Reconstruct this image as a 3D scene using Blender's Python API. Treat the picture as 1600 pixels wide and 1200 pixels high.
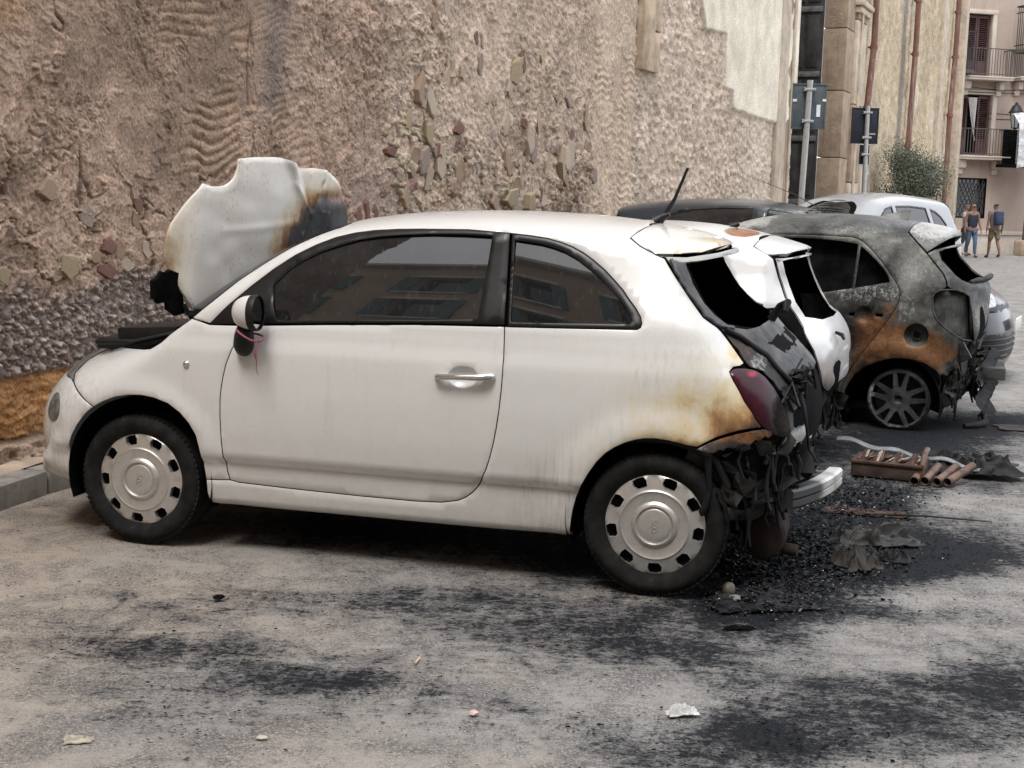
import bpy, bmesh, math, random
import numpy as np
from mathutils import Vector, Matrix, geometry
SC = bpy.context.scene
for o in list(bpy.data.objects): bpy.data.objects.remove(o, do_unlink=True)
COL = SC.collection
R = math.radians
random.seed(7); RNG = np.random.default_rng(7)

# ------------------------------------------------------------ camera
cam_d = bpy.data.cameras.new('camera'); cam = bpy.data.objects.new('camera', cam_d); COL.objects.link(cam)
cam_d.sensor_width = 36.0; cam_d.lens = 47.25; cam_d.clip_end = 600; cam_d.clip_start = .05
_P, _R = R(7.93), R(-1.46)
_fw = Vector((0, math.cos(_P), -math.sin(_P))); _u = Vector((0, math.sin(_P), math.cos(_P))); _r = Vector((1, 0, 0))
_rt = _r*math.cos(_R) - _u*math.sin(_R); _up = _u*math.cos(_R) + _r*math.sin(_R)
M = Matrix((( _rt.x, _up.x, -_fw.x, 0), (_rt.y, _up.y, -_fw.y, 0), (_rt.z, _up.z, -_fw.z, 1.556), (0, 0, 0, 1)))
cam.matrix_world = M
SC.camera = cam

# ------------------------------------------------------------ sky, sun, exposure
SUN_EL, SUN_AZ = R(62), R(200)            # high thin-cloud sun behind the camera's right shoulder
w = bpy.data.worlds.new('World'); SC.world = w; w.use_nodes = True
nt = w.node_tree; nt.nodes.clear()
sky = nt.nodes.new('ShaderNodeTexSky'); sky.sky_type = 'NISHITA'; sky.sun_disc = False
sky.sun_elevation = SUN_EL; sky.sun_rotation = SUN_AZ - R(180) + R(180); sky.air_density = 1.0; sky.dust_density = 4.0; sky.ozone_density = 1.0
tc = nt.nodes.new('ShaderNodeTexCoord'); nz = nt.nodes.new('ShaderNodeTexNoise'); nz.inputs['Scale'].default_value = 2.2; nz.inputs['Detail'].default_value = 6
nt.links.new(tc.outputs['Generated'], nz.inputs['Vector'])
cr = nt.nodes.new('ShaderNodeMapRange'); cr.inputs['From Min'].default_value = .25; cr.inputs['From Max'].default_value = .62; cr.inputs['To Min'].default_value = .55; cr.inputs['To Max'].default_value = .95
nt.links.new(nz.outputs['Fac'], cr.inputs['Value'])
mx = nt.nodes.new('ShaderNodeMix'); mx.data_type = 'RGBA'; mx.inputs[7].default_value = (8.9, 9.2, 9.7, 1)
nt.links.new(cr.outputs['Result'], mx.inputs['Factor']); nt.links.new(sky.outputs[0], mx.inputs[6])
bg = nt.nodes.new('ShaderNodeBackground'); bg.inputs['Strength'].default_value = .15
nt.links.new(mx.outputs[2], bg.inputs['Color'])
wo = nt.nodes.new('ShaderNodeOutputWorld'); nt.links.new(bg.outputs[0], wo.inputs['Surface'])
sd = bpy.data.lights.new('sun', 'SUN'); sun = bpy.data.objects.new('sun', sd); COL.objects.link(sun)
sd.energy = 1.4; sd.angle = R(20); sd.color = (1, .97, .92)
sdir = Vector((math.sin(SUN_AZ)*math.cos(SUN_EL), math.cos(SUN_AZ)*math.cos(SUN_EL), math.sin(SUN_EL)))
sun.rotation_euler = (-sdir).to_track_quat('-Z', 'Y').to_euler(); sun.location = (0, -5, 30)
vs = SC.view_settings; vs.view_transform = 'Standard'; vs.look = 'None'; vs.gamma = 1; vs.use_curve_mapping = False
vs.exposure = 0.8
SC.cycles.max_bounces = 6; SC.cycles.diffuse_bounces = 3; SC.cycles.glossy_bounces = 3; SC.cycles.transmission_bounces = 4; SC.cycles.transparent_max_bounces = 8
SC.cycles.use_denoising = True

# ------------------------------------------------------------ mesh helpers
def props(o, label=None, cat=None, group=None, kind=None):
    if label: o['label'] = label
    if cat: o['category'] = cat
    if group: o['group'] = group
    if kind: o['kind'] = kind
    return o
def empty(name, loc=(0, 0, 0), yaw=0, **k):
    o = bpy.data.objects.new(name, None); COL.objects.link(o); o.location = loc; o.rotation_euler = (0, 0, R(yaw)); o.empty_display_size = .2
    return props(o, **k)
def link(o, parent=None):
    COL.objects.link(o)
    if parent: o.parent = parent
    return o
def mesh(name, V, F, mat, parent=None, smooth=None, **k):
    me = bpy.data.meshes.new(name)
    me.from_pydata([tuple(map(float, v)) for v in V], [], [tuple(map(int, f)) for f in F])
    if mat is not None:
        for m in (mat if isinstance(mat, (list, tuple)) else [mat]): me.materials.append(m)
    finish(me, smooth)
    return props(link(bpy.data.objects.new(name, me), parent), **k)
def finish(me, smooth):
    me.validate(); me.update()
    if smooth is not None:
        me.polygons.foreach_set('use_smooth', [True]*len(me.polygons))
        if smooth < 179: me.set_sharp_from_angle(angle=R(smooth))
def npmesh(name, V, Q, mat, parent=None, smooth=180, attr=None, **k):
    """fast grid mesh from numpy quads / tris"""
    V = np.asarray(V, np.float32); Q = np.asarray(Q, np.int32); n = Q.shape[1]
    me = bpy.data.meshes.new(name); me.vertices.add(len(V)); me.vertices.foreach_set('co', V.ravel())
    me.loops.add(Q.size); me.loops.foreach_set('vertex_index', Q.ravel())
    me.polygons.add(len(Q)); me.polygons.foreach_set('loop_start', np.arange(len(Q), dtype=np.int32)*n)
    me.update(calc_edges=True)
    if mat is not None: me.materials.append(mat)
    me.polygons.foreach_set('use_smooth', np.full(len(Q), smooth is not None))
    if smooth is not None and smooth < 179: me.set_sharp_from_angle(angle=R(smooth))
    if attr:
        for an, av in attr.items():
            av = np.asarray(av, np.float32)
            if av.ndim == 1:
                a = me.attributes.new(an, 'FLOAT', 'POINT'); a.data.foreach_set('value', av)
            else:
                a = me.attributes.new(an, 'FLOAT_COLOR', 'POINT')
                a.data.foreach_set('color', np.hstack([av, np.ones((len(av), 1), np.float32)]).astype(np.float32).ravel())
    return props(link(bpy.data.objects.new(name, me), parent), **k)
class MB:
    """collects shapes into one mesh"""
    def __init__(s): s.V = []; s.F = []
    def add(s, V, F):
        o = len(s.V); s.V += [tuple(v) for v in V]; s.F += [tuple(i+o for i in f) for f in F]; return s
    def box(s, c, d, rot=None, bev=0):
        x, y, z = d[0]/2, d[1]/2, d[2]/2
        if bev:
            b = min(bev, x*.9, y*.9, z*.9); bm = bmesh.new(); bmesh.ops.create_cube(bm, size=1)
            for v in bm.verts: v.co = Vector((v.co.x*2*x, v.co.y*2*y, v.co.z*2*z))
            bmesh.ops.bevel(bm, geom=bm.edges[:], offset=b, segments=2, affect='EDGES', profile=.6)
            bm.verts.index_update(); V = [v.co.copy() for v in bm.verts]; F = [[v.index for v in f.verts] for f in bm.faces]; bm.free()
        else:
            V = [Vector((a*x, b*y, e*z)) for a in (-1, 1) for b in (-1, 1) for e in (-1, 1)]
            F = [(0, 1, 3, 2), (4, 6, 7, 5), (0, 4, 5, 1), (2, 3, 7, 6), (0, 2, 6, 4), (1, 5, 7, 3)]
        if rot is not None: V = [rot @ v for v in V]
        c = Vector(c); return s.add([v+c for v in V], F)
    def tube(s, pts, rad, n=10, cap=True):
        pts = [Vector(p) for p in pts]; m = len(pts); rads = rad if isinstance(rad, (list, tuple)) else [rad]*m
        V = []; up = None
        for i, p in enumerate(pts):
            d = (pts[min(i+1, m-1)]-pts[max(i-1, 0)]).normalized()
            if up is None: up = Vector((0, 0, 1)) if abs(d.z) < .9 else Vector((1, 0, 0))
            a = d.cross(up).normalized(); up = a.cross(d).normalized()
            for k in range(n):
                t = 2*math.pi*k/n; V.append(p+(a*math.cos(t)+up*math.sin(t))*rads[i])
        F = [(i*n+k, i*n+(k+1) % n, (i+1)*n+(k+1) % n, (i+1)*n+k) for i in range(m-1) for k in range(n)]
        if cap: F += [tuple(range(n-1, -1, -1)), tuple((m-1)*n+k for k in range(n))]
        return s.add(V, F)
    def lathe(s, prof, n=48, axis='y', c=(0, 0, 0), cap=False):
        V = []; c = Vector(c)
        for r, h in prof:
            for k in range(n):
                t = 2*math.pi*k/n
                if axis == 'y': v = Vector((r*math.cos(t), h, r*math.sin(t)))
                elif axis == 'z': v = Vector((r*math.cos(t), r*math.sin(t), h))
                else: v = Vector((h, r*math.cos(t), r*math.sin(t)))
                V.append(v+c)
        m = len(prof); F = [(i*n+k, i*n+(k+1) % n, (i+1)*n+(k+1) % n, (i+1)*n+k) for i in range(m-1) for k in range(n)]
        if cap: F += [tuple(range(n)), tuple((m-1)*n+k for k in range(n-1, -1, -1))]
        return s.add(V, F)
    def build(s, name, mat, parent=None, smooth=35, loc=None, **k):
        o = mesh(name, s.V, s.F, mat, parent, smooth, **k)
        me = o.data; bm = bmesh.new(); bm.from_mesh(me); bmesh.ops.recalc_face_normals(bm, faces=bm.faces[:]); bm.to_mesh(me); bm.free()
        if smooth is not None and smooth < 179: me.set_sharp_from_angle(angle=R(smooth))
        if loc is not None: o.location = loc
        return o
def grid_faces(nu, nv):
    i = np.arange(nu-1)[:, None]*nv+np.arange(nv-1)[None, :]
    return np.stack([i, i+nv, i+nv+1, i+1], -1).reshape(-1, 4)
# ------------------------------------------------------------ numpy noise
def _h(ix, iy, s):
    n = (ix.astype(np.int64)*374761393+iy.astype(np.int64)*668265263+s*974634543) & 0x7fffffff
    n = ((n ^ (n >> 13))*1274126177) & 0x7fffffff
    return ((n ^ (n >> 16)) & 0xffff)/65535.0
def vnoise(x, y, s=0):
    ix, iy = np.floor(x), np.floor(y); fx, fy = x-ix, y-iy; ix = ix.astype(np.int64); iy = iy.astype(np.int64)
    u = fx*fx*fx*(fx*(fx*6-15)+10); v = fy*fy*fy*(fy*(fy*6-15)+10)
    return (_h(ix, iy, s)*(1-u)+_h(ix+1, iy, s)*u)*(1-v)+(_h(ix, iy+1, s)*(1-u)+_h(ix+1, iy+1, s)*u)*v
def fbm(x, y, o=4, s=0, g=.5):
    a = 1; t = 0; r = 0
    for k in range(o): r = r+a*(vnoise(x, y, s+k*17)-.5)*2; t += a; a *= g; x = x*2.03+5.3; y = y*2.03+1.7
    return r/t
def voro(x, y, s=0, jit=.9):
    ix, iy = np.floor(x).astype(np.int64), np.floor(y).astype(np.int64); f1 = np.full(x.shape, 9.); f2 = np.full(x.shape, 9.); cid = np.zeros(x.shape)
    for dx in (-1, 0, 1):
        for dy in (-1, 0, 1):
            jx, jy = ix+dx, iy+dy
            px = jx+.5+(_h(jx, jy, s)-.5)*jit; py = jy+.5+(_h(jx, jy, s+9)-.5)*jit
            d = np.hypot(px-x, py-y); c = _h(jx, jy, s+31)
            n = d < f1; f2 = np.where(n, f1, np.minimum(f2, d)); cid = np.where(n, c, cid); f1 = np.where(n, d, f1)
    return f1, f2, cid
def catmull(P, n=10, closed=False):
    P=np.asarray(P,float); m=len(P); out=[]
    for i in range(m if closed else m-1):
        if closed: a,b,c,d=P[(i-1)%m],P[i],P[(i+1)%m],P[(i+2)%m]
        else:
            b,c=P[i],P[i+1]; a=P[i-1] if i>0 else 2*b-c; d=P[i+2] if i+2<m else 2*c-b
        L=np.linalg.norm((c-b)[:2]); k=max(1,int(np.ceil(L/n))) if isinstance(n,float) else n
        for j in range(k):
            t=j/k; t2=t*t; t3=t2*t
            # limited tangents
            m1=(c-a)*.5; m2=(d-b)*.5
            l=np.linalg.norm(c-b)+1e-9
            for mm in (m1,m2):
                q=np.linalg.norm(mm)
                if q>1.2*l: mm*=1.2*l/q
            out.append((2*t3-3*t2+1)*b+(t3-2*t2+t)*m1+(-2*t3+3*t2)*c+(t3-t2)*m2)
    if not closed: out.append(P[-1])
    return np.array(out)
def inpoly(P,poly):
    x,y=P[:,0][:,None],P[:,1][:,None]; a=poly; b=np.roll(poly,-1,0)
    c=((a[:,1]>y)!=(b[:,1]>y)); dy=np.where(np.abs(b[:,1]-a[:,1])<1e-12,1e-12,b[:,1]-a[:,1])
    xi=(b[:,0]-a[:,0])*(y-a[:,1])/dy+a[:,0]
    return (np.sum(c&(x<xi),1)%2)==1
def polydist(P,poly,closed=True):
    a=poly if closed else poly[:-1]; b=np.roll(poly,-1,0) if closed else poly[1:]
    d=b-a; L=np.maximum((d**2).sum(1),1e-14)
    best=np.full(len(P),1e9); idx=np.zeros(len(P),int); tt=np.zeros(len(P))
    for s in range(0,len(P),4000):
        p=P[s:s+4000]
        t=np.clip(((p[:,None,0]-a[None,:,0])*d[None,:,0]+(p[:,None,1]-a[None,:,1])*d[None,:,1])/L,0,1)
        q=(p[:,None,0]-a[None,:,0]-t*d[None,:,0])**2+(p[:,None,1]-a[None,:,1]-t*d[None,:,1])**2
        i=q.argmin(1); r=np.arange(len(p)); best[s:s+4000]=np.sqrt(q[r,i]); idx[s:s+4000]=i; tt[s:s+4000]=t[r,i]
    return best,idx,tt
def sstep(a,b,x): t=np.clip((x-a)/(b-a),0,1); return t*t*(3-2*t)
class Body:
    def __init__(s,prof,wtab,mods=(),step=.03):
        s.raw=np.array(prof,float); s.pr=catmull(s.raw,float(step),True)   # x,z,r,n
        s.poly=s.pr[:,:2].copy(); s.mods=mods; wt=np.array(wtab,float); zz=np.linspace(-.2,2.2,961); ww=np.interp(zz,wt[:,0],wt[:,1])
        for k in (33,25): ww=np.convolve(np.pad(ww,k//2,mode='edge'),np.ones(k)/k,'valid')
        s.wt=np.stack([zz,ww],1)
    def W(s,x,z):
        w=np.interp(z,s.wt[:,0],s.wt[:,1])
        for m in s.mods: w=m(x,z,w)
        return w
    def dist(s,P):
        d,i,t=polydist(P,s.poly); j=(i+1)%len(s.pr)
        r=s.pr[i,2]*(1-t)+s.pr[j,2]*t; n=s.pr[i,3]*(1-t)+s.pr[j,3]*t
        ins=inpoly(P,s.poly); d=np.where(ins|(d<1e-5),d,0)
        return d,r,n
    def Y(s,P):
        P=np.asarray(P,float).reshape(-1,2); d,r,n=s.dist(P); t=np.clip(d/r,0,1)
        g=np.maximum(1-(1-t)**n,0)**(1/n)
        return s.W(P[:,0],P[:,1])*g
    def nearest(s,P):
        d,i,t=polydist(P,s.poly); a=s.poly[i]; b=s.poly[(i+1)%len(s.poly)]
        return a+(b-a)*t[:,None]
# ---- small city car (car1, car2)
def w500(x,z,w):
    gh=np.clip((z-.95)/.5,0,1)
    w=w-.08*gh*sstep(1.5,2.6,x)**1.5*1.0
    # shoulder ledge
    w=w-.007*sstep(.900,.912,z)*(1-sstep(1.0,1.06,z))
    # lower tuck crease
    w=w-.022*sstep(.425,.395,z)
    for ax in (.02,2.30):
        rho=np.hypot(x-ax,z-.30)
        w=w+.016*sstep(.47,.37,rho)*(z>.12)
    return w
P500=[(-.58,.15,.30,2.4),(-.645,.20,.42,2.5),(-.68,.30,.46,2.6),(-.685,.42,.46,2.6),(-.675,.52,.46,2.6),(-.645,.62,.45,2.6),(-.59,.71,.43,2.5),(-.50,.785,.38,2.4),(-.36,.845,.30,2.3),(-.16,.90,.22,2.3),(.02,.955,.16,2.3),
 (.10,1.03,.15,2.3),(.28,1.165,.15,2.3),(.46,1.28,.14,2.3),(.64,1.378,.13,2.3),(.82,1.438,.12,2.3),(1.0,1.468,.11,2.3),(1.2,1.485,.105,2.3),(1.5,1.495,.10,2.3),(1.85,1.486,.105,2.3),(2.15,1.458,.12,2.3),(2.36,1.418,.14,2.4),(2.455,1.375,.17,2.6),
 (2.50,1.30,.22,2.8),(2.60,1.13,.26,2.8),(2.685,1.02,.29,2.8),(2.78,.93,.32,2.8),(2.845,.83,.34,2.8),(2.88,.72,.35,2.8),(2.88,.60,.35,2.8),(2.82,.45,.32,2.8),(2.80,.30,.30,2.8),(2.72,.20,.25,2.6),(2.5,.17,.12,2.4),(1.9,.165,.06,2.4),(1.0,.165,.05,2.4),(.3,.165,.06,2.4),(-.3,.155,.15,2.4)]
W500=[(.10,.72),(.16,.765),(.24,.785),(.40,.80),(.55,.812),(.70,.814),(.85,.806),(.92,.797),(1.0,.782),(1.06,.765),(1.2,.705),(1.35,.645),(1.45,.61),(1.55,.58)]
B500=Body(P500,W500,(w500,))
def cdt(outline, holes, pts):
    """constrained triangulation of a polygon with holes -> 2D points, triangles, mask of boundary points"""
    V = [Vector((float(a), float(b))) for a, b in outline]; E = [(i, (i+1) % len(outline)) for i in range(len(outline))]
    for h in holes:
        o = len(V); V += [Vector((float(a), float(b))) for a, b in h]; E += [(o+i, o+(i+1) % len(h)) for i in range(len(h))]
    V += [Vector((float(a), float(b))) for a, b in pts]
    v, e, f, *_ = geometry.delaunay_2d_cdt(V, E, [], 0, 1e-6)
    P = np.array([(a.x, a.y) for a in v]); T = np.array([t for t in f if len(t) == 3])
    c = P[T].mean(1); k = inpoly(c, np.asarray(outline))
    for h in holes: k &= ~inpoly(c, np.asarray(h))
    T = T[k]; a, b, d = P[T[:, 0]], P[T[:, 1]], P[T[:, 2]]
    ar = (b-a)[:, 0]*(d-a)[:, 1]-(b-a)[:, 1]*(d-a)[:, 0]; T = T[np.abs(ar) > 1e-9]; ar = ar[np.abs(ar) > 1e-9]
    T[ar < 0] = T[ar < 0][:, ::-1]
    return P, T
def offset_poly(P, d):
    a = np.roll(P, 1, 0); b = np.roll(P, -1, 0)
    e1 = P-a; e2 = b-P; e1 /= np.linalg.norm(e1, axis=1)[:, None]+1e-12; e2 /= np.linalg.norm(e2, axis=1)[:, None]+1e-12
    n = np.stack([-(e1+e2)[:, 1], (e1+e2)[:, 0]], 1); n /= np.linalg.norm(n, axis=1)[:, None]+1e-12
    c = np.clip((n*np.stack([-e1[:, 1], e1[:, 0]], 1)).sum(1), .45, 1)
    s = 1 if area(P) > 0 else -1
    return P+n*(s*d/c)[:, None]
def area(P): x, y = P[:, 0], P[:, 1]; return .5*np.sum(x*np.roll(y, -1)-np.roll(x, -1)*y)
def resamp(P, d, closed=True):
    P = np.asarray(P, float); out = []
    for i in range(len(P) if closed else len(P)-1):
        a, b = P[i], P[(i+1) % len(P)]; k = max(1, int(np.ceil(np.linalg.norm(b-a)/d)))
        for j in range(k): out.append(a+(b-a)*j/k)
    if not closed: out.append(P[-1])
    return np.array(out)
def smooth_poly(P, d=.02): return catmull(np.asarray(P, float), float(d), True)
def clean(P, tol=.002):
    keep = [P[0]]
    for p in P[1:]:
        if np.linalg.norm(p-keep[-1]) > tol: keep.append(p)
    if np.linalg.norm(keep[0]-keep[-1]) < tol: keep.pop()
    return np.array(keep)
DL = [.0008, .003, .007, .013, .022, .034, .05, .07, .095]
def panel(name, body, outline, mat, parent=None, side=-1, both=False, holes=(), dens=.03, gap=.0022, hem=.012, off=0., roll=.0025, fmod=None, pane=False, **k):
    """one sheet-metal panel: an outline in side view, laid on the body surface, with a rolled edge and a turned-in flange"""
    O = clean(resamp(clean(np.asarray(outline, float)), dens))
    d, _, _ = body.dist(O); sil = d < .004
    O2 = offset_poly(O, gap) if gap else O.copy(); O2[sil] = body.nearest(O[sil]) if sil.any() else O2[sil]
    H = [clean(resamp(np.asarray(h, float), dens)) for h in holes]
    # interior points
    lo, hi = O2.min(0), O2.max(0)
    gx, gz = np.meshgrid(np.arange(lo[0]+dens/2, hi[0], dens), np.arange(lo[1]+dens/2, hi[1], dens)); G = np.stack([gx.ravel(), gz.ravel()], 1)
    gd, _, _ = body.dist(G); G = G[gd > .11]
    B = resamp(body.poly, dens); n = offset_poly(B, 1.)-B; n /= np.linalg.norm(n, axis=1)[:, None]
    cand = [G]+[B+n*q for q in DL]
    cand = np.vstack(cand); cand = cand[inpoly(cand, O2)]
    dd, _, _ = polydist(cand, O2); bd, _, _ = body.dist(cand)
    cand = cand[dd > np.minimum(.012, np.maximum(.0006, bd*.25))]
    for h in H:
        if len(cand): cand = cand[~inpoly(cand, h)]; dd, _, _ = polydist(cand, h); cand = cand[dd > .01]
    # thin out points that came too close
    if len(cand):
        key = np.round(cand/np.maximum(.004, .35*np.minimum(dens, body.dist(cand)[0]+.004))[:, None]).astype(int); _, ui = np.unique(key, axis=0, return_index=True); cand = cand[np.sort(ui)]
    extra = []
    if roll:
        q = offset_poly(O2, roll*1.2); extra.append(q[~sil & inpoly(q, O2)])
        for h in H: extra.append(offset_poly(h, -roll*1.2))
    cand = np.vstack([cand]+[e for e in extra if len(e)])
    P, T = cdt(O2, H, cand)
    Y = body.Y(P)+off
    if pane:      # window glass: one evenly curved sheet
        q = lambda Q: np.stack([np.ones(len(Q)), Q[:, 0], Q[:, 1], Q[:, 0]**2, Q[:, 1]**2, Q[:, 0]*Q[:, 1]], 1)
        co = np.linalg.lstsq(q(P), Y, rcond=None)[0]; zc = P[:, 1].mean(); kq = .28; co = co+np.array([-kq*zc*zc, 0, 2*kq*zc, 0, -kq, 0]); Yf = q(P)@co; sh = max(0, (Yf-Y).max()-.005); Y = Yf-sh
    bd, _, _ = body.dist(P); on_sil = bd < 1e-4
    if roll:
        ed, _, _ = polydist(P, O2)
        for h in H: ed = np.minimum(ed, polydist(P, h)[0])
        Y = Y-roll*.8*np.clip(1-ed/(roll*1.2), 0, 1)*(~on_sil)*(bd > .006)
    Y = np.where(on_sil, 0, np.maximum(Y, 0))
    V3 = np.stack([P[:, 0], -Y, P[:, 1]], 1)     # left side at -y
    if fmod is not None: V3 = fmod(V3)
    if both:
        m = len(V3); mir = V3*np.array([1, -1, 1]); idx = np.arange(m)+m; idx[on_sil] = np.arange(m)[on_sil]
        V = np.vstack([V3, mir]); F = np.vstack([T, idx[T][:, ::-1]])
    else:
        V = V3 if side < 0 else V3*np.array([1, -1, 1]); F = T if side < 0 else T[:, ::-1]
    # flange
    Vn = [tuple(v) for v in V]; Fn = [tuple(f) for f in F]
    if hem:
        from collections import defaultdict
        ec = defaultdict(int); de = {}
        for f in Fn:
            for a, b in ((f[0], f[1]), (f[1], f[2]), (f[2], f[0])): ec[(min(a, b), max(a, b))] += 1; de[(min(a, b), max(a, b))] = (a, b)
        bnd = [de[q] for q, c in ec.items() if c == 1]
        # normals
        N = np.zeros((len(V), 3)); Fa = np.array(Fn); nn = np.cross(V[Fa[:, 1]]-V[Fa[:, 0]], V[Fa[:, 2]]-V[Fa[:, 0]])
        for j in range(3): np.add.at(N, Fa[:, j], nn)
        N /= np.linalg.norm(N, axis=1)[:, None]+1e-12
        mp = {}; mq = {}
        for a, b in bnd:
            for q in (a, b):
                if q not in mp:
                    mp[q] = len(Vn); Vn.append(tuple(V[q])); mq[q] = len(Vn); Vn.append(tuple(V[q]-N[q]*hem))
            Fn.append((mp[b], mp[a], mq[a], mq[b]))
    o = mesh(name, Vn, Fn, mat, parent, 180, **k)
    if not hem and fmod is None and not both and len(o.data.vertices) == len(P):      # true surface normals for clean reflections
        e = .006; gx = (body.Y(P+[e, 0])-body.Y(P-[e, 0]))/(2*e); gz = (body.Y(P+[0, e])-body.Y(P-[0, e]))/(2*e)
        if pane: gx = co[1]+2*co[3]*P[:, 0]+co[5]*P[:, 1]; gz = co[2]+2*co[4]*P[:, 1]+co[5]*P[:, 0]
        Nn = np.stack([-gx, -np.ones(len(P)) if side < 0 else np.ones(len(P)), -gz], 1); Nn /= np.linalg.norm(Nn, axis=1)[:, None]
        o.data.normals_split_custom_set_from_vertices([tuple(q) for q in Nn])
    return o
def arc(body, p, q, rev=False):
    """points along the silhouette from nearest p to nearest q, in profile order (front bottom -> nose -> roof -> tail -> floor)"""
    i = np.hypot(*(body.poly-np.array(p)).T).argmin(); j = np.hypot(*(body.poly-np.array(q)).T).argmin(); n = len(body.poly)
    if not rev:
        k = (j-i) % n; return body.poly[[(i+t) % n for t in range(k+1)]]
    k = (i-j) % n; return body.poly[[(i-t) % n for t in range(k+1)]]
def cat(*a): return np.vstack([np.asarray(x, float).reshape(-1, 2) for x in a])
def circ(c, r, a0=0, a1=360, n=24): t = np.radians(np.linspace(a0, a1, n)); return np.stack([c[0]+r*np.cos(t), c[1]+r*np.sin(t)], 1)
def plate(name, outline, holes, fz, mat, parent=None, dens=.02, depth=.02, side=-1, smooth=40, pts=None, **k):
    """a round or free plate in the (x,z) plane with real holes; fz(P) = height towards the viewer; hole and rim walls go back by depth"""
    O = resamp(outline, dens); H = [resamp(h, dens) for h in holes]
    lo, hi = O.min(0), O.max(0); gx, gz = np.meshgrid(np.arange(lo[0], hi[0], dens), np.arange(lo[1], hi[1], dens)); G = np.stack([gx.ravel(), gz.ravel()], 1)
    G = G if pts is None else pts
    G = G[inpoly(G, O)]; G = G[polydist(G, O)[0] > dens*.2]
    for h in H: G = G[~inpoly(G, h)]; G = G[polydist(G, h)[0] > dens*.4] if len(G) else G
    P, T = cdt(O, H, G); h3 = fz(P)
    V = [(a, side*c, b) for (a, b), c in zip(P, h3)]; F = [tuple(t) for t in (T if side < 0 else T[:, ::-1])]
    from collections import defaultdict
    ec = defaultdict(int); de = {}
    for f in F:
        for a, b in ((f[0], f[1]), (f[1], f[2]), (f[2], f[0])): q = (min(a, b), max(a, b)); ec[q] += 1; de[q] = (a, b)
    mp = {}
    for q, c in ec.items():
        if c == 1:
            a, b = de[q]
            for v in (a, b):
                if v not in mp: mp[v] = len(V); V.append(V[v]); V.append((V[v][0], V[v][1]-side*depth, V[v][2]))
            F.append((mp[b], mp[a], mp[a]+1, mp[b]+1))
    return mesh(name, V, F, mat, parent, smooth, **k)

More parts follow.
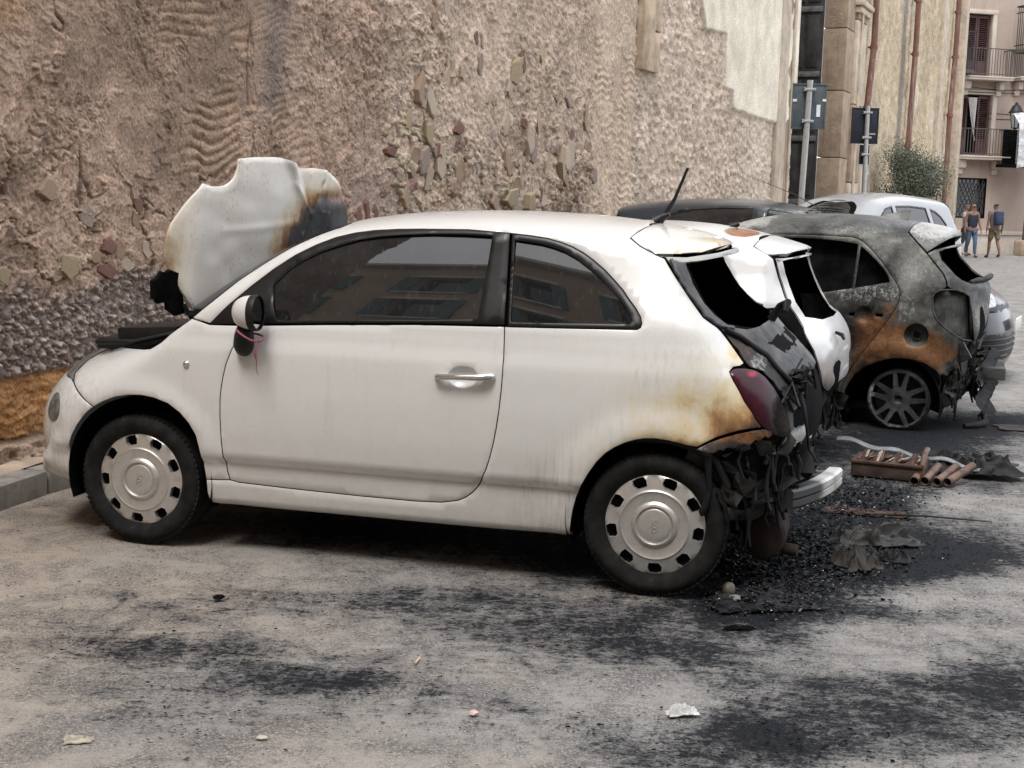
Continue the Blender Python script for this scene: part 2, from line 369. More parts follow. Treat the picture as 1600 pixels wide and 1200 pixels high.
# ------------------------------------------------------------ materials
class NT:
    def __init__(s, name):
        s.mat = bpy.data.materials.new(name); s.mat.use_nodes = True; s.t = s.mat.node_tree; s.t.nodes.clear()
        s.out = s.t.nodes.new('ShaderNodeOutputMaterial'); s._tc = None
    def n(s, typ, ins=None, **pr):
        nd = s.t.nodes.new('ShaderNode'+typ)
        for k, v in pr.items(): setattr(nd, k, v)
        for k, v in (ins or {}).items():
            if isinstance(v, bpy.types.NodeSocket): s.t.links.new(v, nd.inputs[k])
            elif isinstance(v, bpy.types.Node): s.t.links.new(v.outputs[0], nd.inputs[k])
            elif v is not None:
                i = nd.inputs[k]
                if i.type == 'RGBA' and len(v) == 3: v = (*v, 1)
                i.default_value = v
        return nd
    @property
    def obj(s):
        if s._tc is None: s._tc = s.n('TexCoord')
        return s._tc.outputs['Object']
    def geo(s): return s.n('NewGeometry').outputs['Position']
    def m(s, op, a, b=None, c=None, clamp=False):
        nd = s.n('Math', {0: a}, operation=op, use_clamp=clamp)
        if b is not None: s._set(nd, 1, b)
        if c is not None: s._set(nd, 2, c)
        return nd.outputs[0]
    def _set(s, nd, i, v):
        if isinstance(v, bpy.types.NodeSocket): s.t.links.new(v, nd.inputs[i])
        else: nd.inputs[i].default_value = v
    def noise(s, vec, scale=5, det=4, rough=.55, dist=0, color=False):
        nd = s.n('TexNoise', {'Vector': vec, 'Scale': scale, 'Detail': det, 'Roughness': rough, 'Distortion': dist}); return nd.outputs[1 if color else 0]
    def vor(s, vec, scale=5, feature='F1', out=0, rand=1.0):
        nd = s.n('TexVoronoi', {'Vector': vec, 'Scale': scale, 'Randomness': rand}, feature=feature); return nd.outputs[out]
    def scale(s, vec, sc, loc=(0, 0, 0), rot=(0, 0, 0)):
        return s.n('Mapping', {'Vector': vec, 'Scale': sc, 'Location': loc, 'Rotation': rot}).outputs[0]
    def mr(s, v, a, b, c=0., d=1., smooth=True):
        return s.n('MapRange', {'Value': v, 'From Min': a, 'From Max': b, 'To Min': c, 'To Max': d}, interpolation_type='SMOOTHSTEP' if smooth else 'LINEAR').outputs[0]
    def ramp(s, f, stops, interp='LINEAR'):
        nd = s.n('ValToRGB', {'Fac': f}); r = nd.color_ramp; r.interpolation = interp
        while len(r.elements) > 1: r.elements.remove(r.elements[-1])
        for i, (p, c) in enumerate(stops):
            e = r.elements[0] if i == 0 else r.elements.new(p)
            e.position = p; e.color = (*c, 1) if len(c) == 3 else c
        return nd.outputs[0]
    def mix(s, f, a, b, blend='MIX'):
        nd = s.n('Mix', data_type='RGBA', blend_type=blend)
        for k, v in (('Factor', f), (6, a), (7, b)):
            if isinstance(v, bpy.types.NodeSocket): s.t.links.new(v, nd.inputs[k])
            else: nd.inputs[k].default_value = v if isinstance(v, (int, float)) else ((*v, 1) if len(v) == 3 else v)
        return nd.outputs[2]
    def sep(s, vec): nd = s.n('SeparateXYZ', {0: vec}); return nd.outputs
    def bump(s, h, strength=.3, dist=.01, normal=None):
        return s.n('Bump', {'Height': h, 'Strength': strength, 'Distance': dist, 'Normal': normal}).outputs[0]
    def spot(s, vec, c, r, warp=None):
        """1 at c falling to 0 at the ellipsoid of radii r"""
        a = s.n('VectorMath', {0: vec, 1: c}, operation='SUBTRACT').outputs[0]
        a = s.n('VectorMath', {0: a, 1: tuple(1/q for q in r)}, operation='MULTIPLY').outputs[0]
        l = s.n('VectorMath', {0: a}, operation='LENGTH').outputs['Value']
        return s.m('SUBTRACT', 1.0, l)
    def done(s, color=(.5, .5, .5), rough=.5, metal=0., normal=None, spec=.5, coat=0., **ex):
        ins = {'Base Color': color, 'Roughness': rough, 'Metallic': metal, 'Normal': normal, 'Specular IOR Level': spec, 'Coat Weight': coat}
        ins.update(ex); b = s.n('BsdfPrincipled', ins); s.t.links.new(b.outputs[0], s.out.inputs[0]); s.bsdf = b; return s.mat
def simple(name, color, rough=.5, metal=0., spec=.5, coat=0., var=.12, vscale=12, bump=0., bscale=60):
    t = NT(name); n = t.noise(t.obj, vscale, 5, .6)
    c = t.mix(t.mr(n, .3, .7), tuple(q*(1-var) for q in color), tuple(min(1, q*(1+var)) for q in color))
    nb = t.bump(t.noise(t.obj, bscale, 4), bump, .004) if bump else None
    r = t.mr(n, .3, .7, max(0, rough-.06), min(1, rough+.06))
    return t.done(c, r, metal, nb, spec, coat)

BURN = [(0., (.80, .785, .75)), (.18, (.78, .755, .69)), (.34, (.66, .58, .42)), (.5, (.42, .27, .13)), (.64, (.16, .085, .045)), (.78, (.04, .03, .027)), (1., (.02, .02, .022))]
def paint(name, base=(.80, .785, .76), spots=(), dirt=1., stops=None, coat=.6, rust=(), specks=.35, runs=()):
    """dirty white paint, scorched round the given spots (car coordinates)"""
    t = NT(name); v = t.obj; x, y, z = t.sep(v)
    wv = t.scale(v, (2.5, 2.5, .9))
    nl = t.noise(v, 3.2, 6, .62); ns = t.noise(v, 17, 5, .65); nf = t.noise(v, 130, 3, .6)
    streak = t.noise(t.scale(v, (26, 26, 1.6)), 1.5, 4, .6)
    col = base
    # road film: grows towards the sills and round the wheels
    low = t.mr(z, .75, .12)
    film = t.m('MULTIPLY', t.m('ADD', t.m('MULTIPLY', low, .38), .10), t.mr(ns, .25, .75, .5, 1.2))
    film = t.m('MULTIPLY', film, dirt)
    col = t.mix(film, col, (.37, .335, .285))
    st = t.m('MULTIPLY', t.m('MULTIPLY', t.mr(streak, .52, .75), t.mr(nl, .35, .65)), .30*dirt)
    col = t.mix(st, col, (.45, .40, .33))
    # runs of washed-down soot where given
    for c, r_, g in runs:
        rm = t.m('MULTIPLY', t.mr(t.spot(v, c, r_), 0, .8, 0, 1), g); st2 = t.noise(t.scale(v, (44, 44, 1.3)), 1.4, 5, .7)
        col = t.mix(t.m('MULTIPLY', t.mr(st2, .46, .66), rm), col, (.20, .165, .125)); col = t.mix(t.m('MULTIPLY', t.mr(st2, .40, .30), t.m('MULTIPLY', rm, .7)), col, (.78, .76, .70))
        scr = t.noise(t.scale(v, (3, 3, 26), rot=(0, R(28), 0)), 2.2, 3, .5, 1.0); col = t.mix(t.m('MULTIPLY', t.mr(scr, .665, .69), t.m('MULTIPLY', rm, .8)), col, (.74, .70, .60))
    # fine soot specks
    sp = t.m('MULTIPLY', t.mr(t.noise(t.scale(v, (90, 90, 55)), 1, 2, .5), .60, .68), t.m('MULTIPLY', t.mr(nl, .40, .62), specks*dirt))
    col = t.mix(sp, col, (.16, .145, .125))
    burn = None
    for c, r, g in spots:
        b = t.m('MULTIPLY', t.mr(t.spot(v, c, r), 0, 1, 0, 1, False), g)
        burn = b if burn is None else t.m('MAXIMUM', burn, b)
    rough = t.mr(film, 0, .5, .22, .5)
    if burn is not None:
        b2 = t.m('ADD', burn, t.m('MULTIPLY', t.m('MULTIPLY', t.m('SUBTRACT', t.noise(v, 6, 9, .68, .4), .5), .75), t.mr(burn, 0, .25)))
        b2 = t.m('ADD', b2, t.m('MULTIPLY', t.m('MULTIPLY', t.m('SUBTRACT', streak, .5), .22), t.mr(burn, 0, .2)))
        ramp = t.ramp(b2, stops or BURN)
        col = t.mix(t.mr(b2, .02, .2), col, ramp)
        rough = t.m('ADD', rough, t.m('MULTIPLY', t.mr(b2, .2, .8), .35))
        flake = t.m('MULTIPLY', t.mr(t.noise(v, 11, 8, .72, .5), .56, .60), t.mr(b2, .62, .9)); col = t.mix(t.m('MULTIPLY', flake, .8), col, (.15, .145, .14))
    ru = None
    for c, r, g in rust:
        b = t.m('MULTIPLY', t.mr(t.spot(v, c, r), 0, .6, 0, 1), g); ru = b if ru is None else t.m('MAXIMUM', ru, b)
    if ru is not None:
        rc = t.mix(t.mr(ns, .3, .7), (.36, .13, .035), (.17, .07, .03))
        col = t.mix(t.mr(t.m('ADD', ru, t.m('MULTIPLY', t.m('SUBTRACT', nl, .5), .9)), .35, .6), col, rc)
    bp = t.bump(t.m('ADD', t.m('MULTIPLY', nf, .15), t.m('MULTIPLY', nl, .3)), .05, .01)
    if burn is not None: bp = t.bump(ns, t.m('MULTIPLY', t.mr(burn, .35, .9), .35), .008, bp)
    cw = coat if burn is None else t.mr(burn, .1, .6, coat, 0.)
    return t.done(col, rough, 0, bp, .5, cw, **{'Coat Roughness': .08})
def burnt_metal(name, spots_rust=(), ash=(), tone=((.04, .042, .04), (.135, .138, .128)), dark=.0, spec=.3, sheen=0.):
    """bare steel after a fire: grey-green oxide, soot, soft rust and pale ash"""
    t = NT(name); v = t.obj
    n1 = t.noise(v, 2.6, 9, .60, .5); n2 = t.noise(v, 13, 7, .7, .3); n3 = t.noise(t.scale(v, (34, 34, 6)), 1.6, 5, .65); n4 = t.noise(v, 60, 4, .7)
    k0 = t.m('ADD', n1, t.m('MULTIPLY', t.m('SUBTRACT', n2, .5), .35)); k0 = t.m('ADD', k0, t.m('MULTIPLY', t.m('SUBTRACT', n3, .5), .12))
    col = t.ramp(k0, [(.30, (.014, .013, .013)), (.43, tone[0]), (.58, tone[1]), (.74, tuple(min(.4, q*1.9) for q in tone[1]))])
    col = t.mix(t.mr(n4, .55, .75, 0, .5), col, (.02, .019, .018))
    ru = None
    for c, r, g in spots_rust:
        b = t.m('MULTIPLY', t.mr(t.spot(v, c, r), 0, .7, 0, 1), g); ru = b if ru is None else t.m('MAXIMUM', ru, b)
    if ru is not None:
        kk = t.m('ADD', ru, t.m('MULTIPLY', t.m('SUBTRACT', n1, .5), 1.2)); kk = t.m('ADD', kk, t.m('MULTIPLY', t.m('SUBTRACT', n2, .5), .5)); k = t.mr(kk, .25, .80)
        rc = t.ramp(t.m('ADD', t.m('ADD', t.m('MULTIPLY', n1, .5), t.m('MULTIPLY', n2, .5)), t.m('MULTIPLY', t.m('SUBTRACT', n4, .5), .3)), [(.3, (.035, .020, .015)), (.45, (.105, .050, .025)), (.6, (.20, .092, .036)), (.78, (.25, .135, .065))])
        col = t.mix(t.m('MULTIPLY', k, .92), col, rc)
    a = None
    for c, r, g in ash:
        b = t.m('MULTIPLY', t.mr(t.spot(v, c, r), 0, .6, 0, 1), g); a = b if a is None else t.m('MAXIMUM', a, b)
    if a is not None:
        k = t.mr(t.m('ADD', a, t.m('ADD', t.m('MULTIPLY', t.m('SUBTRACT', n2, .5), 1.3), t.m('ADD', t.m('MULTIPLY', t.m('SUBTRACT', n3, .5), .9), t.m('MULTIPLY', t.m('SUBTRACT', n4, .5), 1.5)))), .40, 1.15)
        col = t.mix(t.m('MULTIPLY', k, .8), col, (.46, .455, .435))
    if dark: col = t.mix(dark, col, (.008, .008, .009))
    bp = t.bump(t.m('ADD', n2, t.m('ADD', t.m('MULTIPLY', n3, .4), t.m('MULTIPLY', n4, .4))), .4, .012)
    return t.done(col, t.mr(n2, .3, .7, .5-.14*(sheen > 0), .85-.2*(sheen > 0)), sheen, bp, spec)

M_ = {}
M_['soot'] = simple('soot_black', (.0055, .0055, .006), .95, 0, .04, var=.6, vscale=9, bump=.7, bscale=25)
M_['charred'] = burnt_metal('charred_steel', dark=.6, spec=.15)
M_['plastic'] = simple('black_plastic', (.010, .010, .011), .5, 0, .3, var=.3)
M_['trim'] = simple('window_trim', (.007, .007, .008), .38, 0, .35, var=.2)
def tyre_mat():
    t = NT('tyre_rubber'); v = t.obj; n = t.noise(v, 14, 5, .6); d = t.noise(v, 60, 4, .65)
    c = t.mix(t.mr(n, .35, .75), (.0085, .0085, .009), (.022, .021, .020)); c = t.mix(t.m('MULTIPLY', t.mr(d, .6, .72), .35), c, (.085, .075, .065))
    return t.done(c, .82, 0, t.bump(d, .3, .003), .15)
M_['tyre'] = tyre_mat()
def silver(name, base, rough=.38, metal=.75):
    t = NT(name); v = t.obj; n = t.noise(v, 18, 5, .6); f = t.noise(v, 120, 3)
    c = t.mix(t.mr(n, .45, .8), base, tuple(q*.72 for q in base)); c = t.mix(t.m('MULTIPLY', t.mr(f, .62, .72), .3), c, (.12, .09, .07))
    return t.done(c, t.mr(n, .3, .7, rough-.06, rough+.1), metal, t.bump(f, .04, .002), .5)
M_['cover'] = silver('silver_cover', (.60, .585, .56)); M_['chrome'] = silver('dull_chrome', (.72, .72, .70), .16, .95); M_['steel'] = silver('galvanised_steel', (.42, .43, .43), .45, .6)
def glass_dark(name, tint=(.010, .011, .012), see=.0):
    t = NT(name); v = t.obj; n = t.noise(v, 2.5, 5, .6); d = t.noise(t.scale(v, (40, 40, 5)), 1.5, 4)
    c = t.mix(t.mr(n, .4, .7), tint, tuple(q*1.6 for q in tint))
    c = t.mix(t.m('MULTIPLY', t.mr(d, .55, .8), .06), c, (.4, .36, .3))
    return t.done(c, t.mr(d, .5, .8, .01, .05), 0, t.bump(n, .003, .02), .72, 0)
M_['glass'] = glass_dark('tinted_glass')
def lampmat(name, c, rough=.2):
    t = NT(name); v = t.obj; w = t.noise(v, 30, 3); cc = t.mix(t.mr(w, .4, .6), c, tuple(q*.55 for q in c)); return t.done(cc, rough, 0, t.bump(w, .15, .004), .6, .3)
M_['headlamp'] = lampmat('headlamp_lens', (.16, .155, .15)); 
def vcol(name, rough=.92, bump=.6, scale=60, dist=.008, spec=.05, var=.42, fine=230):
    """base colour from the mesh's own colour layer, broken up with grain"""
    t = NT(name); v = t.obj; a = t.n('Attribute', attribute_name='col').outputs['Color']
    n = t.noise(v, scale, 6, .65); f = t.noise(v, fine, 3, .6); g = t.noise(v, 2.3, 5, .6)
    k = t.m('ADD', t.mr(n, .25, .75, 1-var, 1+var), t.m('MULTIPLY', t.m('SUBTRACT', f, .5), .35)); k = t.m('MULTIPLY', k, t.mr(g, .3, .7, .85, 1.15))
    c = t.mix(1.0, a, t.n('CombineColor', {0: k, 1: k, 2: k}).outputs[0], 'MULTIPLY')
    return t.done(c, rough, 0, t.bump(t.m('ADD', n, t.m('MULTIPLY', f, .4)), bump, dist), spec)
M_['wall'] = vcol('wall_stone')
M_['stone'] = None

# ------------------------------------------------------------ ground
SOOT_SHADE = [[1.361, 5.835, 0.46, 0.116, -0.158, -0.725, 1.25], [1.022, 5.222, 0.249, 0.022, -0.057, -0.318, 1.2], [0.427, 5.54, 0.446, -0.074, -0.025, -0.372, 0.95], [-0.277, 6.033, 0.938, -0.035, 0.02, -0.395, 0.65], [2.576, 8.855, 1.139, 0.409, -0.191, -0.685, 1.0], [1.829, 7.041, 0.511, 0.238, -0.15, -0.608, 0.85], [3.64, 9.79, 0.453, 0.069, -0.223, -0.62, 0.7], [1.262, 4.154, 0.505, -0.065, -0.061, -0.218, 0.6], [1.665, 4.359, 0.222, 0.016, -0.104, -0.294, 0.5], [0.5, 4.597, 0.383, -0.097, -0.025, -0.263, 0.6], [-0.075, 4.92, 0.54, -0.11, 0.007, -0.298, 0.42], [-1.385, 5.013, 0.461, 0.04, 0.064, -0.235, 0.32], [-1.323, 4.389, 0.45, 0.034, 0.071, -0.241, 0.4], [-0.803, 4.396, 0.648, -0.115, 0.065, -0.354, 0.36], [0.877, 3.792, 0.177, -0.138, -0.047, -0.227, 0.7], [0.569, 3.613, 0.238, 0.015, -0.02, -0.148, 0.5], [2.002, 5.789, 0.412, -0.029, -0.101, -0.308, 0.6], [-0.915, 3.772, 0.21, -0.032, 0.044, -0.182, 0.35], [-0.334, 4.016, 0.595, -0.029, 0.031, -0.346, 0.3], [1.119, 5.92, 0.237, 0.023, -0.107, -0.611, 1.1], [-0.727, 5.07, 0.499, -0.03, 0.035, -0.24, 0.3], [1.714, 5.979, 0.381, 0.097, -0.088, -0.327, 0.9], [2.461, 10.2, 0.411, 0.067, -0.142, -0.613, 1.0], [3.046, 9.699, 0.644, 0.099, -0.185, -0.609, 0.9], [-1.895, 5.422, 0.441, 0.042, 0.205, -0.597, -0.3], [-1.289, 5.685, 0.329, 0.032, 0.088, -0.39, -0.15], [1.816, 5.381, 0.355, 0.031, -0.085, -0.269, -0.15], [0.417, 3.935, 0.29, -0.014, -0.016, -0.174, -0.22], [2.383, 6.953, 0.46, 0.051, -0.207, -0.633, -0.3], [-0.244, 5.382, 0.316, -0.02, 0.008, -0.164, -0.1], [1.552, 5.016, 0.443, -0.001, -0.057, -0.198, -0.2], [6.768, 18.988, 1.541, 0.433, -1.934, -5.521, -0.5]]  # soot patches, with under-car shade of the near car painted in among them
SOOT_SHADE += [[2.123, 6.253, 0.502, 0.116, -0.15, -0.466, 0.55], [1.576, 5.099, 0.494, -0.016, -0.052, -0.18, 0.4], [2.771, 7.474, 0.42, 0.05, -0.149, -0.42, 0.45], [1.924, 6.757, 0.333, 0.127, -0.083, -0.307, 0.55], [-0.474, 6.295, 1.012, -0.003, 0.025, -0.315, 0.55], [1.581, 7.332, 0.22, 0.026, -0.128, -0.627, 0.7], [-0.473, 4.175, 0.247, -0.054, 0.014, -0.124, 0.35], [-1.349, 3.946, 0.315, -0.008, 0.05, -0.15, 0.25], [0.217, 3.846, 0.3, -0.035, -0.006, -0.143, 0.35], [0.655, 4.941, 0.286, -0.026, -0.02, -0.17, 0.35], [1.043, 3.851, 0.408, 0.079, -0.035, -0.144, 0.35]]  # more soot, and a wide ellipse painting shade beneath the near car
def build_ground():
    def axis(a, b, lo, hi, fine, grow=1.25):
        fwd = list(np.arange(lo, hi+1e-6, fine)); st = fine; q = fwd[-1]
        while q < b: st *= grow; q += st; fwd.append(min(q, b))
        st = fine; q = lo; back = []
        while q > a: st *= grow; q -= st; back.append(max(q, a))
        return np.array(back[::-1]+fwd)
    X = axis(-70, 130, -3.2, 7.0, .045); Y = axis(-60, 220, 3.0, 12.5, .045)
    gx, gy = np.meshgrid(X, Y, indexing='ij'); s = .20+.16*fbm(gx*.9, gy*.9, 4, 77)
    wx = gx+.25*fbm(gx*1.3, gy*1.3, 3, 1); wy = gy+.25*fbm(gx*1.3, gy*1.3, 3, 2)
    for cx, cy, ax, ay, bx, by, st in SOOT_SHADE:
        det = ax*by-ay*bx; dx, dy = wx-cx, wy-cy; u = (dx*by-dy*bx)/det; v = (ax*dy-ay*dx)/det
        s = s+st*np.exp(-(u*u+v*v)*1.1)
    far = sstep(9, 16, gy); s = s*(1-.75*far)
    z = .010*fbm(gx*.8, gy*.8, 3, 5)*(1-sstep(9, 20, np.hypot(gx, gy-6)))-.006
    z = z+.005*np.clip(s, 0, 1)*fbm(gx*9, gy*9, 3, 6)
    V = np.stack([gx.ravel(), gy.ravel(), z.ravel()], 1)
    t = NT('asphalt_soot_shade'); p = t.geo(); sa = t.n('Attribute', attribute_name='soot').outputs['Fac']
    n0 = t.noise(p, .55, 5, .6); n1 = t.noise(p, 3.5, 6, .68, .5); nm = t.noise(p, 11, 6, .7, .3); nstr = t.m('MULTIPLY', t.m('ADD', t.noise(t.scale(p, (1.3, 4.2, 1), rot=(0, 0, R(-16))), 1.5, 9, .74, 1.8), t.noise(t.scale(p, (3.6, 1.6, 1), rot=(0, 0, R(-35))), 1.3, 8, .72, 1.4)), .5)
    n2 = t.noise(t.scale(p, (1, 1.35, 1), rot=(0, 0, R(25))), 34, 6, .78, .6); n3 = t.noise(p, 95, 4, .75); vc = t.n('TexVoronoi', {'Vector': p, 'Scale': 135.0}); cell = t.n('SeparateColor', {0: vc.outputs['Color']}).outputs[0]; gr = vc.outputs['Distance']
    pos = t.sep(p); warm = t.mr(t.m('ADD', t.m('MULTIPLY', pos[0], -.22), t.m('MULTIPLY', t.m('SUBTRACT', n0, .5), 2.4)), -.25, .75)
    base = t.mix(warm, (.225, .218, .21), (.315, .250, .195)); base = t.mix(t.mr(n1, .3, .72), t.mix(.32, base, (.13, .125, .12)), t.mix(.38, base, (.42, .385, .34)))
    dust = t.mr(t.m('ADD', n1, t.m('MULTIPLY', t.m('SUBTRACT', nm, .5), .8)), .38, .62); gk = t.m('SUBTRACT', 1.0, t.m('MULTIPLY', dust, .6)); base = t.mix(t.m('MULTIPLY', t.mr(cell, .6, 1, 0, .7, False), gk), base, (.44, .41, .375)); base = t.mix(t.m('MULTIPLY', t.mr(cell, .30, 0, 0, .7, False), gk), base, (.085, .082, .08)); base = t.mix(t.m('MULTIPLY', t.mr(gr, .42, .62, 0, .5), gk), base, (.07, .067, .065)); base = t.mix(t.mr(n3, .58, .74, 0, .5), base, (.10, .097, .094)); base = t.mix(t.m('MULTIPLY', dust, .35), base, t.mix(warm, (.305, .298, .288), (.385, .315, .245)))
    film = t.mr(t.m('ADD', sa, t.m('MULTIPLY', t.m('SUBTRACT', nstr, .5), 2.2)), .05, .8); film = t.m('MULTIPLY', film, t.mr(nm, .25, .7, .65, 1.1))
    base = t.mix(t.m('MULTIPLY', film, .72), base, (.052, .055, .064))
    k = t.m('ADD', sa, t.m('MULTIPLY', t.m('SUBTRACT', nstr, .5), 2.4)); k = t.m('ADD', k, t.m('MULTIPLY', t.m('SUBTRACT', nm, .5), .9)); k = t.m('ADD', k, t.m('MULTIPLY', t.m('SUBTRACT', n2, .5), 2.6)); k = t.m('ADD', k, t.m('MULTIPLY', t.m('SUBTRACT', n3, .5), .9))
    bl = t.m('POWER', t.mr(k, .44, .98), 1.15)
    sc = t.mix(t.mr(n3, .42, .72), (.0055, .006, .008), (.020, .023, .030))
    col = t.mix(t.m('MULTIPLY', bl, .95), base, sc)
    h = t.m('ADD', t.m('MULTIPLY', gr, -.6), t.m('ADD', t.m('MULTIPLY', n3, .8), t.m('MULTIPLY', bl, .4)))
    mat = t.done(col, t.mr(bl, 0, 1, .92, .8), 0, t.bump(h, .8, .008), .08)
    npmesh('ground', V, grid_faces(len(X), len(Y)), mat, None, 180, {'soot': s.ravel()}, kind='structure')
build_ground()

# ------------------------------------------------------------ the old stone wall
W0 = np.array([-2.62, 7.0, 0]); WU = np.array([math.cos(R(66)), math.sin(R(66)), 0]); WN = np.array([WU[1], -WU[0], 0])
def wp(t, z, h=0): return W0[None]+np.multiply.outer(np.asarray(t, float), WU)+np.multiply.outer(np.asarray(h, float)*np.ones_like(np.asarray(t, float)), WN)+np.multiply.outer(np.asarray(z, float), np.array([0, 0, 1.]))
def wpt(t, z, h=0): return Vector(W0+WU*t+WN*h+np.array([0, 0, z]))
PLASTER = np.array([(12.12, 9), (12.12, 4.16), (12.35, 3.82), (13.36, 3.87), (13.42, 3.14), (13.83, 3.13), (13.88, 2.89), (16.21, 2.84), (17.9, 2.87), (17.9, 9)])
def pmask(t, z, poly, soft=.03, wob=.0, s=0):
    P = np.stack([np.ravel(t), np.ravel(z)], 1)
    if wob: P = P+wob*np.stack([fbm(P[:, 0]*4, P[:, 1]*4, 4, s), fbm(P[:, 0]*4, P[:, 1]*4, 4, s+3)], 1)
    d = polydist(P, np.asarray(poly, float))[0]; i = inpoly(P, np.asarray(poly, float)); return np.clip(.5+np.where(i, d, -d)/soft/2, 0, 1).reshape(np.shape(t))
def terr(x, lev, w=.02):
    """broken layers: steps with sharp ragged edges"""
    return sum(sstep(l-w, l+w, x) for l in lev)/len(lev)
def wall_field(t, z):
    f = fbm; k = lambda c: np.array(c); E = lambda m: m[..., None]
    n = f(t*2.2, z*2.2, 5, 40); n2 = f(t*9, z*9, 4, 41); n3 = f(t*26, z*26, 3, 42); wx = t+.10*f(t*3, z*3, 4, 43); wz = z+.10*f(t*3, z*3, 4, 45)
    lum = 1-np.abs(f(wx*9, wz*9, 4, 46)); pit = np.abs(f(wx*17, wz*17, 3, 47)); fine = f(t*48, z*48, 3, 48)
    h = .04*f(t*.9, z*.9, 3, 11)+.012*f(t*3.5, z*3.5, 4, 12)
    tl = terr(f(wx*1.7, wz*1.7, 6, 49, .6), (-.12, .10, .32), .012); h += .024*tl
    pt = sstep(-.03, .03, f(wx*.9, wz*1.2, 6, 57, .55)); rl = .22+.60*pt+.7*sstep(-.25, .35, f(t*.8, z*1.1, 3, 56)); h += .016*pt; h += rl*(.017*(lum**3-.4)-.012*sstep(.10, .0, pit)+.005*n3)+.002*fine
    col = np.ones(t.shape+(3,))*k((.375, .27, .203)); col = col*(1+.26*E(n))*(1+.20*E(n2))
    warm = E(sstep(.05, .5, f(t*1.1, z*1.1, 3, 44))); col = col*(1-warm*.55)+k((.43, .275, .165))*warm*.55
    col *= E(.82+.30*tl); col *= E(.93+.12*pt)
    # left: smeared mortar over blocks
    wl = 1-sstep(2.0, 2.6, t)
    f1, f2, c = voro(t*2.1+.30*n2+.35*n, z*2.9+.30*n2-.3*n, 5); jt = sstep(.06, .0, f2-f1)*wl*sstep(2.2, 1.6, z+.5*n)*sstep(.9, 1.05, z)*sstep(-.25, .1, f(t*3, z*3, 3, 50)); h -= .024*jt; col *= E(1-.35*jt); h += wl*.03*(c-.5)*sstep(1.75, 1.5, z)
    cr = np.exp(-(np.abs(f(t*1.3, z*1.0, 4, 51))/.010)**2)*sstep(.0, .3, f(t*2, z*2, 3, 52)); h -= .02*cr; col *= E(1-.5*cr)
    # scored wavy grooves, half worn away
    for i, (ta, tb, za, zb, per, amp, tilt) in enumerate(((1.20, 2.08, 1.58, 2.66, .070, .010, -.16), (2.28, 2.82, 1.62, 2.42, .058, .0055, -.10), (2.12, 2.82, 2.4, 3.2, .043, .003, -.2), (1.35, 2.15, 1.2, 1.55, .075, .010, 0.))):
        m = sstep(ta-.05, ta+.08, t+.22*n)*sstep(tb+.05, tb-.08, t+.22*n)*sstep(za-.08, za+.10, z+.15*n)*sstep(zb+.08, zb-.10, z+.15*n)
        ph = (z+tilt*(t-ta)+.026*np.sin(t*8.5+2.5*n+i)+.05*f(t*3, z*3, 3, 17)+.012*n2)/per; sft = .5+.5*np.sin(2*np.pi*ph); gate = sstep(-.28, .02, f(t*2.3, z*3.1, 4, 18+i))*(.85+.6*f(t*5, z*9, 3, 53))
        gate = np.clip(gate, 0, 1); h = h*(1-.6*m*gate)+m*gate*amp*1.05*(2*sft**.45-1.3); col = col*E(1-.5*(m*gate*(1-sstep(.0, .30, sft)))); mm = E(m*gate*.5); col = col*(1-mm)+mm*k((.43, .30, .20))*(.85+.2*E(n2))
    # smoother pinkish render in the middle with vertical score lines
    wb = sstep(2.1, 2.6, t)*sstep(4.2, 3.5, t+.3*n); col = col*E(1-.4*wb)+.4*E(wb)*k((.43, .325, .265))*(1+.25*E(n2))
    for tt, dp in ((2.09, .010), (2.83, .016), (3.02, .006), (3.6, .006)):
        g = np.exp(-((t-tt+.03*f(z*3, t, 4, 21))/.008)**2)*sstep(1.2, 1.5, z)*sstep(-.35, .1, f(t*2, z*2.5, 3, 54)); h -= dp*g; col *= E(1-.4*g)
    pl = sstep(2.82, 2.84, t+.02*n2)*sstep(3.15, 3.02, t+.16*n)*sstep(1.75, 1.85, z+.1*n); h -= .015*pl
    # rubble of stone chips bedded in mortar
    wc = sstep(3.5, 4.2, t+.35*n)*sstep(8.9, 8.0, t+.4*n)
    f1, f2, c = voro(t*7.5+.5*n2+.5*n, z*10+.5*f(t*6, z*6, 3, 22), 6, 1.0); e = f2-f1
    dens = sstep(-.05, .35, f(t*1.2, z*1.2, 3, 23)+.28-.34*np.abs(z-1.75)-.05*np.abs(t-5)); st_ = sstep(.04, .16, e)*sstep(.25, .4, c)
    h += wc*(st_*dens*(.004+.030*c)+.020*(1-np.abs(f(t*13, z*13, 4, 24)))-.012+.010*f(t*30, z*30, 3, 25))
    cc = np.ones(t.shape+(3,))*k((.475, .375, .295))*(1+.22*E(n2))*(1+.18*E(n)); sc = np.where(E(c < .40), k((.36, .26, .18)), np.where(E(c > .93), k((.24, .135, .105)), np.where(E(c > .8), k((.40, .335, .23)), k((.45, .355, .28)))))
    mk = E(st_*dens*.8); cc = cc*(1-mk)+sc*mk*(1+.2*E(n3)); cc *= E(1-.5*(dens*sstep(.07, .0, e)*sstep(.25, .4, c)))
    col = col*(1-E(wc))+cc*E(wc)
    # combed render
    wd = sstep(8.2, 8.5, t+.1*n)*sstep(9.8, 9.6, t); tri = np.abs(((t*3.2+.2*n) % 1)-.5)*2
    ph = (z+.045*tri+.04*f(t*3, z*3, 3, 26))/.085; gt = np.clip(sstep(-.2, .25, f(t*2, z*2, 3, 27)), 0, 1); h = h*(1-.5*wd)+wd*(.007*np.sin(2*np.pi*ph)*gt+.007*f(t*20, z*20, 3, 28)); col = col*(1-E(wd))+E(wd)*k((.50, .395, .305))*(1+.18*E(n2))
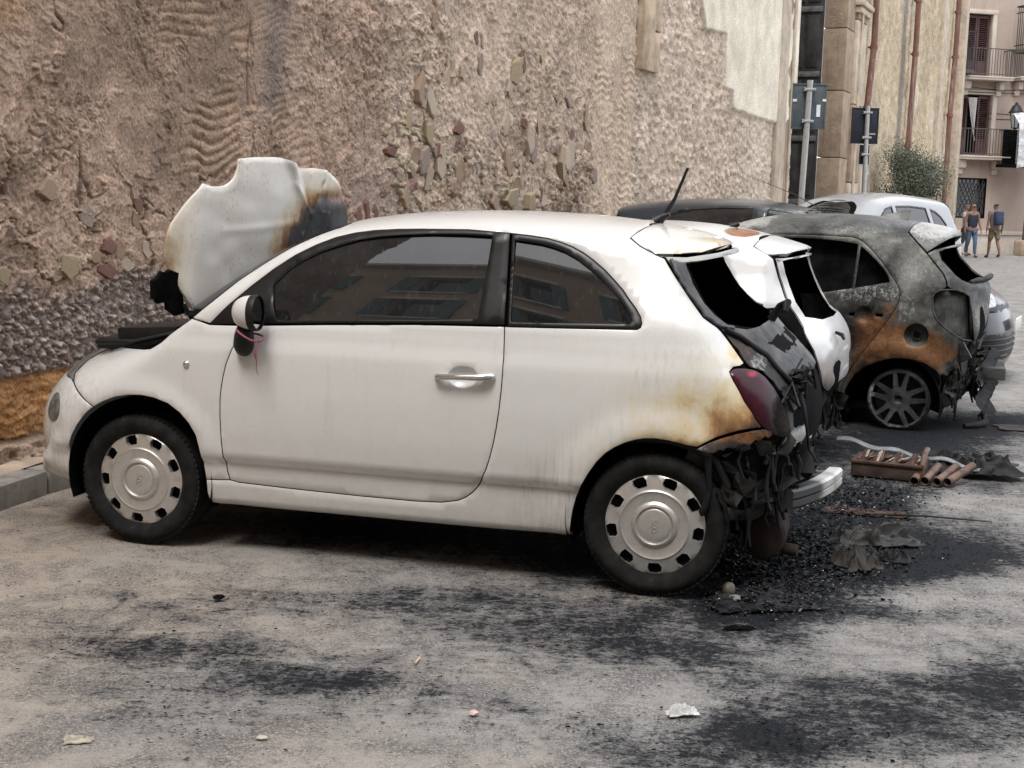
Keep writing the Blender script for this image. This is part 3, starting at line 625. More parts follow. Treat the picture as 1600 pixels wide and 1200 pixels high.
    # rough cast on the right
    we = sstep(9.6, 9.75, t); b = 1-np.abs(f(t*7, z*9, 4, 29)); h = h*(1-.5*we)+we*(.045*b**2-.025+.026*f(t*16, z*16, 4, 30)+.012*f(t*42, z*42, 2, 31))
    ce = k((.56, .46, .375))*(1+.20*E(n2))*(1+.12*E(n)); ce = ce*(1-.42*E(sstep(.55, .1, b))); col = col*(1-E(we))+ce*E(we)
    lc = E(we*sstep(14.2, 15.0, t+.4*n)*sstep(2.9, 2.8, z)*(.6+.6*f(t*2, z*2, 3, 55))); lc = np.clip(lc, 0, 1); col = col*(1-.5*lc)+.5*lc*k((.60, .53, .44)); h = h*(1-.4*lc[..., 0])
    # smooth cream plaster with a stepped edge
    m = pmask(t, z, PLASTER, .012, .012, 7); h = h*(1-m)+m*(.060+.004*f(t*2, z*2, 3, 32)); col = col*(1-E(m))+E(m)*k((.69, .63, .52))*(1+.07*E(n))
    stn = np.exp(-((t-16.9+.03*n)/.12)**2)*m; col = col*(1-.4*E(stn))+.4*E(stn)*k((.60, .42, .26))
    # grey rough cast low on the left, ochre course, footing
    r = pmask(t, z, [(-9, .53), (-9, .93), (-.08, .95), (.26, .985), (.69, 1.06), (1.2, 1.05), (1.5, .98), (2.3, .85), (3.2, .4), (3.2, .3), (2.2, .50)], .03, .14, 9)
    bl = np.abs(f(t*26, z*26, 3, 33)); h = h*(1-.75*r)+r*(-.006+.055*bl+.010*f(t*60, z*60, 2, 34)); col = col*(1-E(r))+E(r)*k((.25, .20, .175))*(1+1.1*(E(bl)-.2))
    o = sstep(.56, .52, z+.03*n)*sstep(.19, .24, z+.02*n2)*sstep(3.2, 2.2, t); h = h*(1-o)+o*(-.016+.028*f(t*5, z*12, 5, 35)+.014*f(t*22, z*30, 4, 36)); col = col*(1-E(o))+E(o)*k((.42, .225, .10))*(1+.4*E(f(t*7, z*10, 4, 37)))
    g = sstep(.22, .19, z+.02*n2)*sstep(3.4, 2.4, t); h += g*(.05+.02*f(t*3, z*8, 4, 38)); col = col*(1-E(g))+E(g)*k((.37, .28, .21))*(1+.3*E(n2))
    gap = np.exp(-((z-.215+.02*n2)/.012)**2)*sstep(3.4, 2.4, t); col *= E(1-.75*gap); h -= .02*gap
    # old soot streaks and fire stains on the wall
    s1 = np.exp(-((t-2.42-.1*n)/.16)**2)*sstep(1.8, 2.3, z)*sstep(-.4, .3, f(t*3, z*1.2, 4, 39)); col = col*(1-.62*E(s1))+.62*E(s1)*k((.12, .11, .105))
    s2 = np.clip(np.exp(-(((t-2.35)/.85)**2+((z-1.62)/.33)**2))*(.75+.5*n), 0, 1); col = col*(1-.6*E(s2))+.6*E(s2)*k((.14, .088, .078))
    s3 = np.clip(np.exp(-(((t-3.75)/.35)**2+((z-1.45)/.28)**2))*(.7+.6*n2), 0, 1); col = col*(1-.55*E(s3))+.55*E(s3)*k((.12, .11, .11))
    return h, np.clip(col, .01, .9)
def build_wall():
    root = None; VV, QQ, CC = [], [], []; off = 0
    for t0, t1, z0, z1, d in ((-.9, 2.6, .02, 3.2, .0068), (2.585, 5.0, .5, 3.5, .0088), (4.98, 9.9, 1.2, 4.2, .0125), (9.88, 17.9, 1.4, 5.3, .020), (-7, -.88, -.05, 12, .09), (-.9, 17.9, 3.15, 12, .12), (2.5, 17.9, -.05, 1.45, .10)):
        tn, zn = max(2, int((t1-t0)/d)), max(2, int((z1-z0)/d)); T, Z = np.meshgrid(np.linspace(t0, t1, tn), np.linspace(z0, z1, zn), indexing='ij')
        h, c = wall_field(T, Z)
        if d > .05: h = h-.03
        VV.append(wp(T.ravel(), Z.ravel(), 0)+h.ravel()[:, None]*WN); QQ.append(grid_faces(tn, zn)[:, ::-1]+off); CC.append(c.reshape(-1, 3)); off += tn*zn
    root = npmesh('stone_wall', np.vstack(VV), np.vstack(QQ), M_['wall'], None, 180, {'col': np.vstack(CC)}, label='old rubble and render wall with stone chips, behind the white car', cat='wall')
    # body of the wall behind its face
    V = [wpt(t, z, h) for t in (-7, 17.88) for z in (-.1, 12) for h in (-.12, -.9)]
    # chips and blocks one can tell apart
    mats = []
    for i, (c, v) in enumerate((((.38, .295, .215), .28), ((.30, .215, .15), .28), ((.165, .088, .07), .3), ((.42, .335, .265), .25), ((.315, .255, .165), .28), ((.265, .21, .175), .28))):
        mats.append(simple('chip_stone_%d' % i, c, .9, 0, .25, var=v, vscale=22, bump=.5, bscale=70))
    shapes = []
    for q in range(30):
        n = random.choice((5, 6, 6, 7)); a = sorted(random.uniform(0, 2*math.pi) for _ in range(n)); a = [2*math.pi*i/n+random.uniform(-.35, .35) for i in range(n)]
        pr = [(math.cos(x)*random.uniform(.40, .62), math.sin(x)*random.uniform(.40, .62)) for x in a]; tx, ty = random.uniform(-.35, .35), random.uniform(-.35, .35)
        V = [(x*1.05, y*1.05, -.6) for x, y in pr]+[(x, y, .16+.55*(x*tx+y*ty)) for x, y in pr]+[(x*.90+random.uniform(-.04, .04), y*.90+random.uniform(-.04, .04), .24+.7*(x*tx+y*ty)+random.uniform(-.03, .05)) for x, y in pr]+[(random.uniform(-.2, .2), random.uniform(-.2, .2), .26+random.uniform(-.04, .06))]
        F = [(i, (i+1) % n, n+(i+1) % n, n+i) for i in range(n)]+[(n+i, n+(i+1) % n, 2*n+(i+1) % n, 2*n+i) for i in range(n)]+[(2*n+i, 2*n+(i+1) % n, 3*n) for i in range(n)]
        me = bpy.data.meshes.new('stone'); me.from_pydata(V, [], F); me.materials.append(mats[q % 6]); me.update(); me.polygons.foreach_set('use_smooth', [True]*len(me.polygons)); me.set_sharp_from_angle(angle=R(16)); shapes.append(me)
    basis = Matrix((WU, (0, 0, 1), WN)).transposed().to_4x4()
    def put(t, z, w_, h_, mi, rot=0, d=None, out=.002, shape=None):
        pool = [s for i, s in enumerate(shapes) if i % 6 == mi] if shape is None else [shape]
        o = bpy.data.objects.new('stone', random.choice(pool)); COL.objects.link(o); o.parent = root
        hh = float(wall_field(np.array([[t]]), np.array([[z]]))[0][0, 0]); d = d or .5*min(w_, h_)
        o.matrix_world = Matrix.Translation(wpt(t, z, hh+out)) @ basis @ Matrix.Rotation(rot, 4, 'Z') @ Matrix.Diagonal((w_, h_, d, 1))
    # the ones that catch the eye: t, height, width, tall, kind
    for a in ((.24, 1.53, .17, .13, 1, .15), (.92, 1.52, .06, .15, 2, .2), (.98, 1.45, .09, .10, 2, .5), (.95, 1.36, .07, .12, 1, .3), (.71, 1.22, .13, .11, 2, .3), (.70, 1.08, .17, .09, 2, -.2), (.39, 1.12, .12, .15, 4, .5), (-.06, 1.09, .08, .11, 4, .2), (.80, 1.20, .08, .13, 1, 0), (.60, 1.16, .10, .07, 1, .2), (.88, 1.12, .14, .1, 3, 0), (1.05, 1.2, .1, .12, 3, .3), (.55, 1.38, .14, .14, 5, .1), (3.98, 1.88, .16, .09, 2, 0), (4.30, 1.86, .16, .17, 1, 0), (4.70, 1.74, .16, .10, 2, .6), (4.55, 2.05, .12, .20, 4, .2), (4.22, 2.13, .10, .17, 4, -.2), (3.45, 1.33, .10, .22, 2, 0), (3.58, 1.40, .07, .22, 2, .1), (3.72, 1.38, .10, .17, 2, 0), (4.75, 1.92, .2, .14, 2, .1), (5.1, 2.12, .22, .13, 2, .3), (5.25, 2.0, .2, .1, 2, -.2), (5.0, 2.62, .12, .2, 4, 0), (6.3, 2.72, .30, .22, 4, .8), (6.4, 2.8, .12, .2, 2, .2), (4.72, 3.3, .14, .42, 1, -.2), (4.9, 3.1, .1, .2, 3, .2), (6.2, 1.55, .3, .17, 4, .2), (6.6, 1.52, .24, .2, 4, 0), (5.9, 1.5, .2, .16, 1, 0), (8.1, 2.45, .14, .3, 4, 0), (7.7, 2.2, .2, .14, 2, .5), (8.2, 2.1, .2, .12, 1, .2)): put(a[0], a[1], a[2], a[3], a[4], a[5])
    cnt = 0
    while cnt < 225:
        t = random.triangular(3.7, 8.7, 4.6); z = random.triangular(1.42, 3.3, 1.7); dn = fbm(np.array([t*1.2]), np.array([z*1.2]), 3, 23)[0]+.3-.2*abs(z-1.8)
        if random.random() > .25+1.2*max(0, dn): continue
        s = random.choice((.04, .05, .06, .075, .10, .14))*(1+.09*(t-4))*random.uniform(.8, 1.2); e = random.uniform(.5, 2.0); put(t, z, s, s*e, random.choices(range(6), (6, 4, 1.3, 8, 1.0, 5))[0], random.uniform(-.6, .6), out=random.uniform(-.024, .002)); cnt += 1
    qm = simple('quoin_stone', (.43, .335, .245), .9, 0, .15, var=.28, vscale=5, bump=.8, bscale=30)
    for (t, z, w_, h_) in ((9.90, 3.55, .42, 1.0), (10.22, 3.78, .24, .5), (10.2, 3.28, .2, .46), (9.95, 4.6, .5, 1.0), (10.3, 4.5, .25, .8)):
        b = MB(); b.box((0, 0, 0), (w_, h_, .16), None, .02); o = b.build('stone', qm, root, 30); o.matrix_world = Matrix.Translation(wpt(t, z, .02)) @ basis
    return root
WALL = build_wall()

# ------------------------------------------------------------ pavement and kerb at the foot of the wall
def build_kerb():
    line = resamp(np.array([(-3.9, 1.0), (-2.449, 6.318), (-2.307, 6.917), (-1.80, 8.05), (5.2, 23.8)]), .3, False)
    km = simple('kerb_stone', (.235, .215, .195), .9, 0, .3, var=.25, vscale=9, bump=.6, bscale=45); km2 = simple('pavement_sand', (.42, .33, .25), .95, 0, .2, var=.22, vscale=7, bump=.5, bscale=80)
    back = [W0[:2]+WU[:2]*((p-W0[:2])@WU[:2])-WN[:2]*.1 for p in line]
    V = [(p[0], p[1], .112) for p in line]+[(p[0], p[1], .128) for p in back]; n = len(line)
    # inner edge of the paving starts behind the kerb
    dirs = np.gradient(line, axis=0); nrm = np.stack([dirs[:, 1], -dirs[:, 0]], 1); nrm /= np.linalg.norm(nrm, axis=1)[:, None]
    V = [(p[0]-m[0]*.15, p[1]-m[1]*.15, .112) for p, m in zip(line, nrm)]+V[n:]
    side = mesh('pavement', V, [(i, i+1, n+i+1, n+i) for i in range(n-1)], km2, None, 180, kind='structure')
    i = 0; segs = [(a, b) for a, b in zip(line[::3][:-1], line[::3][1:])]
    for a, b in segs[:16]:
        d = b-a; L = np.linalg.norm(d); ang = math.atan2(d[1], d[0]); c = (a+b)/2; nn = np.array([d[1], -d[0]])/L
        k = MB(); k.box((0, 0, 0), (L-.012, .16, .22), None, .016); o = k.build('kerb_stone', km, side, 35)
        o.matrix_world = Matrix.Translation((c[0]-nn[0]*.075, c[1]-nn[1]*.075, .006+random.uniform(-.004, .004))) @ Matrix.Rotation(ang+random.uniform(-.01, .01), 4, 'Z')
build_kerb()

# ------------------------------------------------------------ wheels
def tyre_mesh(r=.288, w=.185, rr=.207, n=72):
    b = MB(); h = w/2
    b.lathe([(rr-.012, -h+.02), (rr, -h+.012), (rr+.012, -h+.002), (rr+.035, -h-.006), (r-.030, -h-.006), (r-.016, -h+.003), (r-.006, -h+.014), (r-.0015, -h+.03)], n)
    # tread: three ribs with grooves
    pr = []
    for a, c in ((-h+.03, -.036), (-.028, .028), (.036, h-.03)):
        pr += [(r-.0015, a), (r, a+.003), (r, c-.003), (r-.0015, c), (r-.009, c+.002), (r-.009, c+.006)]
    b.lathe(pr[:-2], n); b.lathe([(r-.0015, h-.03), (r-.006, h-.014), (r-.03, h), (rr+.02, h), (rr, h-.01)], n)
    for k in range(n):
        t = 2*math.pi*(k+.5)/n; rot = Matrix.Rotation(-t, 3, 'Y')
        for s in (-1, 1): b.box(rot @ Vector((r-.0085, s*(h-.021), 0)), (.014, .022, .0185), rot @ Matrix.Rotation(R(12*s), 3, 'X'))
    return b
def cover_mesh(name, parent, rr=.207):
    def fz(P):
        q = np.hypot(P[:, 0], P[:, 1])/rr
        z = np.interp(q, [0, .30, .34, .37, .42, .46, .62, .66, .69, .90, .96, 1.0], [.013, .012, .006, .016, .014, .004, .006, .009, .004, .000, -.004, -.014])
        return z
    holes = []
    for k in range(9):
        a = R(90+20+40*k); ca, sa = math.cos(a), math.sin(a)
        pts = smooth_poly([(.745, -.115), (.775, -.14), (.90, -.135), (.945, -.105), (.945, .105), (.90, .135), (.775, .14), (.745, .115)], .05)*rr
        holes.append(np.stack([pts[:, 0]*ca-pts[:, 1]*sa, pts[:, 0]*sa+pts[:, 1]*ca], 1)[::3])
    rings = np.vstack([circ((0, 0), q*rr, 0, 360, 73)[:-1] for q in (.10, .2, .285, .305, .325, .34, .355, .37, .40, .43, .46, .54, .615, .635, .66, .685, .71, .965, .985)])
    return plate(name, circ((0, 0), rr, 0, 360, 91)[:-1], holes, fz, M_['cover'], parent, dens=.0085, depth=.022, smooth=32, pts=rings)
_tyre = None
def text_mesh(txt, size, depth=.001):
    cu = bpy.data.curves.new('letters', 'FONT'); cu.body = txt; cu.size = size; cu.align_x = 'CENTER'; cu.align_y = 'CENTER'; cu.extrude = depth; cu.resolution_u = 3
    o = bpy.data.objects.new('letters', cu); COL.objects.link(o); dg = bpy.context.evaluated_depsgraph_get(); me = bpy.data.meshes.new_from_object(o.evaluated_get(dg))
    bpy.data.objects.remove(o); return me
def wheel500(root, x, y, side, spin, full=True):
    global _tyre
    if _tyre is None: _tyre = [tyre_mesh(), None, None]
    w = empty('wheel', (x, y, .286)); w.parent = root; w.rotation_euler = (0, R(spin), 0 if side < 0 else math.pi)
    if _tyre[1] is None:
        t = _tyre[0].build('tyre', M_['tyre'], w, 40); c = cover_mesh('wheel_cover', w); c.location = (0, -.082, 0)
        bk = MB().lathe([(.0, -.03), (.10, -.035), (.17, -.05), (.205, -.07)], 40).build('brake_backing', M_['soot'], w)
        me = text_mesh('500', .036, .0016); me.materials.append(M_['chrome']); me.name = 'emblem'
        em = link(bpy.data.objects.new('emblem', me), w); em.location = (0, -.0965, 0); em.rotation_euler = (R(90), R(90), 0)
        _tyre[1] = [t, c, bk, em]
    else:
        for o in _tyre[1]:
            q = o.copy(); COL.objects.link(q); q.parent = w
    return w

# ------------------------------------------------------------ car 1: white two-door hatchback, tail burnt, bonnet up
D_TOP = [(.361, .989), (.445, 1.075), (.532, 1.155), (.620, 1.228), (.703, 1.287), (.787, 1.333), (.869, 1.367), (.95, 1.388), (1.036, 1.401), (1.14, 1.409), (1.24, 1.413), (1.451, 1.417), (1.634, 1.408)]
D_GL = [(.632, 1.160), (.69, 1.222), (.751, 1.266), (.815, 1.301), (.885, 1.328), (.987, 1.361), (1.07, 1.376), (1.154, 1.385), (1.302, 1.395), (1.44, 1.397), (1.561, 1.394), (1.556, 1.25), (1.547, 1.064), (1.30, 1.049), (.95, 1.031), (.672, 1.015), (.645, 1.08)]
Q_OUT = [(1.643, 1.407), (1.72, 1.401), (1.794, 1.392), (1.85, 1.378), (1.898, 1.362), (1.945, 1.340), (1.99, 1.312), (2.038, 1.277), (2.085, 1.235), (2.12, 1.202), (2.152, 1.164), (2.182, 1.132), (2.203, 1.103), (2.212, 1.077), (2.208, 1.062), (2.196, 1.054), (1.95, 1.047), (1.675, 1.040)]
Q_GL = [(1.660, 1.382), (1.768, 1.370), (1.82, 1.358), (1.87, 1.341), (1.925, 1.313), (1.975, 1.279), (2.03, 1.240), (2.08, 1.196), (2.125, 1.152), (2.16, 1.110), (2.172, 1.088), (2.166, 1.074), (1.93, 1.066), (1.685, 1.058)]
DOOR = [(.516, .988), (.49, .925), (.468, .87), (.45, .821), (.438, .77), (.430, .719), (.425, .67), (.424, .60), (.427, .50), (.435, .42), (.443, .35), (.452, .317), (.49, .308), (.721, .301), (1.042, .295), (1.298, .294), (1.41, .299), (1.48, .313), (1.515, .330), (1.543, .352), (1.567, .38), (1.586, .412), (1.606, .455), (1.624, .511), (1.638, .57), (1.649, .631), (1.658, .70), (1.665, .788), (1.668, .86), (1.667, .915), (1.664, .98), (1.661, 1.040), (1.3, 1.030), (.9, 1.010)]
QREAR = [(2.229, 1.343), (2.269, 1.328), (2.32, 1.261), (2.387, 1.177), (2.445, 1.109), (2.499, 1.072), (2.519, 1.053), (2.574, .986), (2.611, .940)]
LIGHT = [(2.563, .911), (2.575, .921), (2.60, .924), (2.627, .921), (2.650, .915), (2.669, .906), (2.692, .890), (2.711, .869), (2.735, .840), (2.755, .808), (2.770, .778), (2.783, .744), (2.798, .70), (2.803, .672), (2.788, .659), (2.755, .665), (2.726, .685), (2.696, .708), (2.676, .735), (2.656, .766), (2.630, .80), (2.605, .843), (2.58, .88)]
RARCH = [(2.46, .619), (2.44, .620), (2.413, .624), (2.347, .636), (2.30, .640), (2.252, .637), (2.215, .628), (2.177, .614), (2.138, .593), (2.102, .567), (2.068, .530), (2.037, .483), (2.008, .43), (1.984, .377), (1.972, .33), (1.964, .284), (1.958, .23), (1.955, .188)]
FARCH = [(.343, .313), (.336, .367), (.330, .44), (.314, .511), (.282, .562), (.241, .604), (.185, .640), (.119, .660), (.06, .667), (-.004, .665), (-.07, .652), (-.131, .627), (-.176, .602)]
SPOTS1 = [((2.80, -.60, .62), (.40, .55, .36), 1.0), ((2.66, -.78, .70), (.40, .4, .26), .66), ((2.40, -.82, .60), (.40, .4, .15), .50), ((2.50, -.80, .74), (.55, .4, .34), .34), ((2.1, -.82, .5), (.25, .3, .3), .22), ((2.86, 0, .95), (.40, .9, .36), 1.3), ((2.66, -.62, .99), (.15, .3, .14), .8), ((2.45, -.3, 1.36), (.22, .5, .08), .5), ((2.35, .1, 1.49), (.5, .5, .12), .30), ((2.32, -.58, 1.33), (.09, .2, .10), .4)]
def build_car1():
    root = empty('burnt_car', (-1.435, 6.542, 0), -15.33, label='white two-door car with raised bent bonnet and burnt-out tail, standing nose to the wall', cat='car')
    B = B500
    M_['white1'] = paint('white_paint_scorched', (.635, .635, .625), SPOTS1, .8, specks=.10, runs=[((2.45, -.8, .62), (.50, .5, .50), .75), ((2.05, -.8, .35), (.45, .5, .4), .5), ((-.35, -.7, .45), (.5, .6, .6), .28)], stops=[(0, (.635, .635, .625)), (.16, (.62, .595, .53)), (.30, (.58, .49, .32)), (.44, (.36, .21, .09)), (.58, (.13, .06, .030)), (.70, (.022, .017, .015)), (1., (.014, .014, .015))])
    wp = M_['white1']
    ch = M_['charred']
    a_roof = arc(B, (.80, 1.43), (2.142, 1.459))
    body = cat([(.272, 1.008), (.36, 1.085), (.45, 1.172), (.55, 1.248), (.655, 1.318), (.76, 1.375), (.83, 1.405), (.85, 1.42)], a_roof, [(2.13, 1.43), (2.115, 1.403), (2.165, 1.372)], QREAR, [(2.598, .930), (2.575, .927)],
               LIGHT[:1], LIGHT[::-1][:6], [(2.694, .703), (2.655, .699), (2.617, .691), (2.575, .677), (2.53, .660), (2.495, .640)], RARCH, [(1.5, .187), (1.152, .186), (.75, .186), (.363, .186), (.345, .25)], [(.343, .313)],
               DOOR[11:-2], [(1.675, 1.040)], Q_OUT[::-1][1:], D_TOP[::-1])
    panel('body', B, body, wp, root, both=True, dens=.028)
    fender = cat([(-.176, .602), (-.25, .645), (-.332, .690), (-.368, .718), (-.362, .770), (-.31, .812), (-.25, .832), (-.1, .846), (.03, .858), (.074, .865), (.13, .895), (.17, .932), (.272, 1.006), (.361, .984)], DOOR[:12], FARCH[:-1])
    bump = cat([(-.176, .602), (-.205, .58), (-.228, .558), (-.262, .515), (-.292, .467), (-.315, .41), (-.329, .343), (-.330, .27), (-.318, .20), (-.30, .16)], arc(B, (-.32, .155), (-.60, .70)), [(-.53, .703), (-.45, .70), (-.37, .70), (-.332, .688), (-.25, .643)])
    for s in (-1, 1):
        dn = .028 if s < 0 else .05
        panel('front_fender', B, fender, wp, root, s, dens=dn)
        cup = smooth_poly([(1.440, .838), (1.465, .868), (1.505, .874), (1.545, .866), (1.562, .838), (1.55, .805), (1.505, .786), (1.455, .800)], .012)
        d = panel('door', B, DOOR, wp, root, s, holes=[cup], dens=dn)
        cp = panel('handle_cup', B, cup, wp, d, s, dens=.012, gap=0, hem=0, roll=0, fmod=lambda V: V+np.stack([0*V[:, 0], np.maximum(0, 1-((V[:, 0]-1.502)/.062)**2-((V[:, 2]-.831)/.045)**2)**.6*.022, 0*V[:, 0]], 1))
        hb = MB(); yy = -B.Y([(1.5, .835)])[0]
        pts = [(1.394, yy-.004, .829), (1.402, yy-.022, .830), (1.43, yy-.030, .832), (1.50, yy-.033, .835), (1.575, yy-.030, .838), (1.622, yy-.022, .841), (1.632, yy-.004, .842)]
        hb.tube([(a, b*-s*1.0 if s > 0 else b, c) for a, b, c in pts], [.011, .013, .0125, .012, .0145, .015, .012], 10); hb.lathe([(0, yy*(1 if s < 0 else -1)-(.046 if s < 0 else -.046)), (.006, yy*(1 if s < 0 else -1)-(.046 if s < 0 else -.046)), (.007, yy*(1 if s < 0 else -1))], 12, c=(1.597, 0, .84))
        hb.build('handle', M_['chrome'], d, 50)
        dtrim = cat(D_TOP, [(1.661, 1.046), (1.3, 1.036), (.9, 1.016), (.516, .994), (.361, .986)])
        panel('window_trim', B, dtrim, M_['trim'], d, s, holes=[D_GL], dens=dn, gap=.001, off=.002)
        panel('window', B, D_GL, M_['glass'], d, s, dens=dn, gap=0, off=-.004, roll=0, hem=0, pane=True)
        q = panel('quarter_window', B, Q_GL, M_['glass'], root, s, dens=dn, gap=0, off=-.004, roll=0, hem=0, pane=True)
        panel('window_trim', B, Q_OUT, M_['trim'], q, s, holes=[Q_GL], dens=dn, gap=.001, off=.003)
        hl = [(-.338, .697), (-.372, .722), (-.365, .772), (-.315, .815), (-.262, .832), (-.31, .850), (-.40, .826), (-.50, .772), (-.545, .735), (-.50, .712), (-.42, .703)]
        panel('headlight', B, smooth_poly(hl, .02), M_['headlamp'], root, s, dens=.02, gap=.002, off=.006, hem=.03)
        fl = circ((-.425, .575), .062, 0, 360, 20)[:-1]*[1, 1]; panel('fog_light', B, fl*[.8, 1]+[-.085, 0], M_['headlamp'], root, s, dens=.015, gap=0, off=.006, hem=.01)
        lc = [(x, z) for x, z in LIGHT]
        panel('tail_light', B, smooth_poly(lc, .02), M_['taillamp'], root, s, dens=.018, gap=.002, off=.008, hem=.03, roll=.006)
        ym = B.Y([(.265, .813)])[0]
        r = MB(); r.lathe([(0, -.012), (.008, -.011), (.014, -.006), (.016, 0)], 16, c=(.265, 0, .813)); o = r.build('indicator', M_['chrome'], root, 50); o.location = (0, s*ym, 0); o.scale = (1, -s, 1)
        # arches, inside
        for ax, rr in ((.02, .352), (2.30, .362)):
            lb = MB(); V = []; ks = np.linspace(-20, 200, 27)
            for yy_ in (.79, .45):
                for t in ks: V.append((ax+rr*math.cos(R(t)), s*yy_, .30+rr*math.sin(R(t))))
            m = len(ks); lb.add(V, [(i, i+1, m+i+1, m+i) for i in range(m-1)]); lb.add(V[m:]+[(ax, s*.45, .3)], [(i, i+1, m) for i in range(m-1)])
            lb.build('wheel_liner', M_['soot'], root, 60)
    panel('front_bumper', B, bump, wp, root, both=True, dens=.028)
    spo = cat(arc(B, (2.142, 1.459), (2.455, 1.376)), [(2.40, 1.352), (2.32, 1.345), (2.229, 1.344), (2.165, 1.373), (2.115, 1.404)])
    panel('spoiler', B, spo, wp, root, both=True, dens=.024, off=.004, hem=.028, roll=.006)
    tg = cat([(2.240, 1.338), (2.35, 1.337)], arc(B, (2.478, 1.345), (2.486, 1.328)), [(2.42, 1.322), (2.355, 1.314), (2.392, 1.235), (2.44, 1.165), (2.486, 1.118), (2.545, 1.074), (2.60, 1.058)],
             arc(B, (2.66, 1.052), (2.88, .605)), [(2.82, .60), (2.79, .61), (2.772, .63), (2.79, .652), (2.808, .668), (2.803, .70), (2.788, .744), (2.760, .808), (2.716, .869), (2.674, .908), (2.629, .925), (2.613, .942), (2.576, .988), (2.521, 1.055), (2.501, 1.074), (2.448, 1.111), (2.390, 1.179), (2.323, 1.263), (2.272, 1.330)])
    tgo = panel('tailgate', B, tg, M_['tailgate1'], root, both=True, dens=.022, gap=.003, off=-.002, fmod=lambda V: V+np.stack([(.022*fbm(V[:, 1]*5, V[:, 2]*7, 4, 5)-.022*sstep(.60, .64, V[:, 2])*sstep(.86, .82, V[:, 2])*sstep(.50, .46, np.abs(V[:, 1])))*(V[:, 2] < 1.0), 0*V[:, 0], 0*V[:, 0]], 1))
    # seal hanging round the lost rear window
    for s in (-1, 1):
        pts = [(2.285, 1.322), (2.325, 1.262), (2.38, 1.187), (2.44, 1.118), (2.50, 1.078), (2.545, 1.066)]
        sb = MB(); sb.tube([(x+.012+.004*math.sin(9*i), s*(B.Y([(x+.012, z)])[0]+.006), z+.003*math.cos(7*i)) for i, (x, z) in enumerate(resamp(pts, .03, False))], .0085, 7)
        sb.build('window_seal', M_['seal'], tgo, 60)
    lin = cat(arc(B, (.82, 1.42), (2.44, 1.37)), [(2.36, 1.30), (2.44, 1.16), (2.52, 1.085), (2.6, 1.06)], arc(B, (2.66, 1.03), (2.80, .40)), [(2.52, .60), (2.3, .66), (2.05, .55), (1.93, .2), (.4, .2), (.36, .6), (.30, .95), (.5, 1.19)])
    panel('blackout_shell', B, lin, M_['soot'], root, both=True, dens=.06, gap=0, off=-.035, hem=0, roll=0)  # black layer inside the body, added to block light
    gb = MB(); gb.box((1.2, 0, .22), (2.2, 1.25, .05)); gb.box((2.2, 0, .40), (.9, 1.0, .04)); gb.box((1.95, 0, .75), (.12, 1.1, .65), Matrix.Rotation(R(14), 3, 'Y')); gb.build('floor_pan', M_['soot'], root, None)
    # engine bay
    eb = cat(arc(B, (-.58, .73), (.06, 1.0)), [(.22, .945), (.15, .88), (.06, .835), (-.1, .815), (-.3, .79), (-.45, .735)])
    panel('engine_bay', B, eb, M_['soot'], root, both=True, dens=.04, gap=0, off=-.03, hem=0, roll=0, fmod=lambda V: V+np.stack([0*V[:, 0], 0*V[:, 0], -.035+.02*fbm(V[:, 0]*9, V[:, 1]*9, 3, 3)], 1))
    bb = MB(); bb.box((-.06, -.40, .885), (.30, .34, .10), Matrix.Rotation(R(-4), 3, 'Y'), .008); bb.box((-.25, -.32, .85), (.14, .5, .05), None, .01); bb.tube([(-.3, -.6, .86), (-.1, -.62, .87), (.1, -.58, .92)], .012); bb.build('battery_cover', M_['plastic'], root, 40)
    ws = cat([(.276, 1.012), (.36, 1.09), (.45, 1.176), (.55, 1.252), (.655, 1.322), (.76, 1.379), (.83, 1.409), (.845, 1.422)], arc(B, (.80, 1.431), (.07, 1.005), True))
    panel('windscreen', B, ws, M_['glass'], root, both=True, dens=.05, gap=.002, off=-.004, roll=0)
    # rear end laid bare
    rp = cat([(2.46, .60), (2.53, .64), (2.62, .668), (2.70, .68), (2.78, .63)], arc(B, (2.832, .60), (2.60, .17)), [(2.52, .20), (2.47, .34), (2.45, .50)])
    panel('rear_panel', B, rp, M_['rearmetal'], root, both=True, dens=.03, gap=0, off=-.09, hem=0, roll=0, fmod=lambda V: V+np.stack([-.05+.06*fbm(V[:, 1]*9+V[:, 0]*6, V[:, 2]*12, 5, 8), .05*fbm(V[:, 0]*14, V[:, 2]*12, 4, 88), 0*V[:, 0]], 1))
    tb = [(2.455, .612), (2.50, .640), (2.56, .664), (2.617, .683), (2.66, .694), (2.70, .70), (2.735, .695), (2.738, .672), (2.722, .660), (2.712, .668), (2.69, .648), (2.678, .655), (2.655, .630), (2.64, .640), (2.62, .634), (2.60, .618), (2.575, .622), (2.56, .610), (2.545, .614), (2.525, .600), (2.49, .600)]
    panel('torn_bumper', B, tb, M_['torn'], root, dens=.014, off=.005, hem=.012, fmod=lambda V: V+np.stack([0*V[:, 0], .012*fbm(V[:, 0]*30, V[:, 2]*30, 3, 2), 0*V[:, 0]], 1))
    bm_ = MB(); pts = []
    for t in np.linspace(0, 1, 25): pts.append((2.79+.17*t**.8+.02*math.sin(3.1*t), -.56+.66*t, .385-.02*t))
    V = []; F = []
    sec = [(-.03, -.04), (.018, -.04), (.028, -.03), (.028, -.005), (.016, 0), (.028, .005), (.028, .03), (.018, .04), (-.03, .04)]
    for p in pts: V += [(p[0]+a, p[1], p[2]+b) for a, b in sec]
    n = len(sec); F = [(i*n+k, i*n+(k+1) % n, (i+1)*n+(k+1) % n, (i+1)*n+k) for i in range(len(pts)-1) for k in range(n)]+[tuple(range(n)), tuple((len(pts)-1)*n+k for k in range(n))]
    bm_.add(V, F); beam = bm_.build('bumper_beam', M_['beam'], root, 35)
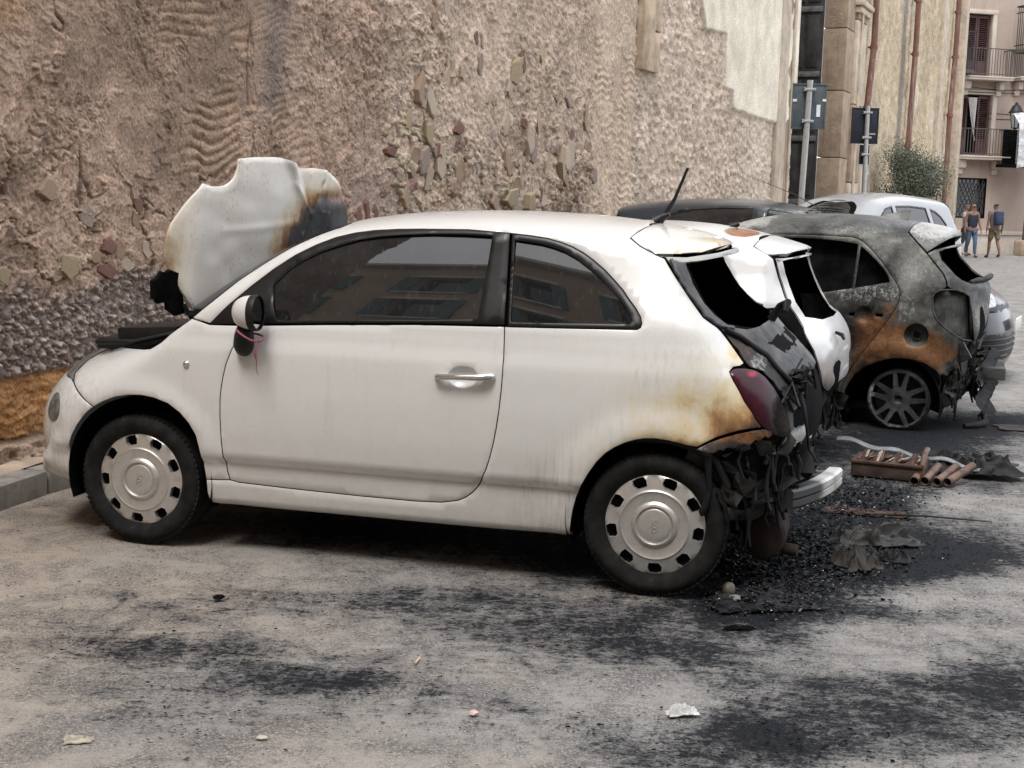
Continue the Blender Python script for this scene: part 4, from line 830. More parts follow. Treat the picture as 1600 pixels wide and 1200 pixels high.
    for c_, d_ in (((2.72, -.50, .40), (.14, .07, .09)), ((2.66, -.56, .50), (.05, .10, .22)), ((2.70, -.45, .31), (.03, .02, .20))):
        bk = MB(); bk.box(c_, d_, None, .006); bk.build('bumper_bracket', M_['charred'], beam, 40)
    mf = MB(); mf.lathe([(0, -.17), (.06, -.172), (.085, -.16), (.09, -.14), (.09, .14), (.085, .16), (.06, .172), (0, .17)], 28, 'y', (2.70, -.34, .205)); mf.lathe([(.093, -.145), (.096, -.14), (.093, -.135)], 28, 'y', (2.70, -.34, .205)); mu = mf.build('muffler', M_['rustdark'], root, 40)
    tp = MB(); tp.tube([(2.72, -.42, .17), (2.78, -.44, .155), (2.84, -.445, .15)], .024, 14); tp.build('tailpipe', M_['rustdark'], mu, 40)
    ax = MB(); ax.tube([(2.25, -.6, .27), (2.25, .6, .27)], .04); ax.tube([(2.34, -.62, .28), (2.05, -.5, .30)], .03); ax.tube([(2.42, -.52, .26), (2.44, -.52, .62)], .022); ax.build('rear_axle', M_['soot'], root, 40)
    for x, y, s, sp in ((0.02, -.695, -1, 6), (0.02, .695, 1, 50), (2.30, -.695, -1, -2), (2.30, .695, 1, 20)): wheel500(root, x, y, s, sp)
    # molten strip of arch lining over the rear tyre
    ml = MB(); ml.tube([(2.50, -.80, .585), (2.505, -.80, .52), (2.512, -.80, .45), (2.50, -.795, .39), (2.488, -.79, .355), (2.478, -.79, .35)], [.018, .013, .012, .013, .018, .012], 8)
    ml.tube([(2.05, -.765, .555), (2.12, -.77, .605), (2.22, -.775, .63), (2.34, -.78, .632), (2.44, -.785, .61), (2.53, -.78, .56), (2.575, -.77, .47), (2.59, -.765, .40)], [.010, .016, .018, .017, .016, .02, .016, .006], 8)
    V, F = [], []
    for i in range(14):
        for j in range(5):
            t = i/13; a = R(35-50*t); rr = .285+.012*j/4-.002; V.append((2.30+rr*math.cos(a)*(1+.01*math.sin(i*2.1)), -.80+.035*j/4+.006*math.sin(i*1.7+j), .287+rr*math.sin(a)))
    F = [(i*5+j, i*5+j+1, (i+1)*5+j+1, (i+1)*5+j) for i in range(13) for j in range(4)]; ml.add(V, F); ml.build('melted_liner', M_['melt'], root, 60)
    # mirror
    m = MB(); me = mirror_parts(root)
    # aerial
    ae = MB(); ae.tube([(2.13, -.02, 1.462), (2.16, -.02, 1.485), (2.19, -.02, 1.50)], [.035, .02, .012], 10); ae.tube([(2.16, -.02, 1.475), (2.21, -.02, 1.565), (2.262, -.02, 1.70)], [.013, .008, .006], 8); ae.build('aerial', M_['plastic'], root, 50)
    # fallen trim strip and wiring across the tailgate
    wb = MB()
    def on(x, z, e=.01): return (x+e*.6, -(B.Y([(x, z)])[0]+e*.6), z+e*.5)
    wb.tube([on(2.525, 1.06), on(2.58, 1.03), on(2.63, .99), on(2.68, .955, .012), on(2.73, .90, .016), on(2.775, .85, .02), on(2.805, .80, .03), on(2.82, .74, .04), on(2.828, .66, .05), on(2.83, .56, .06), (2.90, -.28, .48)], [.012, .011, .013, .012, .010, .012, .011, .008, .006, .005, .004], 7)
    for i in range(16):
        a = random.random()*.10; p = on(2.755+random.random()*.06, .80+random.random()*.09, .02); q = [(p[0]+random.uniform(-.03, .05), p[1]+random.uniform(-.05, .12), p[2]+random.uniform(-.06, .05)) for _ in range(3)]
        wb.tube([p]+q, .005+.006*random.random(), 5)
    wb.build('burnt_wiring', M_['melt'], tgo, 60)
    ht = MB(); ht.box((2.845, -.33, .665), (.022, .20, .022), Matrix.Rotation(R(-8), 3, 'Z'), .004); ht.build('tailgate_handle', M_['steel'], tgo, 40)
    st = MB(); st.tube([(2.655, -.05, 1.06), (2.69, -.06, 1.12), (2.72, -.08, 1.135), (2.715, -.10, 1.10)], [.02, .016, .022, .012], 8); st.build('wiper_stub', M_['melt'], tgo, 60)
    return root
def mirror_parts(root):
    out = []
    for s in (-1, 1):
        def f(V): return [(a, b if s < 0 else -b, c) for a, b, c in V]
        # shell: ellipsoid leaning, flat at the glass end (rearwards)
        cx, cy, cz = .600, -.885, 1.055
        V, F = [], []; n, m = 20, 9
        for i in range(m):
            t = i/(m-1); ph = t*math.pi/2; xx = -.085*math.cos(ph)+.012; rr = math.sin(ph)**.75
            for k in range(n):
                a = 2*math.pi*k/n; V.append((cx+xx+.02*math.sin(a)*0, cy+.060*rr*math.cos(a), cz+.072*rr*math.sin(a)))
        F = [(i*n+k, i*n+(k+1) % n, (i+1)*n+(k+1) % n, (i+1)*n+k) for i in range(m-1) for k in range(n)]
        mb = MB(); mb.add(f(V), F); sh = mb.build('door_mirror', M_['white1'], root, 60)
        rm = MB(); W = []
        for xx, rr in ((.0, 1.0), (.02, 1.04), (.032, 1.0), (.030, .90)):
            for k in range(n): a = 2*math.pi*k/n; W.append((cx+xx+.01, cy+.062*rr*math.cos(a), cz+.074*rr*math.sin(a)))
        rm.add(f(W), [(i*n+k, i*n+(k+1) % n, (i+1)*n+(k+1) % n, (i+1)*n+k) for i in range(3) for k in range(n)]); rm.build('mirror_bezel', M_['plastic'], sh, 50)
        gl = MB(); gl.add(f([(cx+.034, cy+.056*math.cos(2*math.pi*k/n), cz+.067*math.sin(2*math.pi*k/n)) for k in range(n)]), [tuple(range(n))]); gl.build('mirror_glass', M_['mirrorglass'], sh, None)
        ft = MB(); L = [((cx-.02, cy+.005, cz-.06), .034), ((cx-.04, cy+.03, cz-.105), .042), ((cx-.055, cy+.055, cz-.14), .044), ((cx-.062, cy+.075, cz-.16), .038), ((cx-.065, cy+.095, cz-.175), .024)]
        ft.tube(f([p for p, r in L]), [r for p, r in L], 14); ft.build('mirror_foot', M_['plastic'], sh, 60)
        out.append(sh)
    return out
def carW(root, p): return (Matrix.Translation(root.location) @ Matrix.Rotation(root.rotation_euler[2], 4, 'Z')) @ Vector(p)

def melt_mats():
    M_['melt'] = simple('melted_plastic', (.009, .009, .010), .6, 0, .25, var=.5, bump=.7, bscale=35)
    M_['seal'] = simple('scorched_seal', (.045, .052, .062), .5, 0, .5, var=.5, vscale=14, bump=.4, bscale=40)
    M_['torn'] = burnt_metal('torn_bumper_skin', [((2.6, -.8, .67), (.30, .3, .04), .6)], [((2.47, -.8, .62), (.05, .2, .03), .6)], tone=((.012, .010, .010), (.05, .04, .036)), spec=.15)
    M_['rearmetal'] = burnt_metal('burnt_rear_metal', ash=[((2.66, -.62, .52), (.12, .25, .18), 1.0), ((2.74, -.40, .45), (.1, .25, .12), .8)], tone=((.014, .014, .014), (.055, .054, .052)), dark=.1, spec=.1)
    M_['tailgate1'] = burnt_metal('tailgate_burnt', [((2.58, -.66, .98), (.12, .3, .14), .5)], [((2.83, -.45, .64), (.10, .5, .06), 1.2), ((2.78, -.35, .78), (.06, .3, .18), .6), ((2.66, -.60, .93), (.05, .2, .07), .7), ((2.40, -.2, 1.336), (.35, .9, .035), 1.5)], tone=((.038, .038, .040), (.105, .105, .11)), spec=.25)
    t = NT('beam_aluminium'); v = t.obj; n = t.noise(v, 9, 6, .65); x, y, z = t.sep(v)
    k = t.mr(t.m('ADD', y, t.m('MULTIPLY', t.m('SUBTRACT', n, .5), .25)), -.34, -.22)
    M_['beam'] = t.done(t.mix(k, (.02, .02, .02), t.mix(t.mr(n, .4, .7), (.55, .55, .53), (.34, .32, .29))), .5, t.m('MULTIPLY', k, .5), t.bump(n, .3, .005))
    M_['rustdark'] = simple('rusty_exhaust', (.030, .021, .018), .8, .2, .3, var=.5, vscale=9, bump=.5, bscale=50)
    t = NT('tail_lamp_scorched'); v = t.obj; n = t.noise(v, 12, 6, .65)
    b = t.m('ADD', t.mr(t.spot(v, (2.80, -.56, .72), (.20, .3, .22)), 0, 1, 0, 1.3, False), t.m('MULTIPLY', t.m('SUBTRACT', n, .5), .5))
    c = t.ramp(b, [(.0, (.034, .002, .008)), (.25, (.018, .002, .007)), (.38, (.014, .007, .008)), (.5, (.009, .0075, .007)), (.75, (.030, .026, .023)), (1, (.05, .043, .038))])
    c = t.mix(t.mr(t.spot(v, (2.638, -.70, .898), (.03, .05, .016)), 0, .5), c, (.30, .008, .028))
    M_['taillamp'] = t.done(c, t.mr(b, .3, .55, .25, .9), 0, t.bump(t.m('ADD', n, t.noise(v, 45, 5, .7)), t.mr(b, .3, .6, .05, 1.0), .014), t.mr(b, .3, .5, .35, .1), 0)
    M_['mirrorglass'] = silver('mirror_glass', (.5, .5, .5), .05, 1.0)
melt_mats()
CAR1 = build_car1()

# ------------------------------------------------------------ the other cars
def wk(x,z,w):
    for ax in (-.02,2.36):
        rho=np.hypot(x-ax,z-.22); w=w+.022*sstep(.46,.35,rho)*(z>.05)
    w=w-.02*sstep(.62,.55,z)*sstep(.2,.45,x)*(1-sstep(1.7,1.95,x))*1.0
    w=w-.04*sstep(.95,1.2,z)*sstep(1.9,2.7,x)
    return w
PK=[(-.62,.06,.30,2.5),(-.70,.14,.42,2.6),(-.72,.30,.46,2.6),(-.715,.45,.46,2.6),(-.66,.60,.44,2.5),(-.56,.70,.38,2.4),(-.35,.80,.28,2.3),(-.05,.875,.20,2.3),(.22,.935,.16,2.3),(.40,1.04,.14,2.3),(.65,1.19,.14,2.3),(.90,1.325,.13,2.3),(1.10,1.42,.14,2.3),(1.40,1.478,.15,2.3),(1.80,1.492,.15,2.3),(2.10,1.48,.15,2.3),(2.38,1.448,.16,2.4),(2.60,1.410,.17,2.5),(2.645,1.375,.18,2.6),(2.665,1.30,.20,2.8),(2.74,1.17,.24,2.8),(2.835,1.06,.27,2.9),(2.87,1.00,.28,3.0),(2.885,.85,.28,3.0),(2.88,.70,.28,3.0),(2.84,.58,.28,3.0),(2.82,.40,.28,3.0),(2.78,.22,.26,2.8),(2.60,.10,.15,2.5),(1.9,.08,.06,2.4),(1.0,.08,.05,2.4),(.3,.08,.06,2.4),(-.3,.07,.15,2.4)]
WK=[(.05,.72),(.12,.765),(.30,.785),(.50,.795),(.70,.80),(.85,.79),(.95,.77),(1.0,.755),(1.15,.70),(1.30,.64),(1.38,.605),(1.48,.57)]
def w2(x,z,w):
    for ax in (.0,2.28):
        rho=np.hypot(x-ax,z-.22); w=w+.018*sstep(.46,.36,rho)*(z>.05)
    return w-.04*sstep(.95,1.15,z)*sstep(1.6,2.6,x)
P2=[(-.58,.09,.30,2.4),(-.66,.16,.42,2.5),(-.69,.30,.46,2.6),(-.685,.45,.46,2.6),(-.64,.58,.45,2.6),(-.56,.68,.41,2.4),(-.40,.77,.32,2.3),(-.15,.845,.22,2.3),(.05,.90,.16,2.3),(.30,1.06,.15,2.3),(.55,1.21,.14,2.3),(.80,1.32,.13,2.3),(1.05,1.385,.12,2.3),(1.3,1.415,.11,2.3),(1.6,1.432,.105,2.3),(1.9,1.424,.105,2.3),(2.15,1.396,.12,2.3),(2.34,1.358,.13,2.4),(2.53,1.306,.14,2.5),(2.565,1.28,.16,2.7),(2.575,1.22,.20,2.8),(2.62,1.08,.24,2.8),(2.69,.93,.27,2.9),(2.755,.875,.28,3.0),(2.815,.78,.28,3.0),(2.842,.64,.28,3.0),(2.84,.50,.28,3.0),(2.79,.42,.28,3.0),(2.77,.28,.26,2.8),(2.68,.12,.18,2.5),(1.9,.10,.06,2.4),(1.0,.10,.05,2.4),(.3,.10,.06,2.4),(-.3,.09,.15,2.4)]
W2=[(.05,.70),(.10,.76),(.35,.795),(.60,.805),(.80,.80),(.92,.785),(1.0,.765),(1.15,.70),(1.27,.645),(1.36,.60),(1.45,.56)]

BK = Body(PK, WK, (wk,)); B2 = Body(P2, W2, (w2,))
_rim = {}
def alloy(name, mat, parent, rr=.21, kind='twin'):
    holes = []
    for k in range(5):
        for (a0, a1, r0, r1) in ((-9.5, 9.5, .42, .89), (-0., 0, 0, 0), (17.5, 54.5, .40, .89)):
            if r1 == 0: continue
            a0_, a1_ = R(90+72*k+a0), R(90+72*k+a1)
            aa = np.linspace(a0_, a1_, 7); outer = np.stack([np.cos(aa), np.sin(aa)], 1)*r1
            mid = (a0_+a1_)/2; inner = np.stack([np.cos(np.linspace(mid+.10, mid-.10, 3)), np.sin(np.linspace(mid+.10, mid-.10, 3))], 1)*r0
            holes.append(np.vstack([outer, inner])*rr)
    def fz(P): q = np.hypot(P[:, 0], P[:, 1])/rr; return np.interp(q, [0, .10, .13, .22, .30, .9, .95, 1], [.0, .0, .016, .018, .012, .006, .010, -.004])
    return plate(name, circ((0, 0), rr, 0, 360, 81)[:-1], holes, fz, mat, parent, dens=.014, depth=.028, smooth=30)
def barrel(parent, mat, rr=.21, w=.17):
    b = MB(); b.lathe([(rr-.001, 0), (rr+.006, .004), (rr+.004, .014), (rr-.022, .03), (rr-.03, w*.5), (rr-.015, w-.02), (rr+.004, w-.006), (rr+.004, w), (rr-.02, w)], 56); b.lathe([(0, .055), (.07, .055), (.075, .06), (.075, .085), (.10, .085), (.17, .075), (.172, .09)], 40)
    return b.build('rim_barrel', mat, parent, 40)
def bare_wheel(root, x, y, side, spin, mat, mat2, rr=.21):
    w = empty('wheel', (x, y, rr+.004)); w.parent = root; w.rotation_euler = (0, R(spin), 0 if side < 0 else math.pi)
    if not _rim: _rim['a'] = (alloy('alloy_rim', mat, w), barrel(w, mat2)); _rim['a'][0].location = (0, -.004, 0)
    else:
        for o in _rim['a']: q = o.copy(); COL.objects.link(q); q.parent = w
    return w
def shod_wheel(root, x, y, side, spin, rimmat, r=.29):
    w = empty('wheel', (x, y, r)); w.parent = root; w.rotation_euler = (0, R(spin), 0 if side < 0 else math.pi)
    if 's' not in _rim:
        t = link(bpy.data.objects.new('tyre', _tyre[1][0].data), w); a = alloy('alloy_rim', rimmat, w, .207); a.location = (0, -.08, 0); b = MB().lathe([(0, -.04), (.12, -.045), (.205, -.07)], 30).build('brake_backing', M_['soot'], w); _rim['s'] = (t, a, b)
    else:
        for o in _rim['s']: q = o.copy(); COL.objects.link(q); q.parent = w
    return w
def liners(root, xs, rr, zc):
    for ax in xs:
        for s in (-1, 1):
            lb = MB(); V = []; ks = np.linspace(-20, 200, 23)
            for yy in (.775, .45):
                for t in ks: V.append((ax+rr*math.cos(R(t)), s*yy, zc+rr*math.sin(R(t))))
            m = len(ks); lb.add(V, [(i, i+1, m+i+1, m+i) for i in range(m-1)]); lb.add(V[m:]+[(ax, s*.45, zc)], [(i, i+1, m) for i in range(m-1)])
            lb.build('wheel_liner', M_['soot'], root, 60)
def seats(root, x, z):
    for nm, xx in (('front_seat', x), ('rear_seat', x+.85)):
        for s in (-1, 1):
            b = MB(); b.box((xx+.05, s*.34, z+.28), (.13, .44, .55), Matrix.Rotation(R(14), 3, 'Y'), .03); b.box((xx-.2, s*.34, z), (.5, .46, .12), None, .03); b.box((xx+.14, s*.34, z+.63), (.08, .24, .15), None, .03); b.build(nm, M_['soot'], root, 50)

# --- car 2: white small car behind the first, burnt white-hot
def build_car2():
    root = empty('burnt_car', (-.605, 9.27, 0), -20, label='small car burnt to white ash, between the near white car and the rust-streaked one', cat='car')
    B = B2; sp = [((2.80, -.60, .50), (.30, .5, .25), .9), ((1.6, -.1, 1.44), (.75, .8, .07), .62), ((.2, 0, .8), (1.3, 1.2, .6), 1.2), ((2.0, -.8, .4), (.8, .4, .3), .6)]
    wm = paint('white_ash_paint', (.56, .565, .57), sp+[((2.52, -.55, 1.15), (.10, .2, .22), .42), ((2.62, -.5, .95), (.12, .3, .08), .45), ((2.2, -.7, 1.0), (.5, .3, .25), .25), ((2.78, -.3, .72), (.2, .5, .12), .18)], .6, coat=.05, rust=[((2.22, -.25, 1.40), (.16, .5, .08), .9)], stops=[(0, (.56, .565, .57)), (.22, (.47, .465, .46)), (.40, (.34, .325, .31)), (.6, (.22, .19, .175)), (.8, (.10, .085, .08)), (1, (.04, .036, .034))])
    dk = burnt_metal('burnt_grey_metal', tone=((.05, .05, .052), (.15, .15, .15)))
    RE = [(2.33, 1.302), (2.42, 1.262), (2.462, 1.236), (2.50, 1.13), (2.55, 1.02), (2.585, .965), (2.52, .962)]
    far = [(2.64, .40), (2.62, .45), (2.55, .52), (2.45, .556), (2.28, .575), (2.10, .545), (1.98, .45), (1.935, .33), (1.925, .13), (1.2, .12), (.355, .12), (.345, .33), (.30, .45), (.18, .545), (0, .575), (-.18, .545), (-.30, .45), (-.345, .33), (-.34, .10)]
    rec = [(2.44, .958), (2.575, .966), (2.66, .85), (2.735, .72), (2.775, .60), (2.795, .48), (2.72, .415), (2.64, .42), (2.56, .60), (2.47, .82)]
    body = cat(arc(B, (-.30, .09), (.05, .90)), [(.12, .93), (.20, .925), (.34, 1.03), (.58, 1.185), (.80, 1.28), (.92, 1.325)], arc(B, (.85, 1.335), (2.34, 1.358)), RE, [(2.45, .955), (2.47, .82), (2.56, .60), (2.64, .43)], far)
    fw = [(.46, .975), (.60, 1.07), (.78, 1.19), (.95, 1.272), (1.10, 1.305), (1.52, 1.318), (1.52, .985)]
    qw = [(1.68, 1.315), (1.90, 1.31), (2.08, 1.300), (2.155, 1.257), (2.203, 1.21), (2.245, 1.13), (2.268, 1.07), (2.25, 1.03), (2.18, 1.01), (1.68, .985)]
    b = panel('body', B, body, wm, root, both=True, holes=[fw, qw], dens=.032)
    for s in (-1, 1):
        panel('quarter_window', B, qw, M_['reflectglass'], root, s, dens=.05, gap=0, off=-.006, roll=0, hem=0)
        panel('lamp_recess', B, rec, dk, root, s, dens=.03, gap=0, off=-.05, roll=0, hem=.0)
    spo = cat(arc(B, (2.345, 1.356), (2.566, 1.275)), [(2.52, 1.262), (2.46, 1.258), (2.423, 1.258), (2.333, 1.300)])
    panel('spoiler', B, spo, wm, root, both=True, dens=.024, off=.004, hem=.03, roll=.005)
    tg = cat([(2.47, 1.24), (2.53, 1.243)], arc(B, (2.574, 1.25), (2.575, 1.235)), [(2.545, 1.232), (2.512, 1.222), (2.533, 1.15), (2.560, 1.084), (2.605, .99), (2.66, .907), (2.70, .894)], arc(B, (2.75, .878), (2.84, .49)), [(2.80, .455), (2.795, .47), (2.778, .60), (2.74, .722), (2.665, .852), (2.592, .955), (2.557, 1.022), (2.508, 1.132)])
    tgo = panel('tailgate', B, tg, wm, root, both=True, dens=.024, gap=.003, fmod=lambda V: V+np.stack([.010*fbm(V[:, 1]*6, V[:, 2]*7, 3, 15)*(V[:, 2] < .85), 0*V[:, 0], 0*V[:, 0]], 1))
    la = MB(); la.tube([(2.81, -.30, .80), (2.85, -.33, .79), (2.865, -.345, .765)], [.010, .013, .008], 8); la.build('tailgate_latch', M_['melt'], tgo, 60)
    lin = cat(arc(B, (.86, 1.33), (2.46, 1.32)), [(2.50, 1.2), (2.58, 1.0), (2.66, .90)], arc(B, (2.76, .86), (2.79, .30)), [(2.6, .6), (2.3, .62), (1.95, .5), (1.9, .16), (.4, .16), (.36, .6), (.30, .92), (.6, 1.16)])
    panel('blackout_shell', B, lin, M_['soot'], root, both=True, holes=[qw, fw], dens=.06, gap=0, off=-.035, hem=0, roll=0)  # added black layer that stops light leaking through the panels
    rp = cat([(2.62, .43), (2.72, .41), (2.79, .46)], arc(B, (2.838, .49), (2.66, .12)), [(2.56, .14), (2.55, .35)])
    panel('rear_panel', B, rp, dk, root, both=True, dens=.04, gap=0, off=-.06, hem=0, roll=0)
    liners(root, (0, 2.28), .345, .22); seats(root, 1.0, .45)
    fl = MB(); fl.box((1.2, 0, .16), (2.4, 1.3, .05)); fl.build('floor_pan', M_['soot'], root, None)
    for x, y, s, sp_ in ((0, -.775, -1, 10), (0, .775, 1, 40), (2.28, -.775, -1, 30), (2.28, .775, 1, 0)): bare_wheel(root, x, y, s, sp_, M_['burntrim'], M_['burntrim2'])
    ae = MB(); ae.tube([(2.09, 0, 1.40), (2.14, 0, 1.425)], [.03, .014], 10); ae.build('aerial_base', M_['plastic'], root, 50)
    return root
# --- car 3: silver hatchback, burnt bare, rust and soot
def build_car3():
    root = empty('burnt_car', (.828, 11.006, 0), -24, label='five-door hatchback burnt to bare grey metal with rust-orange flanks and no tyres', cat='car')
    B = BK
    rust = [((2.40, -.8, .56), (.48, .5, .26), 1.15), ((2.20, -.8, .66), (.26, .5, .26), .9), ((2.30, -.8, .80), (.12, .4, .2), .5), ((2.68, -.6, .56), (.14, .4, .12), 1.0), ((2.05, -.8, .45), (.3, .4, .2), .6)]
    ash = [((2.15, -.76, .95), (.4, .2, .10), .55), ((2.0, -.58, 1.40), (.6, .16, .07), .42), ((2.42, -.8, .86), (.10, .3, .16), .5), ((1.15, -.2, 1.42), (.4, .9, .12), 1.0), ((2.55, -.3, 1.38), (.25, .8, .16), 1.2), ((2.30, -.4, 1.46), (.3, .5, .08), .5), ((2.50, -.66, 1.12), (.18, .2, .2), .35), ((2.86, -.2, .80), (.1, .6, .2), .7)]
    km = burnt_metal('burnt_bare_metal', rust, ash, tone=((.030, .030, .028), (.105, .105, .096)), sheen=.45); dk = burnt_metal('burnt_dark_metal', [((2.66, -.6, .5), (.2, .4, .2), .7)], [((2.75, -.6, .55), (.2, .4, .3), .45)], dark=.4)
    door = [(1.36, 1.335), (1.70, 1.342), (1.993, 1.335), (2.04, 1.322), (2.078, 1.300), (2.145, 1.245), (2.207, 1.182), (2.27, 1.11), (2.325, 1.042), (2.355, .995), (2.369, .96), (2.367, .915), (2.355, .87), (2.311, .786), (2.262, .708), (2.213, .632), (2.165, .562), (2.126, .501), (2.075, .42), (2.03, .33), (2.0, .22), (1.32, .20), (1.28, .40), (1.27, .70), (1.30, .95)]
    win = [(1.42, 1.310), (1.623, 1.314), (1.807, 1.310), (1.93, 1.302), (2.03, 1.287), (2.09, 1.252), (2.142, 1.208), (2.19, 1.165), (2.236, 1.117), (2.275, 1.066), (2.290, 1.032), (2.18, 1.008), (2.074, .985), (1.842, .940), (1.37, .925)]
    fwin = [(.56, .935), (.80, 1.09), (1.0, 1.215), (1.15, 1.285), (1.25, 1.305), (1.21, .935)]
    fuel = circ((2.498, .677), .082, 0, 360, 25)[:-1]
    arch = [(2.712, .40), (2.69, .42), (2.672, .405), (2.64, .445), (2.575, .485), (2.50, .505), (2.427, .512), (2.35, .507), (2.268, .483), (2.18, .44), (2.106, .381), (2.06, .31), (2.038, .255), (2.02, .12)]
    lamp = [(2.585, .946), (2.60, .975), (2.631, .994), (2.69, .998), (2.743, .995), (2.78, .98), (2.811, .955), (2.824, .88), (2.83, .791), (2.836, .70), (2.835, .637), (2.79, .655), (2.724, .705), (2.675, .745), (2.633, .783), (2.61, .82), (2.597, .856), (2.588, .90)]
    front = [(1.2, .11), (.34, .11), (.325, .30), (.27, .42), (.16, .505), (-.02, .54), (-.2, .505), (-.31, .42), (-.36, .28), (-.355, .075)]
    cp = [(2.36, 1.38), (2.43, 1.315), (2.506, 1.242), (2.567, 1.174), (2.635, 1.098), (2.66, 1.05), (2.668, 1.02), (2.655, 1.003)]
    ib = lamp[3:2:-1]+lamp[2::-1]+lamp[:11:-1]
    body = cat(arc(B, (-.32, .07), (.22, .935)), [(.30, .955), (.36, .945), (.55, 1.075), (.80, 1.235), (.98, 1.325), (1.03, 1.36)], arc(B, (.95, 1.35), (2.38, 1.448)), cp, [(2.631, .996), (2.60, .977), (2.583, .946), (2.586, .90), (2.595, .856), (2.608, .82), (2.631, .781), (2.673, .743), (2.722, .703), (2.77, .668), (2.775, .60), (2.765, .52), (2.73, .43)], arch, front)
    panel('body', B, body, km, root, both=True, holes=[door, fwin, fuel], dens=.034)
    for s in (-1, 1):
        d = panel('rear_door', B, door, km, root, s, holes=[win, circ((2.135, .797), .058, 0, 360, 19)[:-1], [(2.03, .787), (2.03, .807), (2.07, .812), (2.07, .785)], [(2.215, .79), (2.215, .812), (2.262, .812), (2.262, .79)]], dens=.034, gap=.003, roll=.003)
        panel('handle_cup', B, circ((2.135, .797), .058, 0, 360, 19)[:-1], km, d, s, dens=.014, gap=0, hem=0, roll=0, fmod=lambda V: V+np.stack([0*V[:, 0], np.maximum(0, 1-((V[:, 0]-2.135)/.058)**2-((V[:, 2]-.797)/.058)**2)**.6*.025, 0*V[:, 0]], 1))
        panel('door_lining', B, [(1.33, .26), (1.32, .9), (1.9, .925), (2.28, 1.0), (2.33, .93), (2.25, .75), (2.05, .45), (1.98, .26)], M_['soot'], d, s, dens=.08, gap=0, hem=0, roll=0, off=-.03)
        y0, y1 = B.Y([(2.05, 1.283), (2.045, .968)]); b = MB(); b.tube([(2.05, s*(y0-.006), 1.286), (2.045, s*(y1-.008), .975)], .011, 6); b.build('window_bar', km, d, 40)
        panel('lamp_recess', B, lamp, dk, root, s, dens=.03, gap=0, off=-.055, hem=0, roll=0, fmod=lambda V: V+np.stack([-.02*np.sin((V[:, 2]-.6)*8), .0*V[:, 0], 0*V[:, 0]], 1))
        lb = MB(); pts = [(x, s*(B.Y([(x, z)])[0]-.004), z) for x, z in lamp]; lb.tube(pts+[pts[0]], .007, 6); lb.build('lamp_flange', km, root, 60)
        yf = B.Y([(2.498, .677)])[0]; fc = MB(); fc.lathe([(.084, 0), (.080, .02), (.066, .045), (.05, .05), (.036, .052), (.034, .04), (.028, .04), (.026, .09), (0, .09)], 28); fo = fc.build('fuel_recess', dk, root, 40); fo.location = (2.498, s*(yf+.001), .677); fo.scale = (1, -s, 1)
    gp = MB()
    spo = cat(arc(B, (2.386, 1.447), (2.652, 1.345)), [(2.60, 1.315), (2.55, 1.275), (2.512, 1.246), (2.435, 1.318), (2.365, 1.382)])
    panel('spoiler', B, spo, M_['spoilerash'], root, both=True, dens=.026, off=.006, hem=.03, roll=.006)
    tg = cat([(2.512, 1.238), (2.555, 1.265)], arc(B, (2.661, 1.315), (2.668, 1.285)), [(2.62, 1.268), (2.588, 1.248), (2.612, 1.194), (2.66, 1.145), (2.708, 1.096), (2.755, 1.062), (2.80, 1.042)], arc(B, (2.852, 1.035), (2.86, .605)), [(2.845, .615), (2.838, .64), (2.839, .70), (2.833, .791), (2.827, .88), (2.814, .957), (2.783, .982), (2.745, .998), (2.70, 1.002), (2.672, 1.022), (2.664, 1.052), (2.638, 1.100), (2.570, 1.176)])
    tgo = panel('tailgate', B, tg, km, root, both=True, dens=.028, gap=.003, fmod=lambda V: V+np.stack([.012*np.sin(V[:, 1]*8+V[:, 2]*9)*(V[:, 2] < 1.0), 0*V[:, 0], 0*V[:, 0]], 1))
    sl = MB(); sl.tube([(2.80, -.50, 1.045), (2.835, -.35, 1.055), (2.86, -.15, 1.05), (2.868, .1, 1.055), (2.87, .3, 1.06)], [.014, .02, .016, .024, .02], 8); sl.build('burnt_wiper', M_['charred'], tgo, 60)
    lin = cat(arc(B, (1.0, 1.36), (2.56, 1.38)), [(2.6, 1.2), (2.72, 1.07), (2.80, 1.03)], arc(B, (2.86, 1.02), (2.80, .40)), [(2.7, .62), (2.4, .56), (2.05, .42), (1.98, .14), (.4, .14), (.34, .5), (.34, .90), (.75, 1.18)])
    panel('blackout_shell', B, lin, M_['soot'], root, both=True, dens=.06, gap=0, off=-.11, hem=0, roll=0)  # black sheet added close behind the windows so the openings look dark
    rp = cat([(2.735, .43), (2.77, .52), (2.78, .60), (2.775, .665), (2.84, .63)], arc(B, (2.868, .602), (2.60, .10)), [(2.62, .14), (2.70, .30)])
    panel('rear_panel', B, rp, dk, root, both=True, dens=.035, gap=0, off=-.05, hem=0, roll=0, fmod=lambda V: V+np.stack([.03*fbm(V[:, 1]*9, V[:, 2]*9, 4, 18), 0*V[:, 0], 0*V[:, 0]], 1))
    br = MB(); br.box((2.76, -.62, .60), (.10, .04, .22), Matrix.Rotation(R(-30), 3, 'Y'), .006); br.build('lamp_bracket', km, root, 40)
    # shreds of bumper hanging down, beam end
    hb = MB(); V = []
    for i in range(15):
        for j in range(7):
            z = .56-.50*i/14; V.append((2.90+.03*math.sin(i*1.1+j)+.012*j, -.30+.05*j+.02*math.sin(i*.9), z+(.03*math.sin(j*2.3) if i == 14 else 0)+.01*math.sin(j*5+i)))
    hb.add(V, [(i*7+j, i*7+j+1, (i+1)*7+j+1, (i+1)*7+j) for i in range(14) for j in range(6)]); hb.tube([(2.93, -.22, .08), (2.95, -.24, .03), (2.90, -.32, .012), (2.82, -.40, .012)], [.02, .03, .035, .02], 7); hb.build('hanging_bumper', M_['melt'], root, 60)
